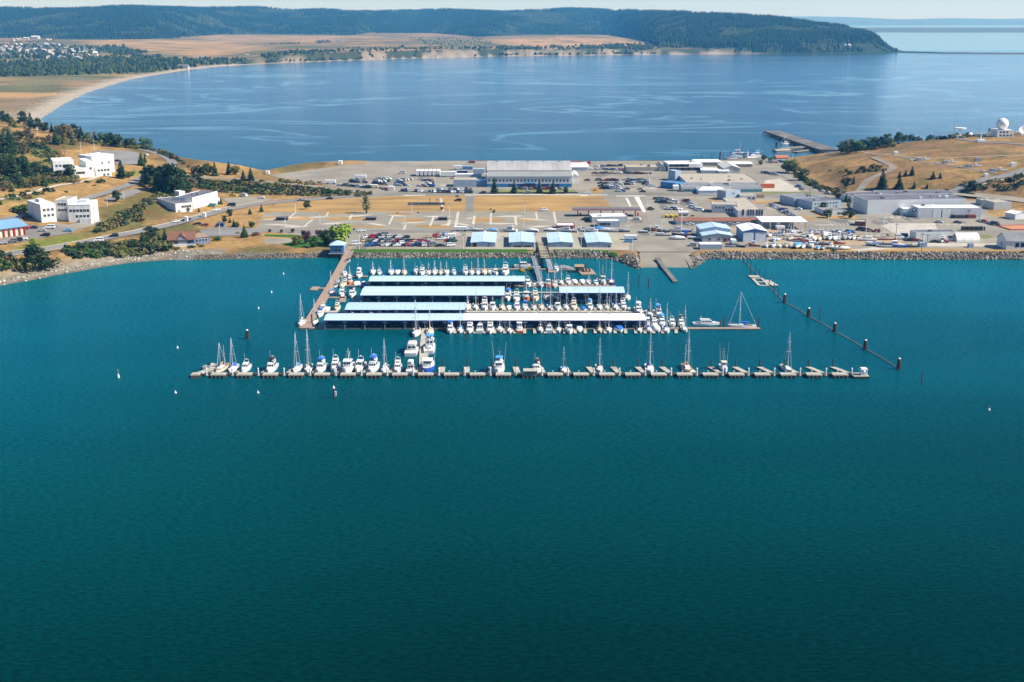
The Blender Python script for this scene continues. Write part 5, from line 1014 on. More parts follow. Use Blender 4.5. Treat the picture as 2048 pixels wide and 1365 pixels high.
bld('barracks', 'grey barracks with pale flat roof, gable towards the sea', (1475, 435), (1526, 435), 421.5, 396, wall=WALLC, roof=ROOFT, wins=[('f', .12, .3, 1, .25, 1.6, 4.2), ('f', .36, .66, 3, .25, 1.4, 4.2), ('f', .70, 1.0, 3, .25, 1.4, 4.2)]); bld('barracks_wing', 'low wing of the grey barracks reaching towards the car park', (1424, 426), (1474.5, 427), 409, 403, wall=WALLC, roof=ROOFT, wins=[('f', .1, .5, 3, .5, 1.4, 1.6), ('f', .5, .95, 4, .2, 1.4, 2)])
bld('red_roof_block', 'long low white building with rust red roof', (1353, 450), (1522, 449.8), 443, 436, wall=WALLC, roof=ROOFR, kind='gx', rise=1.2, wins=[('f', .05, .62, 11, .35, .9, 1.0), ('f', .66, .78, 2, .3, 1.2, 1.2), ('f', .82, .97, 4, .25, 1.4, 1.5)]); bld('open_shed', 'open sided shed with broad white roof above the boat yard', (1524, 459), (1612, 459), 444.5, 435, wall=WALLG, roof=ROOFW, kind='open', rise=.4, cat='shed')
bld('workshop', 'taller rear tier of the blue grey workshop', (1400, 478), (1460, 478), 459, 450, wall=WALLS, roof=ROOFL, kind='gy', rise=1.6, cat='workshop'); bld('low_workshop', 'lower front tier of the blue grey workshop', (1405, 484.5), (1465, 484.5), 472, 465, wall=WALLG, roof=ROOFL, kind='gy', rise=1.4, cat='workshop', wins=[('f', .18, .3, 1, .3, 1.6, 1.4), ('f', .48, .6, 1, .3, 1.6, 1.4), ('f', .84, .94, 1, .3, 1.6, 1.4)], doors=[(.73, 1.0, 2.2, BLACK), (.79, 1., 2.2, BRICKR)])
bld('boat_garage', 'dark blue garage with two tall white roller doors', (1485, 484.5), (1532.5, 484.5), 463, 451, wall=WALLB, roof=ROOFW, kind='gy', rise=1.5, cat='garage', doors=[(.235, 6.0, 5.6, DOORW), (.745, 6.0, 5.6, DOORW)])
# fuel station
a = P(1145, 432); b = P(1280, 432); W = b[0] - a[0]; hc = ztop(a[1], 420) - 3; o = thing('fuel_canopy', 'long flat fuel station canopy with red edge', 'canopy', (a[0], a[1] - 4, 3)); MB().box(0, W, 0, 9, hc, hc + .9).build('canopy_edge', BRICKR, o); MB().box(.3, W - .3, -.08, 9.08, hc + .3, hc + .48).build('white_stripe', WHITE, o); MB().box(.2, W - .2, .2, 8.8, hc + .902, hc + .95).build('canopy_top', ROOFD, o)
for u in (.08, .24, .42, .6, .76, .93): MB().box(W * u - .35, W * u + .35, 4.1, 4.9, 0, hc).build('column', BRICKR, o)
for u in (.08, .24, .76, .93): p = MB(); p.box(a[0] + W * u + 1.2, a[0] + W * u + 2.2, a[1] - .3, a[1] + .3, 3.1, 5); tag(p.build('fuel_pump', [REDH]), f'red fuel pump at the {ORD[[.08, .24, .76, .93].index(u)]} canopy column', 'fuel pump', 'fuel pumps')
bld('fuel_shop', 'grey flat roofed shop in front of the fuel canopy', (1184, 446), (1255, 445), 434, 427, wall=WALLG, roof=ROOFW, cat='shop'); bld('glazed_shop', 'lower blue glazed front of the fuel shop', (1195, 455), (1239.5, 455), 442.5, D=9, wall=WALLS, roof=ROOFW, cat='shop', wins=[('f', .1, .6, 4, .3, 2.2, 1.8)])
bld('red_hut', 'low red walled hut with white flat roof', (1113, 459), (1149.5, 459), 451, 446, wall=BRICKR, roof=ROOFW, cat='hut', wins=[('f', .05, .95, 5, .3, 1.2, 1.6, WHITE)])
# warehouses towards the hill
bld('warehouse', 'big white warehouse hall with white roof strip and round badge', (1835, 436), (1962, 436), 416, 409.5, wall=WALLC, roof=ROOFW, doors=[(.31, 6, 5.5, WALLW), (.44, 6, 5.5, WALLW), (.53, 1.2, 2.3, HBLUE)]); o = bpy.data.objects[-1] if False else None
bld('warehouse', 'dark roofed warehouse joined behind the white hall', (1734, 429.5), (1930, 426), 401, 399, D=26, wall=WALLC, roof=ROOFD); bld('warehouse', 'rearmost dark roofed warehouse below the hill pines', (1766, 401), (1911, 400), 389, 381, wall=WALLC, roof=ROOFD, wins=[('f', .84, .9, 1, .35, 2, 2.4), ('f', .91, .97, 1, .35, 2, 2.4)]); bld('warehouse', 'low dark roofed warehouse wing near the road trees', (1704, 406), (1784, 403), 394, 385, wall=WALLC, roof=ROOFD, wins=[('f', .02, .1, 1, .35, 3, 2)])
bld('annex', 'white annex with dark window band beside the warehouses', (1736, 428.5), (1755, 428.5), 418, D=22, wall=WALLW, roof=ROOFW, wins=[('f', .1, .9, 3, .3, 1.8, 1.6)]); bld('entrance_block', 'small white entrance block between the warehouse halls', (1805, 432), (1829, 432), 418, D=8, wall=WALLC, roof=ROOFW, doors=[(.1, 1.2, 2.3, HBLUE)])
bld('barracks', 'grey two storey barracks by the inland road', (1588, 413), (1637, 410), 396.5, 389, wall=WALLS, roof=ROOFG, wins=[('f', .05, .9, 7, .15, 1.5, 1.4), ('f', .05, .9, 7, .58, 1.5, 1.4)]); bld('barracks', 'grey two storey barracks with trees in front', (1624, 420), (1681, 416), 404, 396, wall=WALLS, roof=ROOFD, wins=[('f', .05, .9, 8, .15, 1.5, 1.4), ('f', .05, .9, 8, .58, 1.5, 1.4)]); bld('low_block', 'low grey block between two round trees', (1654, 433), (1694, 432), 423, 413, wall=WALLC, roof=ROOFG, wins=[('f', .5, .8, 2, .3, 1.6, 1.6)])
bld('white_block', 'flat white block beside the half round hut', (1831, 483), (1912, 482), 465, 459.5, wall=WALLW, roof=ROOFD, wins=[('f', .80, .9, 2, .3, 1.6, 1.6), ('f', .93, .99, 1, .25, 1.2, 3)]); bld('quonset_hut', 'half round white metal hut beside the flat block', (1914, 484.5), (1960, 484), 467.5, D=10, roof=WALLW, kind='barrel', cat='hut'); bld('gable_house', 'pale house with grey gable roof and blue windows on the shore', (2012, 500), (2075, 500), 483, D=14, wall=WALLW, roof=ROOFG, kind='gx', rise=3.6, cat='house', wins=[('f', .25, .6, 2, .3, 2.2, 2.4, WALLB), ('l', .3, .7, 1, .35, 1.6, 1.8, WALLB)])
bld('grey_block', 'grey flat block on the slope beyond the white hall', (1987, 420), (2022, 419), 405, D=14, wall=WALLG, roof=ROOFT); bld('grey_block', 'low grey block behind the slope block', (1964, 412), (1990, 412), 401, D=12, wall=WALLG, roof=ROOFT); bld('small_shed', 'little white roofed shed at the picture edge below the slope', (2030, 440), (2056, 438), 429, D=9, wall=WALLC, roof=ROOFW, kind='gy', rise=1.2, cat='shed')
bld('storage_hut', 'orange roofed row of sheds beside the white hall yard', (1995, 453), (2021, 461), 451, D=26, wall=BRICKR, roof=mat('orange_roof', (.52, .22, .10)), cat='shed'); bld('small_shed', 'rust red shed with white roof corner by the parking stripes', (1709, 452), (1731, 453), 443, D=9, wall=CONTR, roof=ROOFT, cat='shed'); bld('grey_hut', 'grey slatted hut on the shore strip', (1840, 495), (1854, 495), 486, D=4, wall=WALLS, roof=ROOFL, cat='hut'); bld('grey_hut', 'tiny grey hut farther along the shore strip', (1938, 496), (1947, 496), 488, D=3, wall=WALLS, roof=ROOFL, cat='hut')
# badge
x, y = G(1842, 421, 10)[0], P(1842, 436)[1]; zb = ztop(y, 420.5); p = MB(); p.tube((x, y - .12, zb), (x, y - .02, zb), 1.35, n=18, mi=0); p.tube((x - .25, y - .2, zb + .2), (x - .25, y - .13, zb + .2), .55, n=12, mi=1); tag(p.build('wall_badge', [NAVY, WHITE]), 'round dark badge on the white warehouse wall', 'badge')
# white blocks on the hill
WN = lambda s, a, b, n, z: (s, a, b, n, z, 1.7, 1.7, WHITE)
bld('white_block', 'white three storey block with entrance box, closer to the round bush', (84, 446), (114, 444), 410, D=24, wall=WALLW, roof=ROOFT, wins=[WN('f', .1, .9, 3, .62), WN('f', .1, .9, 3, .32), WN('r', .1, .6, 3, .62), WN('r', .1, .6, 2, .32)]); bld('white_block', 'white three storey block with stairs, closer to the hillside pine', (138, 445), (184, 448), 411, D=22, wall=WALLW, roof=ROOFT, wins=[WN('f', .05, .95, 6, .64), WN('f', .3, .95, 4, .34), WN('r', .2, .9, 2, .64), WN('r', .2, .9, 2, .3)])
o = bpy.data.objects['white_block.002']; W_, D_w, h_w = o['dims']; st_ = MB()
for k in range(9): st_.box(W_ + .3, W_ + 1.9, 6 + k * .8, 6.8 + k * .8, -.5, .4 + .55 * k)
st_.build('outside_stair', WHITE, o)
for nm in ('white_block.001', 'white_block.002'): q_ = bpy.data.objects[nm]; W_, D_w, h_w = q_['dims']; MB().box(W_ * .35, W_ * .7, D_w * .45, D_w * .75, h_w - .32, h_w + 1.6).build('penthouse', WALLC, q_); MB().box(-.12, W_ + .12, -.12, D_w + .12, h_w - .02, h_w + .1).build('coping', WALLC, q_)
bld('white_link', 'white stair tower linking the two white blocks', (114, 440), (139, 442), 400, D=16, wall=WALLW, roof=ROOFT, wins=[WN('f', .15, .9, 3, .72), WN('f', .15, .9, 3, .45)]); bld('entrance_box', 'low white entrance box at the foot of the first block', (100, 440), (110, 440), 428, D=5, wall=WALLW, roof=ROOFW, cat='porch'); bld('entrance_box', 'low white entrance box at the foot of the second block', (160, 447), (183, 449), 437, D=5, wall=WALLW, roof=ROOFW, cat='porch')
bld('white_block', 'long white two storey block in front of the hill car park', (108, 350), (150, 352), 322, D=20, wall=WALLW, roof=ROOFW, wins=[WN('f', .08, .95, 5, .6), WN('f', .08, .95, 5, .2)]); bld('white_block', 'projecting white block with a row of small windows', (140, 355), (174, 356), 337, D=14, wall=WALLW, roof=ROOFW, wins=[WN('f', .4, .9, 5, .4)]); bld('white_block', 'tall white block in the middle of the hilltop group', (174, 355), (190, 355), 324, D=26, wall=WALLW, roof=ROOFW, wins=[WN('f', .2, .9, 1, .5)]); bld('white_block', 'stepped white block at the car park end of the hilltop group', (192, 352), (224, 353), 335, D=12, wall=WALLW, roof=ROOFW, wins=[WN('f', .1, .9, 4, .55), WN('f', .4, .9, 2, .1)]); bld('white_block', 'highest white block at the back of the hilltop group', (186, 346), (230, 344), 312.5, D=16, wall=WALLW, roof=ROOFW, wins=[WN('f', .3, .9, 2, .5)])
bld('white_hall', 'low white hall with dark roof wells beside the road', (352, 425), (385, 424), 408, D=34, wall=WALLW, roof=ROOFD, doors=[(.2, 1.6, 2.2, STEEL)], cat='hall', wins=[WN('f', .35, .95, 4, .5), WN('r', .1, .9, 6, .5)]); bld('white_tower', 'small square white tower on the low white hall', (359, 398), (371, 398), 383.5, D=7, wall=WALLW, roof=WALLW, cat='tower'); bld('hall_wing', 'low pale wing on the seaward corner of the white hall', (335, 418), (358, 422), 408, D=12, wall=WALLC, roof=ROOFT, cat='hall'); bld('hall_porch', 'white drive through porch of the low hall', (410, 412), (440, 408), 401, D=9, wall=WALLW, roof=ROOFT, cat='porch'); bld('hall_wing', 'long rear range of the low white hall', (386, 419), (436, 406), 396, D=14, wall=WALLW, roof=ROOFD, cat='hall')
o = bld('restaurant', 'red roofed restaurant with low white terrace wall', (340, 489), (386, 489), 479, D=17, wall=WALLB, roof=mat('brown_shingle_roof', (.20, .095, .05), (.15, .07, .04)), kind='gx', rise=3.0, over=1.6, cat='restaurant', wins=[('f', .1, .95, 5, .3, 1.8, 1.6)]); bld('restaurant_wing', 'brown flat roofed wing of the restaurant', (388, 489), (418, 486), 477, D=16, wall=WALLB, roof=mat('brown_roof', (.33, .22, .15)), kind='gx', rise=.8, cat='restaurant', wins=[('f', .1, .9, 4, .3, 1.8, 1.8)]); bld('restaurant_gable', 'front gable with glass over the restaurant entrance', (356, 489.8), (374, 489.8), 477.5, D=13, wall=WALLS, roof=ROOFR, kind='gy', rise=2.0, cat='restaurant')
bld('terrace_wall', 'low white terrace wall in front of the restaurant', (345, 494), (392, 494), 489.5, D=.6, wall=WALLW, roof=WALLW, cat='wall')
o = bld('blue_roof_hall', 'blue roofed hall with red columns at the hill foot', (-40, 482), (52, 470), 463, D=22, wall=CREAM, roof=mat('steel_blue_roof', (.20, .36, .55), (.17, .31, .48), .1, .5), kind='gx', rise=2.6, over=1.5, cat='hall')
for k in range(9): W_ = o['dims'][0]; MB().box(W_ * (.06 + .115 * k) - .35, W_ * (.06 + .115 * k) + .35, -.9, -.1, 0, o['dims'][2] - .3).build('column', REDH, o)
# pier hut on stilts with its gangways
a = G(660.5, 507, 2.6); b = G(688, 507, 2.6); W = b[0] - a[0]; o = thing('pier_hut', 'small blue hut on piles at the head of the plank walkway', 'hut', (a[0], a[1], 2.6)); MB().box(0, W, 0, 7.5, 0, 4.6).build('wall', mat('hut_blue', (.12, .26, .46), (.1, .22, .4)), o); r_ = MB(); r_.loft([[(-.6, -.6, 4.6), (W + .6, -.6, 4.6), (W + .6, 8.1, 4.6), (-.6, 8.1, 4.6)], [(W / 2 - .6, 3.4, 6.6), (W / 2 + .6, 3.4, 6.6), (W / 2 + .6, 4.2, 6.6), (W / 2 - .6, 4.2, 6.6)]]); r_.build('roof', ROOFB, o)
for k in range(2): win(o, W * (.42 + .3 * k), 1.0, 2.0, 1.7, 'f', W, 7.5)
p = MB()
for xx in (.4, W / 2, W - .4):
    for yy in (.4, 7): p.tube((xx, yy, -4.5), (xx, yy, 0), .2, n=6)
p.box(-1, W + 1, -1.4, 8.4, -.3, -.005); p.build('deck', PLANKG, o)
mb = MB(); q = [Vector((*G(*c_), c_[2])) for c_ in ((702, 496, 3.1), (694, 511, 2.6), (690, 518, .95))]
for i, (a, b) in enumerate(zip(q[:-1], q[1:])):
    nrm = Vector((2.2, .4, 0)); mb.loft([[p - nrm - Vector((0, 0, .4)), p + nrm - Vector((0, 0, .4)), p + nrm, p - nrm] for p in (a, b)])
    for s_ in (-1, 1): mb.tube(a + nrm * s_ + Vector((0, 0, 1.1)), b + nrm * s_ + Vector((0, 0, 1.1)), .08, n=4, mi=1); mb.tube(a + nrm * s_, a + nrm * s_ + Vector((0, 0, 1.1)), .08, n=4, mi=1)
tag(mb.build('gangway', [PLANK, STEEL]), 'plank gangway from the shore past the blue hut', 'gangway')
# big gangway
o = thing('trestle', 'dark timber trestle gangway with slatted deck between the blue sheds', 'gangway', (0, 0, 0)); q0 = Vector((*G(1083, 484, 3.4), 3.4)); q1 = Vector((*G(1091, 517, 4.2), 4.2)); q2 = Vector((*G(1102, 540, .8), .8)); d = (q1 - q0); nx_ = Vector((2.7, 0, 0))
mb = MB()
for s_ in (-1, 1): mb.loft([[p + nx_ * s_ + Vector((-.2, 0, -.7)), p + nx_ * s_ + Vector((.2, 0, -.7)), p + nx_ * s_ + Vector((.2, 0, .5)), p + nx_ * s_ + Vector((-.2, 0, .5))] for p in (q0, q1)])
mb.build('girder', PILE, o); mb = MB()
for k in range(11): c_ = q0 + d * (k + .5) / 11; mb.box(c_.x - 2.5, c_.x + 2.5, c_.y - .9, c_.y + .9, c_.z - .05, c_.z + .12)
mb.build('deck_slat', mat('pale_slat', (.50, .43, .30)), o)
for s_ in (-1, 1):
    r_ = MB(); prev = None
    for k in range(8):
        c_ = q0 + d * k / 7 + nx_ * s_; t = c_ + Vector((0, 0, 1.6)); r_.tube(c_, t, .07, n=4); 
        if prev: r_.tube(prev, t, .07, n=4)
        prev = t
    r_.build('handrail', COPPER, o)
for k in range(4):
    t = MB(); c_ = q0 + d * (.45 + .18 * k)
    for s_ in (-1, 1): t.tube(c_ + nx_ * s_, (c_.x + 3.6 * s_, c_.y, -2), .28, n=6)
    t.tube(c_ + nx_, (c_.x - 3.2, c_.y, -.5), .16, n=5); t.build('pile_bent', PILE, o)
mb = MB(); mb.loft([[p + Vector((-1.3, 0, -.5)), p + Vector((1.3, 0, -.5)), p + Vector((1.3, 0, 0)), p + Vector((-1.3, 0, 0))] for p in (q1 + Vector((1.2, 0, -.4)), q2)])
for s_ in (-1, 1):
    for k in range(7): c_ = q1 + (q2 - q1) * k / 7 + Vector((1.3 * s_ + .6, 0, 0)); c2_ = q1 + (q2 - q1) * (k + 1) / 7 + Vector((1.3 * s_ + .6, 0, 0)); mb.tube(c_ + Vector((0, 0, 1.3)), c2_ + Vector((0, 0, 1.3)), .08, n=4); mb.tube(c_, c_ + Vector((0, 0, 1.3)), .06, n=4)
tag(mb.build('ramp_gangway', STEEL), 'hinged steel gangway dropping from the trestle to the service dock', 'gangway')
mb = MB(); q1b = q1 + Vector((-4, 0, 0)); q2b = Vector((*G(1068, 540, .7), .7)); q3b = Vector((*G(1081, 562, .7), .7))
mb = MB(); a_, b_ = Vector((*G(1066, 512, 3.4), 3.4)), Vector((*G(1080, 562, 1.0), 1.0))
for s_ in (-1.1, 1.1):
    for k in range(9):
        c_ = a_ + (b_ - a_) * k / 9 + Vector((s_, 0, 0)); c2_ = a_ + (b_ - a_) * (k + 1) / 9 + Vector((s_, 0, 0)); mb.tube(c_, c2_, .1, n=4); mb.tube(c_ + Vector((0, 0, 1.4)), c2_ + Vector((0, 0, 1.4)), .1, n=4); mb.tube(c_, c2_ + Vector((0, 0, 1.4)), .07, n=4)
mb.loft([[p + Vector((-1, 0, -.1)), p + Vector((1, 0, -.1)), p + Vector((1, 0, 0)), p + Vector((-1, 0, 0))] for p in (a_, b_)]); tag(mb.build('truss_gangway', STEEL), 'long narrow truss gangway slanting down beside the trestle', 'gangway')
x0, y0 = G(1151, 544, .5); o = thing('dock_shed', 'open timber shed with tan roof on the service dock', 'shed', (x0, y0, .5)); MB().box(0, 4.2, 2.6, 3, 0, 2.6).build('wall', PLANKG, o); MB().prof([(-.5, 2.6), (3.6, 3.1), (3.6, 3.3), (-.5, 2.8)], -.4, 4.6).build('roof', COPPER, o)
for xx in (.1, 3.7): MB().box(xx, xx + .4, 0, .4, 0, 2.6).build('post', PILE, o)
# hilltop radar station
o = bld('radar_building', 'white two storey building under the great dish dome', (1994, 275), (2027, 274.5), 260.5, D=16, wall=WALLW, roof=ROOFW, wins=[('f', .1, .7, 3, .6, 2, 1.6), ('f', .1, .95, 4, .15, 2, 1.6)]); W_, D_, h_ = o['dims']
xc_, yc_ = o.location.x + W_ * .46, o.location.y + 8; zc_ = ztop(yc_, 248.5); r_ = 11.6 / (FPX / math.hypot(yc_, 110)); p = thing('radome', 'big white radome ball on the two storey hilltop building', 'radome', (xc_, yc_, o.location.z + h_)); s_ = MB(); s_.ball((0, 0, zc_ - o.location.z - h_), r_, n=24, k=16); s_.build('dome', WHITE, p, True); MB().tube((0, 0, -.3), (0, 0, max(zc_ - o.location.z - h_ - r_ * .8, .6)), r_ * .62, r_ * .55, 16).build('base_ring', STEEL, p); MB().tube((0, 0, zc_ - o.location.z - h_ + r_ * .98), (0, 0, zc_ - o.location.z - h_ + r_ * 1.12), .5, .4, 8).build('cap', WHITE, p)
bld('portable_cabin', 'long white cabin behind the small hilltop dish', (1934, 269), (1958, 270.5), 265, D=6, wall=WALLW, roof=ROOFW, cat='cabin'); bld('portable_cabin', 'white cabin beside the radome building', (1952, 273.5), (1973, 273.5), 267, D=6, wall=WALLW, roof=ROOFW, cat='cabin'); bld('portable_cabin', 'cream cabin hugging the radome building', (1976, 272), (1990, 271.5), 265, D=5, wall=CREAM, roof=CREAM, cat='cabin'); bld('portable_cabin', 'cream cabin beyond the radome building', (2030, 270), (2047, 270), 264, D=5, wall=CREAM, roof=ROOFW, cat='cabin')
def dish(px, py, s, label, disc=True):
    x, y, z = P(px, py); o = thing('radar_antenna', label, 'antenna', (x, y, z)); MB().box(-2.6 * s, 2.6 * s, -2 * s, 2 * s, -.5, 1.3 * s).build('base', WHITE, o); MB().tube((0, 0, 1.3 * s), (0, 0, 5 * s), .45 * s, .3 * s, 8).build('mast', WHITE, o)
    if disc: d_ = MB(); d_.loft([[(rr * math.cos(i * math.pi / 8) * s, rr * math.sin(i * math.pi / 8) * s, zz * s) for i in range(16)] for rr, zz in ((.4, 5), (3.4, 5.5), (3.5, 6.1), (.4, 6.3))]); d_.build('dish', WHITE, o)
    else: d_ = MB(); d_.box(-.3 * s, .3 * s, -.3 * s, .3 * s, 5 * s, 7 * s, sx=.3); d_.build('horn', WHITE, o)
dish(1919, 276, 1.5, 'white disc antenna on the hill crest beside the tall mast', True); dish(1961, 284, 1.4, 'white horn antenna below the crest cabins', False)
x, y, z = P(2043, 272); o = thing('dish_antenna', 'white tilted dish at the far end of the hilltop', 'antenna', (x, y, z)); MB().tube((0, 0, -.5), (0, 0, 4), .7, .5, 8).build('pedestal', WHITE, o); d_ = MB(); d_.loft([[(rr * math.cos(i * math.pi / 8), -yy + rr * math.sin(i * math.pi / 8) * .35, 5.5 + rr * math.sin(i * math.pi / 8)) for i in range(16)] for rr, yy in ((.3, .2), (2.6, .5), (3.4, 1.2), (3.3, 1.35), (.3, .6))]); d_.build('dish', WHITE, o)
for k, (px, py, w_) in enumerate([(1846, 321, 26), (1900, 326.5, 28), (1948, 334, 30), (1996, 342.5, 32)]):
    x, y, z = P(px, py); s_ = math.hypot(y, 110) / FPX; o = thing('range_equipment', ['pale ground radar rig highest on the slope', 'pale ground radar rig second from the crest', 'pale ground radar rig third from the crest', 'pale ground radar rig lowest on the slope by the road'][k], 'radar rig', (x, y, z)); L_ = w_ * s_
    MB().box(-L_ / 2, -L_ * .2, -1.6, 1.6, -.5, 2.0).build('cabin', STEEL, o); MB().box(-L_ * .15, L_ * .55, -.6, .6, .6, 1.3).build('beam', WHITE, o); MB().box(-L_ * .95, -L_ * .8, -.8, .8, -.4, .6).build('plinth', WALLC, o); MB().box(L_ * .05, L_ * .2, -.8, .8, 1.52, 2.8).build('sensor_box', WHITE, o)
for k, (px, py, lab) in enumerate([(1955, 323, 'small dark equipment box alone on the upper slope'), (2026, 332, 'white equipment post on the slope near the road'), (1792, 309, 'small white box beside the slope fence path'), (1972, 353, 'white marker box by the climbing road')]):
    x, y, z = P(px, py); mb = MB(); mb.box(x - 2.4 + k * .3, x + 2.4 - k * .3, y - 1.5, y + 1.5, z - .5, z + 2.4 - .2 * k); mb.box(x - 2, x + 1, y - 1, y + 1, z + 2.4 - .2 * k, z + 2.9 - .2 * k); tag(mb.build('equipment_box', STEEL if k == 0 else WHITE), lab, 'equipment box')
# trailers and huts on the apron
def block(name, label, px0, px1, py, top, D, m, cat, roofm=None, wheels=True):
    a, b = P(px0, py), P(px1, py); h = ztop(a[1], top) - a[2]; W = b[0] - a[0]; o = thing(name, label, cat, (a[0], a[1], a[2])); z0 = .9 if wheels else 0
    MB().box(0, W, 0, D, z0, h, 0, top=1).build('body', [m, roofm or ROOFW], o)
    if wheels:
        w = MB()
        for u in (.15, .25, .8, .9): w.tube((W * u, -.02, .5), (W * u, .3, .5), .5, n=10); w.tube((W * u, D - .3, .5), (W * u, D + .02, .5), .5, n=10)
        w.build('wheel', BLACK, o)
    return o
for k in range(6): block('box_trailer', f'white box trailer, {ORD[k]} in the line beside the long white trailer', 832 + 8.3 * k, 838 + 8.3 * k, 353.5, 342, 12, WHITE, 'trailer')['group'] = 'white trailers parked side by side on the apron'
block('long_trailer', 'long white trailer parked broadside on the apron', 881, 913, 354.5, 344, 4, WHITE, 'trailer'); block('white_cabin', 'low white cabin with green panel beside the hangar', 910, 963, 358.5, 349, 7, WALLC, 'cabin', wheels=False); block('shop_annex', 'grey green annex with white awning beside the hangar', 907, 953, 374.5, 360, 14, WALLS, 'annex', ROOFT, wheels=False); block('awning', 'big white awning sheet in front of the annex', 928, 953, 371, 361, 5, CWHITE, 'awning', CWHITE, wheels=False); block('blue_annex', 'blue grey annex joined to the hangar end', 954, 973.5, 374, 361, 10, WALLB, 'annex', ROOFL, wheels=False)
block('coach', 'white coach parked behind the apron trailers', 907, 924, 340, 331.5, 3, WHITE, 'coach'); block('container', 'blue container joined to the white coach line', 925, 945, 340, 333, 3, WALLB, 'container', ROOFL, wheels=False); block('container', 'blue grey container close to the hangar wall', 946, 969, 347.5, 338.5, 4, WALLS, 'container', ROOFL, wheels=False); block('container', 'dark blue container in the middle of the apron yard', 914, 935, 348, 341.5, 3, NAVY, 'container', ROOFL, wheels=False)
block('motor_home', 'long white motor home on the apron', 709, 732, 359.5, 351, 3, WHITE, 'motor home'); block('motor_home', 'white motor home parked at the apron corner', 650, 671, 369, 361, 3, WHITE, 'motor home'); block('motor_home', 'cream motor home near the small apron hut', 739, 755, 377, 370, 3, CREAM, 'motor home'); block('small_hut', 'small white roofed hut at the apron entrance', 777, 788, 382, 373.5, 4, WALLC, 'hut', wheels=False); block('white_kiosk', 'white kiosk on the bay edge of the apron', 676, 684, 329.5, 322.5, 5, WHITE, 'kiosk', wheels=False); block('white_kiosk', 'white kiosk at the apron corner beside the pines', 531, 538.5, 349.5, 343, 4, WHITE, 'kiosk', wheels=False); block('container', 'dark maroon container on the bay edge of the apron', 937, 950, 327, 322.5, 4, CONTR, 'container', CONTR, wheels=False)
block('motor_home', 'grey motor coach on the camp ground edge', 909.5, 934, 463.5, 454.5, 3, WALLC, 'motor home'); block('motor_home', 'grey motor home in front of the boat ramp yard', 1249, 1275, 480.5, 471.5, 3, WALLC, 'motor home'); block('box_trailer', 'white box truck at the waterfront car park end', 896, 911, 478, 468.5, 3, WHITE, 'truck'); block('box_trailer', 'white box truck beside the flat store loading yard', 1347, 1358, 383, 372.5, 7, WHITE, 'truck'); block('shipping_container', 'bright orange container beside the flat store', 1522, 1549, 377, 368.5, 3, CONTO, 'container', CONTO, wheels=False); block('boat_house_trailer', 'white topped grey tent trailer beside the boat ramp', 1400, 1444, 500, 489, 7, WALLS, 'trailer', ROOFW, wheels=False); block('container', 'brown container on the dry grass behind the barracks', 1515, 1528, 397, 389, 3, COPPER, 'container', COPPER, wheels=False); block('box_trailer', 'white trailer in the boat yard shed line', 1552, 1570, 461, 453, 3, WHITE, 'trailer'); block('white_truck', 'tall white truck by the boat garage', 1463, 1473, 491, 481, 6, WHITE, 'truck')
for k, (a_, b_) in enumerate([(1908, 1928), (1935, 1952)]): block('container', ['dark green container against the white hall', 'dark brown container against the white hall'][k], a_, b_, 437.5, 430.5, 3, [mat('dark_green_box', (.03, .05, .035)), CONTR][k], 'container', [ROOFD, CONTR][k], wheels=False)
for k in range(5): block('steel_bin', f'dark steel skip bin, {ORD[k]} in the row of the hall yard', 1925 + 9.4 * k, 1932.5 + 9.4 * k, 462, 454.5, 3, mat('dark_steel_bin', (.03, .032, .034)), 'skip bin', BLACK, wheels=False)['group'] = 'skip bins in the hall yard'
for k, (px, lab) in enumerate([(552, 'black roofed picnic shelter nearest the small conifers'), (731, 'black roofed picnic shelter below the poplar'), (876, 'black roofed picnic shelter nearest the playground')]): block('picnic_shelter', lab, px, px + 22 - 2 * k, 441.5, 435.5, 5, mat('black_shelter', (.02, .02, .022)), 'shelter', ROOFD, wheels=False)
# playground
x, y, z = P(850, 408); o = thing('playground', 'playground frames on a dark mulch bed in the dry field', 'playground', (x, y, z)); MB().box(-12, 14, -6, 6, .03, .12).build('mulch_bed', BLACK, o)
for s_ in (-9, -4.5): f = MB(); f.tube((s_, -1, 0), (s_, 0, 3), .1); f.tube((s_, 1, 0), (s_, 0, 3), .1); f.tube((s_ + 4, -1, 0), (s_ + 4, 0, 3), .1); f.tube((s_ + 4, 1, 0), (s_ + 4, 0, 3), .1); f.tube((s_, 0, 3), (s_ + 4, 0, 3), .1); f.build('swing_frame', STEEL, o)
for s_ in (3, 8): f = MB(); f.box(s_, s_ + 1.6, -.8, .8, 1.3, 1.5); [f.tube((s_ + u, v, 0), (s_ + u, v, 3.2), .09) for u in (.1, 1.5) for v in (-.7, .7)]; f.box(s_ - .2, s_ + 1.8, -1, 1, 3.2, 4.2, sx=.1); f.quad((s_ + 1.6, -.5, 1.5), (s_ + 1.6, .5, 1.5), (s_ + 4, .5, .2), (s_ + 4, -.5, .2)); f.build('slide_tower', STEEL, o)
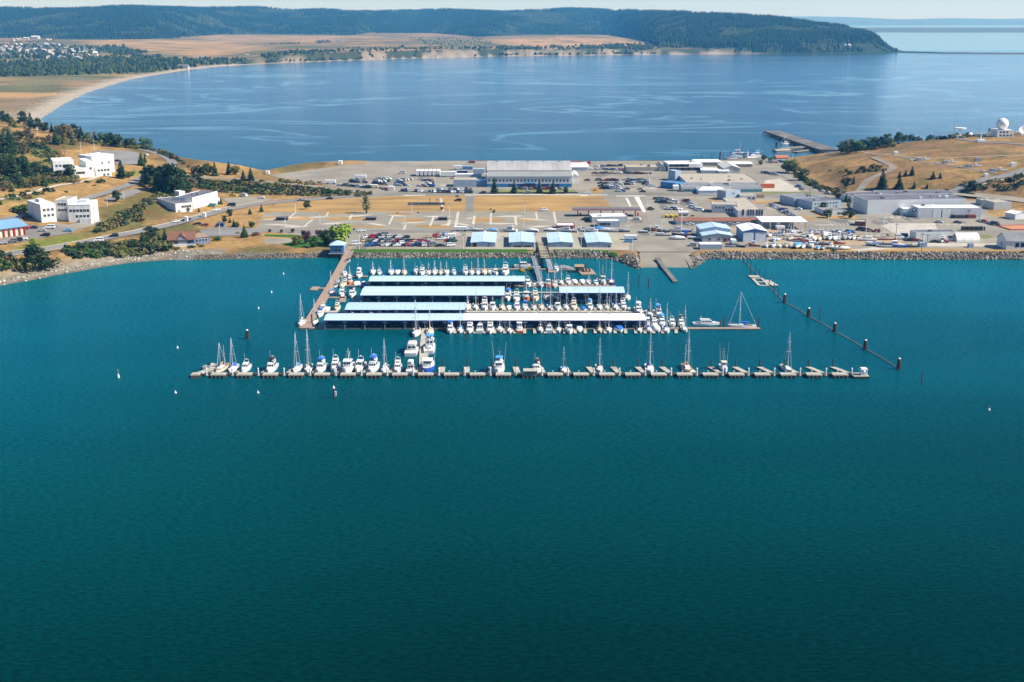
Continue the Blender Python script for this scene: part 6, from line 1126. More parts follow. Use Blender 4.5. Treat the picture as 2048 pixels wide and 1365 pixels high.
# far pier in the bay and the little harbour
a, b = G(1543, 262, 4), G(1660, 300, 4); v = Vector((b[0] - a[0], b[1] - a[1], 0)); n_ = Vector((-v.y, v.x, 0)).normalized() * 9.5; o = thing('fuel_pier', 'long wide concrete pier running into the bay', 'pier', (a[0], a[1], 0)); mb = MB(); mb.prism([(p.x, p.y) for p in (-n_, v - n_, v + n_, n_)], 2.2, 4, 0, top=1); mb.build('deck', [PILE, mat('pier_deck', (.19, .18, .16), (.10, .095, .085), .05, .9)], o)
for k in range(14): p = MB(); c_ = v * (k / 14) - n_; p.tube((c_.x, c_.y, -2), (c_.x, c_.y, 2.2), .5, n=6); c_ = v * (k / 14) - n_ * .3; p.tube((c_.x, c_.y, -2), (c_.x, c_.y, 2.2), .5, n=6); p.build('pile', PILE, o)
dock('finger_float', 'dark timber finger pier beside the concrete pier', [(1560, 298), (1614, 293)], 10, PLANKG, 2.2); dock('finger_float', 'short dark float between the finger pier and shore', [(1590, 304), (1625, 299)], 6, PLANKG, 1.2); bpx('sail_white_white', 1571, 289, 'white sailboat moored off the concrete pier', 120, 1.2, 272); simple_pile(1553, 293, 284, 'thick dark pile off the end of the finger pier', 1.3)
for k, (px, py, t) in enumerate([(1440, 319, 303), (1403, 321, 308), (1423, 321, 309), (1446, 320, 308), (1505, 314, 300)]): simple_pile(px, py, t, f'bay harbour pile, {["thickest, dark", "slim, by the long shed roof", "slim, middle of the shed roof", "slim, beside the thick one", "slim, by the moored work boats"][k]}', .8 if k == 0 else .3)
for k, (px, py, key, hd) in enumerate([(1470, 316, 'trawler_white', 90), (1478, 310, 'trawler_blue', 90), (1490, 314, 'cruiser_white', 60), (1462, 320, 'cruiser_sky_top', 90), (1502, 318, 'cruiser_blue_top', 120), (1515, 316, 'trawler_navy', 100)]): bpx(key, px, py, f"{DESC[key]}, {ORD[k]} in the small bay harbour", hd, 1.2)
dock('harbour_dock', 'small timber dock of the bay harbour', [(1455, 319), (1530, 316)], 5, PLANKG, 1.)
bld('beach_house', 'orange roofed kiosk by the bay harbour road', (1553, 320), (1577, 320), 316, D=7, wall=WALLT, roof=mat('faded_orange_roof', (.42, .14, .07)), kind='gx', rise=1.8, cat='kiosk'); bld('long_shed', 'white shed on the point above the bay harbour', (1553, 307), (1582, 306), 302, D=9, wall=WALLT, roof=ROOFT, kind='gx', rise=.8, cat='shed')

# painted bays and patched asphalt
def stalls(a, b, n, ln, label):
    mb = MB()
    for k in range(n + 1):
        x, y = G(a[0] + (b[0] - a[0]) * k / n, a[1] + (b[1] - a[1]) * k / n, 3.08); mb.quad((x, y, 3.1), (x + .16, y, 3.1), (x + .16 + ln * .25, y + ln, 3.1), (x + ln * .25, y + ln, 3.1))
    tag(mb.build('road_markings', LINE), label, kind='structure')
for a, b, n, ln in [((726, 487), (868, 488), 26, 5), ((728, 478), (868, 478.5), 26, 5), ((735, 494.5), (930, 495.5), 36, 5), ((750, 366), (868, 366), 30, 5.5), ((745, 374), (868, 375), 32, 5.5), ((1188, 364), (1296, 365), 30, 5.5), ((1200, 372), (1300, 373), 28, 5.5), ((1202, 380), (1290, 381), 24, 5.5), ((600, 352), (700, 345), 20, 6), ((1312, 403), (1345, 405), 9, 5), ((1320, 424), (1400, 424), 20, 5), ((803, 384.5), (945, 387), 40, 5)]: stalls(a, b, n, ln, 'painted parking bay lines')
random.seed(44); PT = [mat('dark_patch', (.19, .175, .155), (.15, .14, .125), .2, .95), mat('pale_patch', (.37, .34, .29), (.31, .285, .24), .2, .95), mat('tar_patch', (.13, .125, .115), (.17, .16, .145), .2, .95)]
for k in range(70):
    zone = random.choice([(560, 338, 900, 372), (705, 466, 930, 497), (1190, 340, 1330, 384), (960, 462, 1250, 466), (1300, 400, 1420, 432), (1280, 455, 1400, 470), (1640, 440, 1800, 452), (1770, 436, 1960, 446), (1540, 395, 1640, 420), (1160, 425, 1290, 460)])
    px, py = random.uniform(zone[0], zone[2]), random.uniform(zone[1], zone[3]); x, y = G(px, py, 3); w, d = random.uniform(3, 16), random.uniform(4, 26); mb = MB(); n_ = 7; zz = 3.034 + .0006 * k
    pts_ = [(x + w * .5 * math.cos(i * 6.283 / n_) * random.uniform(.6, 1.2), y + d * .5 * math.sin(i * 6.283 / n_) * random.uniform(.6, 1.2)) for i in range(n_)]; mb.quad(*[(a_, b_, zz) for a_, b_ in pts_]); tag(mb.build('pavement', random.choice(PT)), 'patched asphalt', kind='structure')
# ------------------------------------------------------------------ vegetation
random.seed(5); RNG = np.random.default_rng(5)
def leafmat(n, c, c2): return mat(n, c, c2, .9, .9, spec=.15, rnd=.22)
F_DARK = leafmat('conifer_needles', (.018, .042, .018), (.038, .070, .026)); F_MID = leafmat('broad_leaves', (.038, .085, .022), (.075, .125, .03)); F_OLIVE = leafmat('olive_leaves', (.10, .115, .03), (.155, .15, .05)); F_LIME = leafmat('lime_leaves', (.13, .22, .02), (.24, .31, .03))
F_PURP = leafmat('purple_leaves', (.040, .016, .030), (.07, .03, .04)); F_RUST = leafmat('rust_leaves', (.10, .05, .028), (.14, .075, .03)); F_GOLD = leafmat('golden_leaves', (.24, .16, .03), (.17, .13, .03)); F_DRY = leafmat('dry_brush', (.17, .13, .065), (.11, .09, .05))
def clump(mb, c, r, n, s, zs=.8, up=.3):
    for _ in range(n):
        d = Vector((random.gauss(0, 1), random.gauss(0, 1), random.gauss(0, 1))); d.normalize(); rr = r * random.uniform(.55, 1.0); p = Vector(c) + Vector((d.x * rr, d.y * rr, d.z * rr * zs))
        nrm = (d + Vector((random.gauss(0, .5), random.gauss(0, .5), random.gauss(0, .5) + up))).normalized(); u = nrm.orthogonal().normalized(); w = nrm.cross(u); a = random.uniform(0, 6.28); u, w = u * math.cos(a) + w * math.sin(a), w * math.cos(a) - u * math.sin(a)
        q = s * random.uniform(.6, 1.3); mb.quad(p + u * q, p + w * q * .7, p - u * q, p - w * q * .7)
def crown(kind):
    """crown of unit height standing on z = 0"""
    mb = MB()
    if kind == 'conifer':
        for k in range(15):
            t = k / 14; z = .10 + .88 * t; r = .29 * (1 - t) ** .75 + .015
            for j in range(max(int(18 * (1 - t) + 6), 6)):
                a = random.uniform(0, 6.28); L_ = r * random.uniform(.6, 1.15); ca, sa = math.cos(a), math.sin(a); wd = .05 + .06 * (1 - t); dz = random.uniform(.02, .075)
                mb.quad((ca * .01, sa * .01, z + .03), (ca * L_ * .6 - sa * wd, sa * L_ * .6 + ca * wd, z - dz * .3), (ca * L_, sa * L_, z - dz), (ca * L_ * .6 + sa * wd, sa * L_ * .6 - ca * wd, z - dz * .3))
        clump(mb, (0, 0, .25), .15, 46, .06); clump(mb, (0, 0, .5), .10, 30, .05)
    elif kind == 'pine':
        for k in range(24):
            z = random.uniform(.12, .93); a = random.uniform(0, 6.28); rr = (.38 if z < .65 else .2) * random.uniform(.2, 1); clump(mb, (rr * math.cos(a), rr * math.sin(a), z), random.uniform(.11, .18), 28, .055, .6)
        clump(mb, (0, 0, .5), .26, 80, .06, 1.2)
    elif kind == 'round':
        for k in range(22):
            a = random.uniform(0, 6.28); z = random.uniform(.12, .85); rr = .38 * math.sin(min(max((z - .08) / .9, .05), .95) * math.pi) * random.uniform(.5, 1.05); clump(mb, (rr * math.cos(a), rr * math.sin(a), z), random.uniform(.13, .20), 28, .055)
        clump(mb, (0, 0, .48), .32, 100, .06)
    elif kind == 'bush':
        for k in range(15):
            a = random.uniform(0, 6.28); rr = random.uniform(0, .62); clump(mb, (rr * math.cos(a), rr * math.sin(a), .42 * (1 - rr * .6) * random.uniform(.6, 1.2)), random.uniform(.2, .34), 26, .085, .9)
    elif kind == 'poplar':
        for k in range(14): z = .22 + .73 * k / 13; clump(mb, (random.gauss(0, .02), random.gauss(0, .02), z), .085 * math.sin(min((z - .1) / .9, .97) * math.pi) ** .5 + .02, 22, .03, 1.2)
    return mb
CROWN = {}
def trunkmesh(kind):
    mb = MB(); top = {'conifer': .85, 'pine': .8, 'round': .6, 'bush': .2, 'poplar': .8}[kind]; mb.tube((0, 0, -.06), (0, 0, top), .028 if kind != 'bush' else .03, .006, 6)
    for k in range(5 if kind != 'conifer' else 0):
        a = k * 1.26 + .4; z = .25 + .08 * k if kind != 'bush' else .02; mb.tube((0, 0, z), (.2 * math.cos(a), .2 * math.sin(a), z + .2), .014, .004, 4)
    return mb.mesh('trunk', BARK)
TRK = {}
def tree(kind, px, py, hpx, m, label, w=1., group=None, name=None, var=None):
    x, y, z = P(px, py); h = max(ztop(y, py - hpx) - z, 1.2)
    key = (kind, m.name, random.randrange(3) if var is None else var)
    if key not in CROWN: CROWN[key] = crown(kind).mesh('crown', m)
    if kind not in TRK: TRK[kind] = trunkmesh(kind)
    nm = name or {'conifer': 'conifer_tree', 'pine': 'pine_tree', 'round': 'leafy_tree', 'bush': 'shrub', 'poplar': 'poplar_tree'}[kind]
    o = thing(nm, label, 'shrub' if kind == 'bush' else 'tree', (x, y, z), random.uniform(0, 6.28), group); o.scale = (h * w * 1.15, h * w * 1.15, h)
    for n_, me in (('trunk', TRK[kind]), ('crown', CROWN[key])):
        c_ = bpy.data.objects.new(n_, me); COL.objects.link(c_); c_.parent = o
    return o
NM = {'conifer': 'conifer', 'pine': 'pine', 'round': 'leafy tree', 'bush': 'shrub', 'poplar': 'poplar'}; CN = {'conifer_needles': 'dark green', 'broad_leaves': 'green', 'olive_leaves': 'olive', 'lime_leaves': 'bright lime', 'purple_leaves': 'purple leaved', 'rust_leaves': 'rust red', 'golden_leaves': 'golden', 'dry_brush': 'grey brown'}
def grove(lst, phrase, group):
    for k, it in enumerate(lst):
        kind, px, py, h, m = it[:5]; w = it[5] if len(it) > 5 else 1
        tree(kind, px, py, h, m, f'{CN[m.name]} {NM[kind]}, {ordn(k)} {phrase}', w, group)
D_, M_, O_ = F_DARK, F_MID, F_OLIVE
grove([('conifer', 291, 366, 38, D_, 1.2), ('pine', 301, 374, 46, D_, .9), ('conifer', 314, 380, 42, D_), ('pine', 327, 386, 60, D_, .8), ('conifer', 337, 384, 50, D_, 1.1), ('pine', 349, 390, 64, D_, .8), ('conifer', 360, 386, 50, D_, 1.1), ('pine', 368, 382, 46, D_, .8), ('conifer', 374, 385, 36, D_)], 'in the tall pine stand above the low white hall', 'tall pines above the white hall')
grove([('conifer', 430, 352, 28, M_), ('round', 418, 350, 26, O_), ('conifer', 458, 349, 26, D_), ('round', 471, 350, 20, O_, 1.2), ('conifer', 487, 362, 22, D_, 1.1), ('conifer', 502, 362, 26, D_, 1.1), ('bush', 523, 364, 8, M_), ('bush', 468, 361, 6, O_), ('bush', 562, 363, 10, M_, 1.1), ('bush', 583, 368, 5, O_), ('bush', 611, 371, 6, M_)], 'along the bay edge road beside the apron', 'trees along the bay edge road')
grove([('round', 615, 419, 19, D_, .9), ('conifer', 523, 424, 15, M_, 1.1), ('conifer', 500, 429, 12, M_, 1.3), ('round', 460, 433, 17, D_, .8), ('round', 450, 446, 14, D_, .9), ('conifer', 460, 446, 10, M_, 1.2), ('conifer', 468, 454, 15, D_, 1.1), ('round', 475, 455, 12, M_, .9), ('round', 503, 456, 16, M_, .9), ('conifer', 489, 475, 24, M_, 1.2), ('bush', 512, 472, 12, F_RUST), ('bush', 475, 468, 6, O_), ('bush', 437, 481, 13, M_)], 'on the dry grass between the road and the restaurant', 'young trees on the dry grass')
grove([('round', 540, 465, 7, F_PURP, 1.1), ('round', 563, 466, 7, F_PURP, 1.1), ('round', 586, 466, 9, F_PURP), ('round', 611, 488, 30, F_PURP, .7), ('round', 594, 491, 22, O_, 1.1), ('round', 627, 495, 24, M_, .9), ('round', 639, 473, 14, F_PURP, 1.2), ('round', 652, 488, 32, D_, .9), ('round', 664, 492, 36, M_, .9), ('round', 680, 490, 46, F_LIME, 1.3)], 'around the small lawn by the blue hut', 'trees around the lawn')
grove([('poplar', 733, 427, 38, M_, 1.6), ('round', 728, 391, 10, O_, 1.3), ('round', 742, 390, 9, O_, 1.2), ('bush', 762, 378, 6, M_), ('bush', 914, 394, 5, F_PURP), ('round', 884, 421, 8, O_), ('bush', 837, 427, 4, F_RUST), ('bush', 795, 427, 3.5, F_RUST), ('bush', 981, 420, 4, F_RUST), ('round', 988, 426, 7, O_), ('bush', 1190, 382, 5, O_)], 'scattered around the dry field and playground', 'trees around the dry field')
grove([('conifer', 989, 387, 31, D_), ('conifer', 1028, 387, 24, D_, 1.1), ('conifer', 1079, 387, 25, D_), ('conifer', 1106, 388, 26, D_, 1.1), ('round', 1131, 387, 14, D_)], 'on the strip of grass before the hangar', 'conifers before the hangar')
grove([('pine', 233, 404, 24, D_), ('bush', 48, 424, 24, M_, 1.1), ('bush', 30, 424, 16, D_, 1.), ('pine', 72, 540, 52, D_, 1.2), ('bush', 52, 538, 36, O_, .9), ('bush', 92, 536, 34, D_, 1.), ('round', 66, 492, 18, F_LIME, .8), ('conifer', 295, 488, 24, D_, 1.2), ('conifer', 330, 480, 24, D_, .8), ('bush', 320, 500, 22, O_, 1.1), ('bush', 300, 500, 18, D_, 1.3), ('round', 205, 480, 6, O_), ('bush', 336, 494, 12, M_, 1.2), ('bush', 352, 499, 8, O_, 1.4), ('round', 333, 486, 16, D_), ('bush', 384, 496, 9, M_, 1.3), ('bush', 390, 492, 10, F_OLIVE, 1.2), ('bush', 403, 494, 6, M_, 1.6), ('bush', 355, 388, 7, O_, 1.5), ('conifer', 398, 424, 9, D_), ('round', 376, 424, 10, M_), ('conifer', 442, 409, 14, M_)], 'along the coast road and the hill foot', 'trees along the coast road')
grove([('conifer', 243, 357, 36, D_, 1.2), ('bush', 202, 366, 13, D_), ('bush', 175, 366, 9, O_), ('conifer', 283, 332, 26, M_, 1.2), ('conifer', 290, 326, 16, D_), ('round', 258, 356, 14, M_), ('round', 266, 352, 12, F_LIME), ('bush', 133, 385, 5, M_, 1.5), ('bush', 190, 372, 4, O_, 1.8), ('bush', 185, 288, 8, D_)], 'beside the white hilltop blocks', 'trees beside the hilltop blocks')
grove([('pine', 4, 246, 26, D_), ('pine', 14, 248, 22, D_), ('pine', 26, 256, 20, O_), ('pine', 48, 252, 32, D_), ('conifer', 62, 256, 30, D_, 1.2), ('pine', 78, 262, 28, D_), ('round', 92, 266, 22, D_), ('conifer', 104, 266, 20, D_), ('round', 116, 268, 20, O_), ('pine', 130, 272, 26, D_), ('pine', 150, 276, 30, D_, 1.1), ('conifer', 163, 279, 26, D_, 1.2), ('round', 176, 281, 18, O_), ('round', 205, 284, 22, M_), ('pine', 222, 286, 22, D_), ('round', 238, 287, 16, O_), ('round', 254, 290, 14, O_), ('round', 270, 293, 13, F_DRY), ('round', 291, 296, 22, M_, 1.1), ('bush', 12, 262, 12, F_GOLD), ('bush', 38, 270, 14, F_GOLD), ('bush', 120, 272, 10, F_RUST), ('bush', 160, 284, 8, F_RUST)], 'along the bluff edge above the curved beach', 'trees along the bluff edge')
grove([('conifer', 10, 306, 44, D_), ('pine', 24, 312, 38, D_), ('conifer', 18, 282, 26, D_, 1.1), ('pine', 8, 350, 40, D_), ('conifer', 28, 356, 50, D_, 1.1), ('pine', 44, 352, 44, D_), ('conifer', 57, 358, 42, D_), ('pine', 68, 354, 30, D_), ('bush', 14, 372, 18, F_DRY), ('bush', 90, 362, 16, F_DRY, 1.2), ('bush', 112, 362, 16, F_DRY, 1.2), ('bush', 135, 362, 16, O_, 1.2), ('bush', 146, 366, 14, F_DRY, 1.2), ('bush', 52, 366, 12, F_GOLD), ('round', 72, 292, 14, O_), ('round', 60, 288, 12, F_DRY), ('round', 86, 292, 12, O_), ('bush', 24, 384, 9, D_), ('bush', 56, 384, 8, F_DRY), ('bush', 10, 382, 12, F_RUST)], 'on the wooded slope behind the hilltop blocks', 'trees on the wooded hill slope')
grove([('round', 1578, 346, 32, M_, 1.), ('round', 1588, 348, 26, O_), ('round', 1605, 362, 28, M_), ('bush', 1596, 356, 12, O_), ('bush', 1618, 370, 12, O_), ('bush', 1632, 378, 10, D_), ('round', 1527, 321, 14, M_), ('round', 1541, 324, 11, M_), ('round', 1521, 330, 10, O_)], 'along the foot of the bare hill', 'trees at the foot of the bare hill')
grove([('round', 1684, 305, 24, M_), ('round', 1697, 306, 30, O_, 1.1), ('round', 1712, 306, 32, M_, 1.1), ('round', 1726, 300, 24, D_), ('round', 1740, 298, 26, M_), ('round', 1756, 296, 26, D_), ('round', 1772, 293, 28, M_), ('pine', 1795, 288, 25, D_, 1.1), ('round', 1808, 286, 20, M_), ('round', 1822, 282, 16, D_), ('round', 1838, 280, 9, O_), ('round', 1860, 277, 9, D_), ('bush', 1880, 274, 7, D_), ('bush', 1650, 303, 10, M_), ('conifer', 1978, 267, 11, D_)], 'along the bay side crest of the bare hill', 'trees along the hill crest')
grove([('round', 1691, 375, 23, D_), ('conifer', 1707, 368, 15, D_), ('conifer', 1764, 380, 38, D_, 1.2), ('conifer', 1798, 380, 28, D_, 1.3), ('conifer', 1799, 356, 13, D_, 1.2), ('conifer', 1811, 353, 13, D_, 1.2), ('conifer', 1824, 351, 18, D_, 1.2), ('conifer', 1866, 358, 15, D_, 1.3), ('conifer', 1880, 357, 12, D_, 1.2), ('conifer', 1828, 377, 14, D_, 1.1), ('conifer', 1854, 377, 11, D_, 1.1), ('pine', 1943, 383, 24, D_, 1.1), ('bush', 1930, 386, 6, D_, 1.6), ('bush', 1945, 389, 6, O_, 1.6), ('bush', 1680, 345, 6, O_), ('bush', 1725, 337, 6, D_, 1.3), ('bush', 1755, 335, 7, O_), ('bush', 1660, 342, 4, O_, 2), ('bush', 1893, 381, 5, D_), ('bush', 1760, 389, 8, D_), ('bush', 1735, 388, 8, M_)], 'on the bare hill slope', 'trees on the bare hill slope')
grove([('round', 1679, 398, 30, F_DRY), ('conifer', 1692, 405, 18, D_), ('round', 1645, 423, 20, D_), ('round', 1656, 436, 21, M_), ('poplar', 1697, 424, 26, D_, 1.6), ('round', 1700, 437, 18, D_), ('round', 1690, 434, 12, D_), ('round', 1964, 408, 13, D_), ('bush', 1666, 502, 7, M_, 1.3), ('bush', 1710, 398, 6, D_), ('bush', 1700, 396, 8, D_)], 'between the barracks and the white hall', 'trees among the barracks')
grove([(random.choice(['pine', 'round', 'conifer', 'round']), px, py, random.uniform(15, 30), random.choice([D_, D_, O_, M_, F_DRY]), random.uniform(1, 1.3)) for px, py in [(-8, 300), (34, 300), (48, 306), (4, 326), (20, 332), (38, 338), (52, 342), (78, 344), (94, 350), (-6, 366), (36, 372), (72, 374), (88, 372), (118, 358), (140, 354), (44, 276), (58, 280), (98, 284), (112, 290), (128, 288), (146, 290), (136, 278), (190, 282), (214, 290), (230, 294), (262, 296), (388, 348), (404, 352), (306, 478), (318, 484), (286, 494), (268, 500), (322, 362), (384, 376), (396, 372)]], 'among the undergrowth of the hillside', 'trees among the hillside undergrowth')
# ------------------------------------------------------------------ scattered masses
def scatter(poly, n, z=None, seed=1):
    rg = np.random.default_rng(seed); xs = [p[0] for p in poly]; ys = [p[1] for p in poly]; out = []
    while len(out) < n:
        a = rg.uniform(min(xs), max(xs), n * 2); b = rg.uniform(min(ys), max(ys), n * 2); k = sdf(poly, a, b) > 0; out += list(zip(a[k], b[k]))
    return out[:n]
def blobs(name, pts, size, mats_, label, kind='brush', leaf=26, flat=.7, cat=None):
    mb = MB(); mi = 0
    for k, (x, y, z) in enumerate(pts):
        s_ = size * random.uniform(.6, 1.35); k0 = len(mb.m); clump(mb, (x, y, z + s_ * .35), s_, leaf, s_ * .42, flat); q_ = float(fbm(np.array(x / 26.), np.array(y / 40.), 91)) + random.uniform(-.07, .07); mi = 0 if q_ < .42 else 1 if q_ < .46 else 2 if q_ < .56 else 4 if q_ < .63 else 3 if q_ < .66 else 0; mb.m[k0:] = [mi] * (len(mb.m) - k0)
    return tag(mb.build(name, mats_), label, cat or kind, kind='stuff')
BR = [O_, F_DRY, D_, F_RUST, M_, F_GOLD]
pts = []
for poly, n_ in [([(380, 362), (440, 364), (560, 372), (650, 381), (738, 389), (730, 394), (640, 393), (520, 390), (450, 386), (390, 378)], 420), ([(122, 500), (180, 491), (260, 486), (330, 482), (345, 490), (340, 500), (280, 512), (200, 516), (140, 515)], 300), ([(145, 274), (180, 281), (240, 288), (290, 294), (340, 306), (372, 332), (420, 349), (395, 345), (350, 321), (300, 301), (230, 295), (170, 286)], 240),
                 ([(84, 346), (150, 338), (154, 362), (100, 368)], 90), ([(0, 335), (84, 350), (70, 376), (0, 380)], 150), ([(0, 275), (60, 268), (110, 290), (40, 312), (0, 312)], 130), ([(60, 312), (85, 290), (125, 315), (112, 332)], 60), ([(240, 430), (300, 397), (352, 380), (345, 394), (290, 413), (278, 444), (190, 468), (180, 462)], 160), ([(-20, 508), (28, 514), (24, 540), (-20, 546)], 60),
                 ([(1580, 345), (1600, 350), (1640, 372), (1690, 390), (1680, 397), (1630, 380)], 110), ([(1810, 284), (1900, 273), (1990, 269), (1900, 279)], 70), ([(1680, 304), (1800, 286), (1790, 294), (1700, 307)], 90), ([(1905, 372), (2048, 352), (2048, 382), (1960, 384)], 60), ([(1690, 344), (1760, 330), (1775, 342), (1700, 352)], 26), ([(560, 363), (640, 369), (640, 372), (560, 367)], 16), ([(0, 395), (100, 380), (110, 388), (0, 410)], 14)]:
    pts += [P(a, b) for a, b in scatter(poly, n_, seed=len(pts) + 3)]
blobs('brush', pts, 2.2, BR, 'low mixed brush of olive, brown and rust bushes on the slopes', leaf=22)
def rocks(name, pts, lo, hi, m, label, cols):
    t = (1 + 5 ** .5) / 2; iv = np.array([(-1, t, 0), (1, t, 0), (-1, -t, 0), (1, -t, 0), (0, -1, t), (0, 1, t), (0, -1, -t), (0, 1, -t), (t, 0, -1), (t, 0, 1), (-t, 0, -1), (-t, 0, 1)]) / 1.9
    fi = np.array([(0, 11, 5), (0, 5, 1), (0, 1, 7), (0, 7, 10), (0, 10, 11), (1, 5, 9), (5, 11, 4), (11, 10, 2), (10, 7, 6), (7, 1, 8), (3, 9, 4), (3, 4, 2), (3, 2, 6), (3, 6, 8), (3, 8, 9), (4, 9, 5), (2, 4, 11), (6, 2, 10), (8, 6, 7), (9, 8, 1)])
    n_ = len(pts); P_ = np.array(pts); s_ = RNG.uniform(lo, hi, (n_, 1, 1)) * RNG.uniform(.6, 1.3, (n_, 1, 3)); V = iv[None] * s_ * RNG.uniform(.75, 1.2, (n_, 12, 1)); a = RNG.uniform(0, 6.28, n_); ca, sa = np.cos(a)[:, None], np.sin(a)[:, None]
    V = np.stack([V[..., 0] * ca - V[..., 1] * sa, V[..., 0] * sa + V[..., 1] * ca, V[..., 2]], -1) + P_[:, None]
    F_ = fi[None] + (np.arange(n_) * 12)[:, None, None]; col = np.array(cols)[RNG.integers(0, len(cols), n_)] * RNG.uniform(.7, 1.25, (n_, 1))
    return tag(npmesh(name, V.reshape(-1, 3), F_.reshape(-1, 3), m, np.repeat(col, 12, 0)), label, 'rocks', kind='stuff')
ROCKM = mat('riprap_rock', (1, 1, 1), (.75, .74, .72), 1.2, .9, attr='cover')
rp = []; rq = []
fr_ = np.array([G(*q) for q in FRONT]); 
xs = RNG.uniform(G(390, 519)[0], 330, 8600); 
for x in xs:
    y0 = float(np.interp(x, fr_[:, 0], fr_[:, 1])) if not (G(1238, 527)[0] < x < G(1405, 520)[0]) else None
    if y0 is None: continue
    s_ = RNG.uniform(-1.0, 3.8 if x < G(1068, 516)[0] else 6.2); (rp if x > G(650, 515)[0] else rq).append((x, y0 + s_, float(hs(x, y0 + s_)) + .05))
for (a, b), n_ in ((((1236, 521), (1281, 538)), 700), (((1383, 538), (1408, 521)), 450)):
    p0, p1 = np.array(G(*a)), np.array(G(*b)); d = p1 - p0; nn = np.array((-d[1], d[0])) / np.hypot(*d)
    for _ in range(n_):
        q = p0 + d * RNG.random() + nn * RNG.uniform(-1.5, 9); r_ = float(sdf(RAMP, np.array(q[0]), np.array(q[1])))
        if r_ > -1.4: continue
        z = float(hs(*q)); 
        if z < 2.95: rp.append((q[0], q[1], z + .1))
rocks('riprap', rp, .45, .95, ROCKM, 'bank of grey and white boulders armouring the shore', [(.22, .195, .16), (.16, .14, .115), (.36, .34, .30), (.11, .098, .082), (.19, .165, .13), (.06, .055, .048)])
rocks('shore_stones', rq, .25, .6, ROCKM, 'brown stones and logs along the narrow beach', [(.20, .165, .12), (.14, .115, .085), (.28, .245, .195), (.09, .075, .06)])
rp = []
for x in RNG.uniform(G(-60, 585)[0], G(400, 519)[0], 420):
    y0 = float(np.interp(x, fr_[:, 0], fr_[:, 1])); s_ = RNG.normal(11.5, .8) if RNG.random() < .75 else RNG.uniform(.5, 10); rp.append((x, y0 + s_, float(hs(x, y0 + s_)) + .1))
bt = np.array([G(*q) for q in [(92, 236)] + BEACH[:8]])
for _ in range(2200):
    k = RNG.integers(0, len(bt) - 1); t = RNG.random(); q = bt[k] * (1 - t) + bt[k + 1] * t; d = bt[k + 1] - bt[k]; nn = np.array((-d[1], d[0])) / np.hypot(*d); q = q + nn * abs(RNG.normal(36, 9)); rp.append((q[0], q[1], float(hs(*q)) + .2))
rocks('driftwood', rp, .22, .62, ROCKM, 'bleached driftwood logs lying along the beaches', [(.58, .53, .44), (.44, .39, .31), (.30, .25, .19), (.62, .57, .49), (.2, .17, .14)])
# forest hill across the bay and woods by the beach
def cones(name, X_, Y_, Z_, Hh, Rr, col, m, label, n=6, blob=None):
    N_ = len(X_); a = RNG.uniform(0, 6.28, N_)[:, None] + np.arange(n) * 2 * math.pi / n; jr = RNG.uniform(.7, 1.2, (N_, n)); 
    low = np.stack([X_[:, None] + np.cos(a) * Rr[:, None] * jr, Y_[:, None] + np.sin(a) * Rr[:, None] * jr, (Z_ + Hh * .12)[:, None] + RNG.uniform(-.05, .08, (N_, n)) * Hh[:, None]], -1)
    bl = np.zeros(N_) if blob is None else blob; mid = np.stack([X_[:, None] + np.cos(a + .5) * Rr[:, None] * (.55 + .42 * bl[:, None]) * jr[:, ::-1], Y_[:, None] + np.sin(a + .5) * Rr[:, None] * (.55 + .42 * bl[:, None]) * jr[:, ::-1], (Z_ + Hh * (.5 + .12 * bl))[:, None] + RNG.uniform(-.06, .06, (N_, n)) * Hh[:, None]], -1)
    top = np.stack([X_, Y_, Z_ + Hh], -1)[:, None]; V = np.concatenate([low, mid, top], 1); i = np.arange(n); j = (i + 1) % n
    f = np.concatenate([np.stack([i, j, n + j], -1), np.stack([i, n + j, n + i], -1), np.stack([n + i, n + j, np.full(n, 2 * n)], -1)]); F_ = f[None] + (np.arange(N_) * (2 * n + 1))[:, None, None]
    return tag(npmesh(name, V.reshape(-1, 3), F_.reshape(-1, 3), m, np.repeat(col, 2 * n + 1, 0)), label, 'forest', kind='stuff')
FORM = mat('forest_foliage', (1, 1, 1), (.7, .75, .7), .05, .95, spec=.1, attr='cover')
N_ = 80000; pxs = RNG.uniform(-40, 1800, N_); u = RNG.random(N_) ** .8 * 1.12; fd_ = np.interp(pxs, FP, FD); rd_ = np.interp(pxs, RP, RD); yy = fd_ + (rd_ - fd_) * u + RNG.normal(0, 12, N_); xx = (pxs - 1024) / FPX / 1.0355 * yy; zz = hs(xx, yy)
k_ = (zz > 3) & (fbm(xx / 240, yy / 240, 71) > .24); clearing = (fbm(xx / 190, yy / 110, 72) > .64) & (RNG.random(N_) < .75); k_ &= ~clearing; k_ &= ~((pxs > 1640) & (u < .55) & (pxs < 1760) & (RNG.random(N_) < .7)); xx, yy, zz, pxk = xx[k_], yy[k_], zz[k_], pxs[k_]
dec = fbm(xx / 150, yy / 150, 73) > .60; cl = np.where(dec[:, None], np.array((.045, .062, .022)), np.array((.012, .030, .017))) * RNG.uniform(.6, 1.45, (len(xx), 1)); hh = np.where(dec, RNG.uniform(9, 15, len(xx)), RNG.uniform(10, 28, len(xx))); hh = np.where(pxk > 1700, hh * .7, hh)
cones('forest', xx, yy, zz - 1, hh, hh * np.where(dec, .42, .24), cl, FORM, 'dark conifer forest covering the long hill across the bay', 5, dec * 1.)
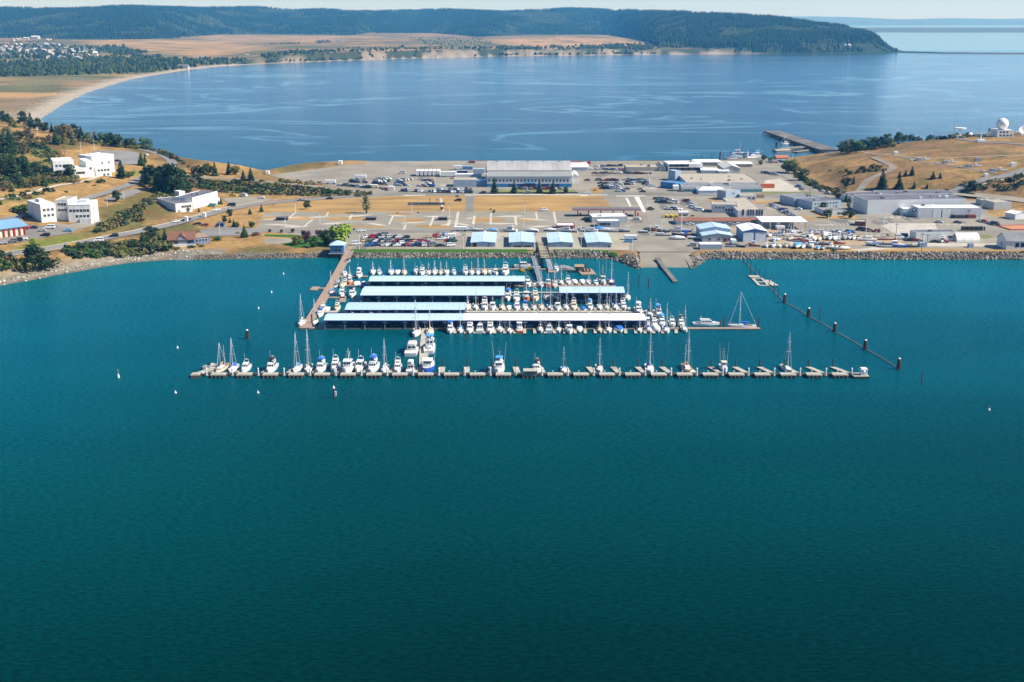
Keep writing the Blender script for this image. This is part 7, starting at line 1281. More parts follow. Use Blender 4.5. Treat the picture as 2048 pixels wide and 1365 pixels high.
def wood(name, polys, label, hlo, hhi, cols, seed):
    xx = []
    for poly, n_ in polys: xx += scatter(poly, n_, seed=seed + n_)
    px_, py_ = np.array(xx).T; z = np.full(len(px_), 10.)
    for _ in range(6): 
        d0 = (px_ - 1024) / FPX; d1 = (682.5 - py_) / FPX * SP + CP; d2 = (682.5 - py_) / FPX * CP - SP; t = (z - H) / d2; X_, Y_ = d0 * t, d1 * t; z = z * .4 + hs(X_, Y_) * .6
    g_ = hs(X_, Y_); k = g_ > 1.6; X_, Y_, z = X_[k], Y_[k], g_[k]
    hh = RNG.uniform(hlo, hhi, len(X_)); c_ = np.array(cols)[RNG.integers(0, len(cols), len(X_))] * RNG.uniform(.7, 1.3, (len(X_), 1)); cones(name, X_, Y_, z - .5, hh, hh * RNG.uniform(.32, .55, len(X_)), c_, FORM, label, 7, RNG.uniform(.3, 1, len(X_)))
WC = [(.022, .045, .018), (.045, .07, .022), (.018, .034, .018), (.06, .075, .028), (.03, .045, .02)]
wood('woods', [([(0, 124), (100, 122), (200, 116), (260, 108), (330, 122), (400, 134), (300, 146), (180, 150), (80, 153), (0, 155)], 1500), ([(205, 104), (255, 100), (300, 106), (240, 112)], 160), ([(320, 118), (480, 120), (500, 127), (420, 131), (340, 128)], 260)], 'belt of leafy woods between the town and the beach meadow', 6, 13, WC, 3)
wood('bluff_woods', [([(520, 112), (640, 107), (760, 106), (900, 104), (1060, 101), (1180, 97), (1300, 92), (1300, 100), (1180, 106), (1000, 108), (800, 112), (620, 119), (540, 122)], 1500), ([(1160, 92), (1290, 88), (1330, 94), (1300, 106), (1180, 107)], 420), ([(1490, 99), (1760, 100), (1760, 104), (1500, 105)], 260), ([(990, 100), (1060, 96), (1100, 100), (1010, 106)], 160)], 'dark trees and scrub along the pale sea bluffs', 5, 12, WC, 9)
wood('field_scrub', [([(540, 88), (600, 86), (600, 89), (540, 90)], 60), ([(630, 82), (660, 81), (660, 87), (632, 87)], 90), ([(820, 78), (960, 76), (1000, 92), (860, 94)], 240), ([(300, 112), (320, 108), (325, 116), (305, 118)], 50), ([(700, 96), (900, 92), (900, 98), (700, 102)], 90), ([(20, 85), (110, 80), (110, 84), (20, 88)], 60)], 'dark scrub dotted over the far dry fields', 3, 7, WC, 14)
wood('town_trees', [([(0, 92), (200, 96), (200, 122), (0, 118)], 420), ([(203, 94), (250, 94), (250, 104), (203, 104)], 110)], 'trees scattered through the distant town', 7, 16, [(.02, .045, .03), (.03, .055, .03), (.05, .07, .03)], 23)
# distant town
random.seed(9); HM = [mat('town_white', (.52, .51, .49)), mat('town_grey', (.42, .42, .43)), mat('town_beige', (.55, .48, .38))]; RM = [mat('town_roof_dark', (.16, .15, .16)), mat('town_roof_pale', (.6, .6, .6)), mat('town_roof_brown', (.24, .16, .12))]
proto_h = []
for w_ in range(3):
    for r_ in range(3):
        mb = MB(); mb.box(-6, 6, -4, 4, -2, 4.6, 0); mb.profy([(-6, 4.6), (6, 4.6), (0, 7.6)], -3.99, 3.99, 0); mb.profy([(-6.5, 4.55), (-6.5, 4.8), (0, 7.95), (6.5, 4.8), (6.5, 4.55), (0, 7.62)], -4.4, 4.4, 1); proto_h.append(mb.mesh('far_house', [HM[w_], RM[r_]]))
nm_ = ['white', 'grey', 'beige']; nr_ = ['dark', 'pale', 'brown']
spots = scatter([(-10, 91), (60, 90), (120, 92), (185, 100), (200, 116), (196, 122), (110, 119), (40, 116), (-10, 112)], 125, seed=77) + scatter([(0, 80), (30, 77), (110, 77), (110, 82), (0, 84)], 12, seed=78)
for k, (px, py) in enumerate(spots):
    i = random.randrange(9); x, y, z = P(px, py); o = bpy.data.objects.new('far_house', proto_h[i]); COL.objects.link(o); o.location = (x, y, z); o.rotation_euler = (0, 0, random.choice([0, 1.57, .5, 1.0]) + random.uniform(-.2, .2)); s_ = random.uniform(.9, 1.7); o.scale = (s_, s_, s_)
    tag(o, f'tiny {nm_[i // 3]} house with {nr_[i % 3]} roof in the distant town', 'house', f'{nm_[i // 3]} houses with {nr_[i % 3]} roofs in the distant town')
for k, (px, py, w_, lab) in enumerate([(70, 78.5, 15, 'white barn like building at the forest foot beyond the town'), (366, 138, 20, 'lone white house on the curved beach'), (1696, 94, 12, 'small pale house on the wooded headland'), (400, 117, 8, 'tiny white shed in the field above the beach'), (494, 111.5, 6, 'tiny white tent shape in the far field'), (524, 111, 5, 'tiny white post shelter in the far field'), (52, 79.5, 10, 'small white house beside the barn at the forest foot')]):
    x, y, z = P(px, py); s_ = math.hypot(y, 100) / FPX * w_; o = thing('farm_house', lab, 'house', (x, y, z)); MB().box(-s_ / 2, s_ / 2, 0, s_ * .5, -2, s_ * .28).build('wall', HM[0], o); MB().prof([(-.5, s_ * .27), (s_ * .25, s_ * .42), (s_ * .5 + .5, s_ * .27)], -s_ * .52, s_ * .52).build('roof', RM[1] if k != 1 else RM[0], o)
for k in range(5):
    x, y, z = P(673 + 3 * k, 84.5); mb = MB(); mb.box(x - 2.4, x + 2.4, y - 3, y + 3, z - 1, z + 9); mb.profy([(x - 2.6, z + 9), (x + 2.6, z + 9), (x, z + 11)], y - 3, y + 3); tag(mb.build('white_hut', HM[0]), f'tiny white hut, {ORD[k]} in the row of five on the far field', 'hut', 'row of white huts on the far field')
# ------------------------------------------------------------------ cars
random.seed(31)
PAINT = {'white': (.78, .78, .77), 'silver': (.48, .49, .50), 'black': (.018, .018, .02), 'grey': (.16, .165, .17), 'dark blue': (.02, .035, .11), 'red': (.40, .02, .02), 'maroon': (.12, .015, .02), 'green': (.02, .10, .06), 'tan': (.50, .40, .24), 'blue': (.03, .12, .36), 'yellow': (.75, .50, .02), 'light blue': (.10, .38, .62), 'orange': (.62, .18, .03), 'teal': (.02, .36, .34)}
def carpaint(c): return mat('car_paint_' + c.replace(' ', '_'), PAINT[c], None, .6, .28)
TYRE = mat('tyre', (.012, .012, .013), None, 1, .8)
SHAPES = {  # profile (along y, z) of body; cabin lower y0,y1, upper y0,y1, z
 'sedan': (4.7, 1.8, [(-2.35, .35), (-2.35, .85), (-2.2, .98), (-1.35, 1.02), (.95, .98), (2.15, .80), (2.35, .62), (2.35, .35)], (-1.7, 1.15, -1.05, .35, .98, 1.45)),
 'hatchback': (4.2, 1.75, [(-2.1, .35), (-2.1, .95), (-1.9, 1.02), (.95, 1.0), (1.95, .82), (2.1, .6), (2.1, .35)], (-2.0, 1.1, -1.55, .3, 1.0, 1.5)),
 'suv': (4.8, 1.95, [(-2.4, .4), (-2.4, 1.1), (-2.2, 1.15), (1.0, 1.12), (2.2, 1.0), (2.4, .75), (2.4, .4)], (-2.3, 1.2, -2.05, .5, 1.12, 1.85)),
 'van': (5.3, 2.0, [(-2.65, .4), (-2.65, 1.25), (1.7, 1.2), (2.5, 1.0), (2.65, .7), (2.65, .4)], (-2.6, 2.0, -2.5, 1.1, 1.2, 2.15)),
 'pickup': (5.6, 1.95, [(-2.8, .45), (-2.8, 1.1), (-.6, 1.1), (1.1, 1.12), (2.6, 1.0), (2.8, .75), (2.8, .45)], (-.8, 1.25, -.55, .6, 1.1, 1.8))}
CARM = {}
def car_mesh(t, c):
    if (t, c) in CARM: return CARM[t, c]
    L_, W_, prof, (a0, a1, b0, b1, z0, z1) = SHAPES[t]; w = W_ / 2; mb = MB()
    n = len(prof); ring = [[(sx * w * (.96 if z > .9 else 1), y, z) for y, z in prof] for sx in (-1, 1)]; o = len(mb.v); mb.v += ring[0] + ring[1]
    mb.f.append(tuple(range(n))); mb.f.append(tuple(range(2 * n - 1, n - 1, -1))); mb.m += [0, 0]
    for i in range(n): j = (i + 1) % n; mb.f.append((j, i, n + i, n + j)); mb.m.append(0)
    r = .86; mb.quad((-w * r, b0, z1), (w * r, b0, z1), (w * r, b1, z1), (-w * r, b1, z1)); mb.quad((-w * r, b1, z1 - .02), (w * r, b1, z1 - .02), (w * r, b0, z1 - .02), (-w * r, b0, z1 - .02))
    if t == 'pickup': mb.quad((-w * .8, -2.7, 1.105), (w * .8, -2.7, 1.105), (w * .8, -.85, 1.105), (-w * .8, -.85, 1.105), mi=1)
    for y in (-L_ * .31, L_ * .31):
        for sx in (-1, 1): mb.tube((sx * (w - .2), y, .34), (sx * (w + .02), y, .34), .34, n=8, mi=1)
    q0 = [(-w * .94, a0, z0), (w * .94, a0, z0), (w * .94, a1, z0), (-w * .94, a1, z0)]; q1 = [(-w * r, b0, z1 - .01), (w * r, b0, z1 - .01), (w * r, b1, z1 - .01), (-w * r, b1, z1 - .01)]; g = MB()
    for i in range(4):
        j = (i + 1) % 4; A, B, C, D_ = [Vector(q) for q in (q0[i], q0[j], q1[j], q1[i])]; mb.quad(A, B, C, D_); nn = (B - A).cross(D_ - A).normalized() * .025
        for u0, u1 in (((.08, .48), (.54, .94)) if i % 2 else ((.07, .93),)): g.quad(*[(A + (B - A) * u) * (1 - v) + (D_ + (C - D_) * u) * v + nn for u, v in ((u0, .28), (u1, .28), (u1, .86), (u0, .86))])
    me = mb.mesh('car', [carpaint(c), TYRE])
    CARM[t, c] = (me, g.mesh('window', GLASS)); return CARM[t, c]
TN = {'sedan': 'sedan', 'hatchback': 'hatchback', 'suv': 'SUV', 'van': 'van', 'pickup': 'pickup'}; NC = {'sedan': 'parked_car', 'hatchback': 'parked_car', 'suv': 'parked_car', 'van': 'parked_van', 'pickup': 'pickup_truck'}
def car(t, c, px, py, head, label, group=None):
    x, y, z = P(px, py); b, g = car_mesh(t, c); o = bpy.data.objects.new(NC[t], b); COL.objects.link(o); o.location = (x, y, z + .06 if z == 3 else z + .27); o.rotation_euler = (0, 0, R(head)); o.scale = (1.12, 1.12, 1.12); w = bpy.data.objects.new('window', g); COL.objects.link(w); w.parent = o
    return tag(o, label, {'van': 'van', 'pickup': 'pickup'}.get(t, 'car'), group)
CW = ['white'] * 9 + ['silver'] * 7 + ['black'] * 4 + ['grey'] * 4 + ['dark blue'] * 3 + ['red'] * 2 + ['maroon'] * 2 + ['green', 'tan', 'blue', 'blue']; TW = ['sedan'] * 5 + ['suv'] * 4 + ['hatchback'] * 3 + ['pickup'] * 3 + ['van'] * 2
def row(p0, p1, n, head, phrase, group, gap=.08):
    for k in range(n):
        t = k / max(n - 1, 1); 
        if n > 6 and random.random() < gap: continue
        c, ty = random.choice(CW), random.choice(TW); car(ty, c, p0[0] + (p1[0] - p0[0]) * t + random.uniform(-.5, .5), p0[1] + (p1[1] - p0[1]) * t + random.uniform(-.15, .15), head + random.uniform(-6, 6) + random.choice([0, 180]), f'{c} {TN[ty]}, {ordn(k)} {phrase}', group)
WG = 'cars in the waterfront car park'
row((734, 476.5), (812, 476.5), 11, -62, 'in the back row of the waterfront car park', WG, 0); row((752, 472.5), (768, 471.5), 3, -60, 'in the short rear rank above the waterfront car park', WG)
row((730, 484.5), (860, 485), 17, -62, 'in the middle row of the waterfront car park', WG, .05); row((737, 492.5), (866, 493), 17, -62, 'in the grass side row of the waterfront car park', WG, .05); row((806, 489), (858, 489), 6, -62, 'in the doubled rank inside the waterfront car park', WG, 0)
for t, c, px, py, hd, lab in [('van', 'white', 713, 490.5, -75, 'white van alone at the blue hut end of the waterfront car park'), ('sedan', 'white', 723.5, 464, -75, 'white sedan alone on the camp ground road'), ('sedan', 'tan', 857, 476.5, -75, 'tan sedan alone behind the waterfront car park'), ('suv', 'red', 874, 474.5, -60, 'red SUV beside the boat towing pickup'), ('pickup', 'white', 884, 480, -75, 'white pickup beside the white box truck'), ('sedan', 'black', 881, 493.5, -80, 'black sedan near the first blue shed, front corner'), ('suv', 'white', 902, 493, -70, 'white SUV parked beside the first blue shed'), ('suv', 'green', 906, 484, -70, 'green SUV behind the white SUV by the first shed'), ('sedan', 'red', 897, 483, -70, 'red sedan beside the green SUV by the first shed'),
    ('suv', 'black', 965, 388.3, 88, 'black SUV driving on the road by the hangar lawn'), ('suv', 'grey', 1054, 388.6, 90, 'grey SUV driving before the hangar conifers'), ('sedan', 'white', 1175, 388.6, 90, 'white sedan driving past the hangar end'), ('suv', 'white', 1089, 422.5, -80, 'white SUV alone at the lower edge of the dry field'), ('suv', 'black', 916, 403, 85, 'black SUV parked beside the playground field'), ('van', 'white', 804, 348, 85, 'white van alone on the empty apron'),
    ('sedan', 'dark blue', 659, 399, 80, 'dark blue sedan on the road below the brush bank'), ('pickup', 'silver', 603, 402.5, 80, 'silver pickup on the road near the single round tree'), ('pickup', 'yellow', 467.5, 393, 60, 'yellow pickup in the gravel lot below the brush'), ('van', 'white', 487, 394, 60, 'white van in the gravel lot below the brush'), ('sedan', 'white', 522, 398, 85, 'white sedan at the far corner of the gravel lot'), ('sedan', 'white', 433, 423, 115, 'white sedan turning beside the low white hall'), ('van', 'teal', 424, 414.5, 70, 'teal van parked at the low white hall'), ('van', 'black', 463, 413.5, 90, 'black and white van at the gravel lot entrance'), ('sedan', 'white', 351, 446, 118, 'white sedan on the coast road by the checkpoint'), ('sedan', 'dark blue', 374, 441.5, 118, 'dark blue sedan waiting at the checkpoint'), ('suv', 'black', 296, 461, 115, 'black SUV on the coast road above the conifers'), ('suv', 'black', 228, 475, 110, 'black SUV following the white minibus on the coast road'), ('van', 'white', 197, 484.5, 108, 'white minibus on the coast road'), ('sedan', 'yellow', 146, 492.5, 108, 'yellow taxi on the coast road'),
    ('sedan', 'dark blue', 67, 458, 95, 'dark blue sedan nearest the white block in the hill foot lot'), ('sedan', 'red', 50, 459, 80, 'red sedan behind the blue roofed hall'), ('van', 'white', 100, 458.5, 100, 'white van beside the first white block'), ('hatchback', 'silver', 84.5, 464, 95, 'silver hatchback in the middle of the hill foot lot'), ('suv', 'black', 91, 473.5, 95, 'black SUV at the green verge of the hill foot lot'), ('sedan', 'light blue', 135.5, 464, 100, 'pale blue sedan at the corner of the hill foot lot'), ('hatchback', 'silver', 6, 489, 110, 'silver hatchback, first before the red columns'), ('suv', 'grey', 25, 486, 110, 'grey SUV, second before the red columns'), ('suv', 'black', 36, 483.5, 110, 'black SUV, third before the red columns'), ('sedan', 'white', 46, 481, 110, 'white sedan, fourth before the red columns'), ('pickup', 'dark blue', 170, 313, 80, 'dark blue pickup in the hilltop car park'), ('sedan', 'black', 234, 324, 60, 'black sedan beside the highest hilltop block'), ('sedan', 'white', 293, 312, 40, 'white car on the bend of the bluff road'), ('hatchback', 'dark blue', 40, 437, 110, 'dark blue hatchback on the hill road'), ('van', 'blue', 440, 455, 80, 'grey blue truck on the restaurant lane'), ('hatchback', 'red', 410, 453, 80, 'red hatchback on the restaurant lane'), ('sedan', 'black', 395, 450.5, 90, 'black sedan by the restaurant lane entrance'),
    ('sedan', 'black', 1174, 362, 60, 'black sedan alone near the hangar annex'), ('sedan', 'grey', 1254, 379.5, 60, 'grey sedan alone on the shop car park'), ('hatchback', 'silver', 1281, 380, 60, 'silver hatchback beside the shop car park bollards'), ('sedan', 'black', 1285, 385, 80, 'black sedan at the shop car park corner'), ('pickup', 'black', 1301, 420, 30, 'black tow truck on the worn road'), ('hatchback', 'white', 1274, 440, 60, 'white hatchback at the fuel canopy end'), ('suv', 'green', 1170, 441, 80, 'green pickup trailer rig beside the fuel shop'), ('van', 'white', 1348, 407, 70, 'white van among the barracks car park'), ('sedan', 'white', 1380, 451, 85, 'white sedan before the rust red roof'), ('hatchback', 'silver', 1457, 451, 80, 'silver hatchback by the rust red roof, workshop side'), ('hatchback', 'white', 1474, 451, 80, 'white hatchback between workshop and rust red roof'), ('suv', 'light blue', 1257, 485, 85, 'blue car in front of the grey motor home'), ('suv', 'silver', 1384, 493, 80, 'silver car beside the ramp trailer'), ('sedan', 'white', 1596, 420, 60, 'white sedan behind the two storey barracks'), ('pickup', 'white', 1658, 389, 40, 'white pickup under the hill road trees'), ('sedan', 'white', 1645, 385, 40, 'white sedan on the inland road')]: car(t, c, px, py, hd, lab)
AG = 'cars on the apron'
row((706, 366), (730, 367), 4, 70, 'below the long white motor home', AG); row((704, 362.5), (709, 362), 2, 70, 'at the motor home bumper', AG); row((680, 372.5), (695, 373), 4, 80, 'in the brush side line of the apron', AG); row((698, 373.5), (716, 374.5), 4, 80, 'in the middle line beside the apron brush', AG); row((719, 375), (735, 377), 3, 80, 'in the line ending at the cream motor home', AG); car('sedan', 'red', 770, 380, 70, 'red sedan alone beside the small apron hut')
row((754, 360), (776, 359.5), 4, 65, 'in the back rank of the first apron cluster', AG); row((752, 364.5), (775, 364), 4, 65, 'in the middle rank of the first apron cluster', AG); row((750, 369), (769, 370), 3, 65, 'in the front rank of the first apron cluster', AG)
row((798, 363), (820, 360.5), 4, 65, 'in the back rank of the second apron cluster', AG); row((796, 368), (808, 367.5), 3, 65, 'in the middle rank of the second apron cluster', AG); row((794, 372.5), (813, 372.5), 4, 65, 'in the front rank of the second apron cluster', AG)
row((848, 362.5), (865, 363), 3, 65, 'in the back rank of the apron cluster by the trailers', AG); row((856, 369), (864, 368.5), 2, 65, 'in the middle rank of the apron cluster by the trailers', AG); row((839, 373.5), (864, 374.5), 5, 65, 'in the front rank of the apron cluster by the trailers', AG)
row((804, 383), (866, 385), 10, 8, 'in the kerb row below the apron clusters', AG, 0); row((870, 385.5), (943, 386), 14, 8, 'in the kerb row before the annexes', AG, 0); row((876, 380.5), (941, 380.5), 9, 8, 'in the second row before the annexes', AG, 0)
row((1038, 379.6), (1118, 379.8), 9, 75, 'behind the hangar conifers', 'cars behind the hangar conifers', .1)
EG = 'cars on the shop car park'
row((1189, 348), (1250, 348), 6, 70, 'in the far rank beyond the shop car park', EG, 0); row((1262, 348.5), (1297, 348.5), 8, 70, 'in the tight rank before the brown warehouse', EG, 0); row((1190, 362), (1232, 363), 7, 70, 'in the second rank on the hangar side', EG, .1); row((1250, 361), (1294, 363), 9, 70, 'in the second rank by the flat store', EG, .05); row((1258, 365.5), (1290, 367), 6, 70, 'in the third rank by the flat store', EG, .05); row((1202, 368.5), (1232, 369), 5, 70, 'in the middle rank on the hangar side', EG); row((1240, 370.5), (1262, 369.5), 4, 70, 'in the middle rank of the shop car park', EG); row((1290, 370), (1304, 374), 3, 70, 'in the rank touching the blue porch road', EG); row((1204, 374), (1234, 374.5), 7, 70, 'in the fourth rank on the hangar side', EG, .05); row((1205, 378.5), (1236, 379), 8, 70, 'in the front rank of the shop car park', EG, .05); row((1236, 384), (1244, 384), 2, 70, 'by the shop car park exit', EG)
row((1182, 340), (1246, 341), 9, 60, 'in the works yard beyond the hangar', 'vehicles in the works yard', 0); row((1194, 334), (1240, 333), 5, 60, 'at the bay edge of the works yard', 'vehicles in the works yard', 0)
BG = 'cars at the barracks'
row((1312, 399.5), (1339, 401), 6, 60, 'in the top rank of the barracks car park', BG); row((1316, 406), (1342, 408), 5, 60, 'in the second rank of the barracks car park', BG); row((1369, 401.5), (1385, 410), 5, 60, 'in the slanting rank beside the barracks', BG); row((1336, 420), (1358, 420), 4, 60, 'in the third rank of the barracks car park', BG); row((1385, 417), (1399, 422.5), 4, 60, 'in the rank below the barracks wing', BG); row((1544, 412), (1588, 435), 11, 70, 'in the slanting row behind the open shed', 'cars in the slanting row', 0)
row((1527, 347), (1553, 351), 5, 60, 'by the gable shed yard', 'cars near the bay harbour'); row((1540, 326), (1566, 325), 6, 60, 'by the orange roofed kiosk', 'cars near the bay harbour'); row((1590, 310), (1632, 308), 5, 60, 'on the point above the pier', 'cars near the bay harbour'); row((1596, 375), (1604, 380), 2, 40, 'by the gravel yard', 'cars near the bay harbour')
row((1629, 467), (1700, 468), 12, 70, 'in the dark rank behind the boat yard', 'vehicles behind the boat yard', 0); row((1806, 475), (1812, 475), 1, 80, 'behind the flat white block', 'cars by the white block'); row((1818, 482.5), (1838, 483), 3, 85, 'beside the flat white block', 'cars by the white block'); row((1868, 485.5), (1888, 486), 3, 80, 'before the flat white block', 'cars by the white block'); row((1962, 444), (1990, 451), 4, 30, 'beside the orange roofed sheds', 'vehicles by the orange sheds'); row((1720, 462), (1752, 465), 4, 70, 'between the rust shed and the boat yard', 'vehicles behind the boat yard'); row((1878, 446), (1915, 447), 2, 60, 'in the hall yard', 'vehicles in the hall yard')
# ------------------------------------------------------------------ boats ashore
def ashore(lst, phrase, group):
    for k, it in enumerate(lst):
        key, px, py, hd = it[:4]; s = it[4] if len(it) > 4 else .8; x, y, z = P(px, py); put_boat(key, x, y, z + .06 + .45 * s, hd + random.uniform(-8, 8), s, None, f'{DESC[key]}, {ordn(k)} {phrase}', group)
ashore([('cruiser_blue_top', 887, 477, 60, .7), ('sport_boat', 942, 462, 80, .8), ('runabout', 958, 463, 80, 1.1), ('covered_sky', 984, 463, 80, .9), ('cruiser_white', 1020, 463.5, 70, .85), ('covered_white', 1064, 464, 75, 1.), ('covered_white', 1100, 463, 75, 1), ('sport_boat', 1124, 463.5, 80, .8), ('cruiser_sedan', 1134, 464, 75, .8), ('runabout', 1145, 464.5, 75, 1.1), ('sport_boat', 1158, 463, 75, .8), ('covered_grey', 1169, 461, 80, 1), ('sport_boat', 1183, 464.5, 75, .9), ('covered_sky', 1197, 462.5, 80, 1.3), ('covered_white', 1208, 463, 80, 1.1), ('sail_white_white', 1225, 464, 75, .8), ('covered_grey', 1248, 464.5, 85, 1.1)], 'among the trailered boats behind the sheds', 'trailered boats behind the blue sheds')
ashore([('sail_black', 1327, 471.5, 85, .95), ('skiff_grey', 1330, 464.5, 85, 1.2), ('cruiser_sedan', 1356, 464, 80, .9), ('runabout', 1371, 464, 80, 1.3), ('sail_navy', 1367, 474, 85, 1.25), ('covered_white', 1354, 480, 80, 1.2), ('runabout', 1388, 479, 80, 1.2), ('covered_grey', 1300, 462, 80, 1.2), ('trawler_red', 1315, 463, 80, .8), ('runabout', 1286, 466, 80, 1.)], 'on the hard beside the ramp', 'boats on the hard by the ramp')
Z = lambda X, Y: (1440 + X / 7.877, 420 + Y / 7.877 + 3.4)
def zl(l): return [(k, *Z(a, b), h, s) for k, a, b, h, s in l]
ashore(zl([('sail_black', 785, 390, 160, .85), ('sport_boat', 880, 385, 60, .8), ('cruiser_black_top', 960, 385, 60, .75), ('covered_grey', 1060, 330, 70, 1), ('cruiser_white', 1120, 390, 110, .85), ('sail_white_white', 1180, 395, 100, 1.1), ('cruiser_sedan', 1250, 385, 70, .9), ('covered_grey', 1330, 400, 60, .9), ('cruiser_blue_top', 1420, 395, 165, .8), ('runabout', 1500, 360, 90, 1.1), ('cruiser_sedan', 1575, 355, 90, .8), ('covered_white', 1670, 385, 150, 1.2), ('runabout', 1760, 390, 70, 1.2), ('cruiser_sky_top', 1890, 370, 80, .7), ('sport_blue', 2010, 380, 80, .8)]), 'in the back rank of the boat yard', 'boats in the back rank of the boat yard')
ashore(zl([('sport_boat', 850, 462, 165, .85), ('sail_white_green', 930, 450, 150, .8), ('cruiser_cream', 1030, 440, 100, .75), ('sail_cream', 1115, 448, 160, .85), ('covered_navy', 1180, 470, 60, .8), ('covered_sky', 1260, 470, 60, .8), ('trawler_red', 1330, 478, 80, .8), ('covered_white', 1480, 455, 165, 1.2), ('sail_cream', 1565, 450, 165, .9), ('covered_grey', 1640, 440, 160, 1), ('cruiser_white', 1725, 440, 165, .9), ('covered_white', 1810, 445, 160, 1.1), ('cruiser_red', 1875, 425, 160, .8), ('covered_grey', 1960, 440, 170, 1.3), ('cruiser_blue_top', 2035, 430, 165, .8), ('sport_boat', 2110, 440, 160, .8), ('covered_navy', 2170, 430, 160, .9)]), 'in the middle rank of the boat yard', 'boats in the middle rank of the boat yard')
ashore(zl([('covered_navy', 160, 560, 80, .8), ('skiff_grey', 320, 560, 70, 1.2), ('trawler_red', 540, 550, 80, .7), ('sport_boat', 730, 560, 165, .8), ('cruiser_blue_top', 835, 555, 170, .8), ('sail_white_white', 940, 560, 165, .75), ('cruiser_cream', 1035, 560, 170, .75), ('sport_boat', 1120, 565, 165, .8), ('covered_sky', 1215, 568, 170, 1.5), ('sport_blue', 1310, 575, 165, .8), ('cruiser_white', 1425, 560, 175, 1.0), ('covered_sky', 1545, 595, 170, .9), ('runabout', 1610, 595, 165, 1.1), ('cruiser_sedan', 1745, 580, 150, .75), ('runabout', 1815, 590, 110, 1.1), ('runabout', 1880, 600, 100, 1.1), ('covered_white', 1950, 600, 100, .9), ('trawler_red', 1880, 515, 90, .7), ('skiff_grey', 1640, 525, 90, 1.2), ('runabout', 1530, 520, 90, 1.2)]), 'in the rock side rank of the boat yard', 'boats in the rock side rank of the boat yard')
ashore([('motor_yacht', 1734, 482, 85, .7), ('sail_cream', 1770, 480, 95, 1.35), ('cruiser_sedan', 1795, 479, 85, .9), ('runabout_blue', 1748, 492, 85, 1.5), ('covered_navy', 1768, 495, 85, 1.1), ('trawler_blue', 1792, 495, 85, .85), ('skiff_grey', 1823, 495, 85, 1.2), ('cruiser_white', 1884, 484.5, 160, .85)], 'on the end hard beyond the boat yard', 'boats on the end hard')
# yachts' masts standing in the yard
for k, (px, py, t) in enumerate([(1491, 481, 448), (1541, 462, 448), (1559, 490, 450), (1590, 461, 437), (1530, 485, 456)]): simple_pile(px, py, t, f'bare silver mast standing ashore, {ORD[k]} past the blue garage', .14, ALU, None, 'stored_mast', 'bare masts standing in the boat yard').location.z = 0
# ------------------------------------------------------------------ light poles
def pole(px, py, top, label, m=WHITE, lamp=True, name='light_pole'):
    x, y, z = P(px, py); h = ztop(y, top) - z; o = thing(name, label, 'light pole', (x, y, z)); MB().tube((0, 0, -.4), (0, 0, h), .17, .11, 6).build('pole', m, o)
    if lamp: MB().box(-1.1, 1.1, -.2, .2, h - .02, h + .2).build('lamp_head', STEEL, o)
    else: MB().box(-1.3, 1.3, -.07, .07, h - 1.0, h - .8).build('crossarm', BARK, o)
LP = [(440, 469, 444, 'white light pole behind the restaurant'), (640, 449, 425, 'light pole at the corner of the camp ground'), (591, 426, 405, 'light pole at the upper camp ground corner'), (571, 456, 433, 'light pole beside the first picnic shelter'), (719, 500, 465, 'white light pole on the grass bank'), (927, 498, 470, 'light pole before the first blue shed'), (824, 428, 408, 'light pole below the playground'), (810, 450, 428, 'light pole between the picnic shelters'), (806, 462, 435, 'light pole on the lower camp ground edge'), (899, 433, 408, 'light pole beside the last picnic shelter'), (981, 451, 426, 'light pole near the crossing path'), (1049, 428, 406, 'light pole at the dry field corner'), (1047, 456, 430, 'light pole behind the second blue shed'), (1005, 500, 473, 'light pole between first and second blue sheds'), (1069, 496, 470, 'light pole between second shed and trestle'), (1162, 498, 468, 'light pole between third and fourth blue sheds'), (1264, 502, 476, 'light pole beside the boat ramp yard'), (1308, 385, 358, 'light pole on the shop car park road'), (1298, 369, 346, 'light pole beside the brown warehouse cars'), (1428.5, 399, 383, 'light pole behind the white tent'), (1467, 381, 362, 'light pole on the flat store front'), (1363.5, 454, 428, 'white light pole before the rust red roof'), (1555, 461, 432, 'light pole beside the open shed'), (1765, 442, 422, 'light pole before the dark roofed warehouse'), (1767, 469, 434, 'white light pole at the boat yard gate'), (1939, 436, 420, 'light pole against the white hall'), (1965, 468, 446, 'light pole in the hall yard'), (1655, 461, 428, 'light pole at the striped parking bays'), (1732, 470, 428, 'light pole behind the trailered yacht'), (215, 413, 390, 'white light pole beside the second white block'), (248, 400, 378, 'white light pole at the hillside pine'), (163, 313, 283, 'light pole at the hilltop car park'), (189, 302, 279, 'light pole on the hilltop car park edge'), (76, 272, 253, 'light pole on the bluff road'), (1585, 327, 300, 'light pole above the bay harbour'), (1300, 470, 447, 'light pole at the ramp approach')]
for it in LP: pole(*it)
for it in [(133, 349, 290, 'tall brown utility pole before the hilltop blocks'), (1618, 408, 355, 'tall utility pole beside the barracks road'), (1791, 481, 446, 'utility pole behind the end hard'), (1843, 502, 466, 'utility pole at the grey slatted hut'), (1854, 489, 468, 'shorter utility pole behind the grey slatted hut')]: pole(*it, BARK, False, 'utility_pole')
x, y, z = P(1907, 276); h = ztop(y, 234) - z; o = thing('radio_mast', 'tall thin radio mast on the hill crest', 'mast', (x, y, z)); MB().tube((0, 0, -.5), (0, 0, h), .35, .12, 6).build('pole', STEEL, o); MB().box(-.8, .8, -.4, .4, -.3, 2).build('base_box', WHITE, o)
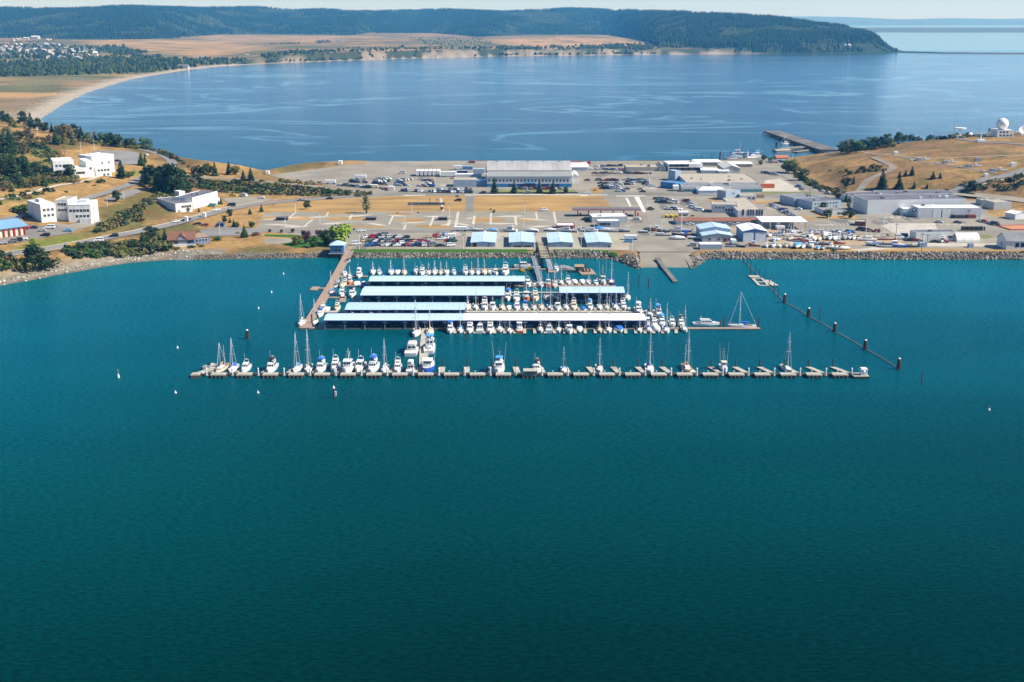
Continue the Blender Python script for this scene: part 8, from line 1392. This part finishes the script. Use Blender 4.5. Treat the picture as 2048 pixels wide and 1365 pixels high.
# small shore things
for k, (px, py) in enumerate([(1292, 388), (1298, 388.2), (1304, 388.4), (1310, 388.6), (1316, 388.8), (1322, 389), (1328, 389.2)]):
    x, y, z = P(px, py); p = MB(); p.tube((x, y, z - .2), (x, y, z + 1.3), .3, .25, 7); tag(p.build('bollard', COPPER), f'short brown bollard, {ORD[k]} along the shop car park edge', 'bollard', 'bollards along the shop car park edge')
for px, py, lab in [(408, 436, 'white checkpoint kiosk in the middle of the coast road'), (372, 444, 'grey checkpoint kiosk before the white sedan')]: block('guard_kiosk', lab, px - 3.2, px + 3.2, py, py - 10, 3, WALLC, 'kiosk', wheels=False)
for k, (px, py, c) in enumerate([(1331, 436, YELLOWH), (1341, 436, YELLOWH), (1352, 436, YELLOWH)]): 
    x, y, z = P(px, py); o = thing('yellow_tent', f'yellow field tent, {ORD[k]} in the line above the rust red roof', 'tent', (x, y, z), 0, 'yellow field tents'); MB().profy([(-2.2, 0), (2.2, 0), (1.7, 1.6), (0, 2.4), (-1.7, 1.6)], -2, 2).build('canopy', c, o); MB().box(-.6, .6, -2.05, -1.99, .05, 1.7).build('door', BLACK, o)
x, y, z = P(1366, 432); o = thing('tank_trailer', 'silver tank trailer beside the yellow tents', 'tank', (x, y, z)); MB().tube((-3.5, 0, 2.1), (3.5, 0, 2.1), 1.4, n=14).build('tank', ALU, o); MB().box(-3, 3, -.8, .8, .4, .9).build('chassis', BLACK, o)
tree('bush', 1385, 433, 5, F_RUST, 'small rust red shrub beside the tank trailer')
# stacked timber on the work float, gear on the service dock
x, y = G(1173, 542, .6)
for k in range(5): p = MB(); p.box(x - 2.2 + k * .9, x - 1.6 + k * .9, y - 3, y + 4, .52 + .3 * (k % 3), .86 + .3 * (k % 3)); tag(p.build('timber_beam', COPPER if k % 2 else PILE), f'{"brown" if k % 2 else "dark"} timber beam, {ORD[k]} across the work float', 'beam', 'timber beams on the work float')
for px, py, m_, lab in [(1060, 539, YELLOWH, 'yellow gear box on the service dock'), (1075, 539, WHITE, 'white gear box on the service dock'), (1125, 536, STEEL, 'grey steel chest on the service dock')]:
    x, y = G(px, py, .5); p = MB(); p.box(x - 1.4, x + 1.4, y - .6, y + .6, .51, 1.7, sx=.95); p.box(x - 1.5, x + 1.5, y - .7, y + .7, 1.7, 1.85); tag(p.build('gear_box', m_), lab, 'box')
# leftovers: prototypes that no row used
for k, (o, used) in PROTO.items():
    if not used:
        for ch in list(o.children_recursive): bpy.data.objects.remove(ch)
        bpy.data.objects.remove(o)
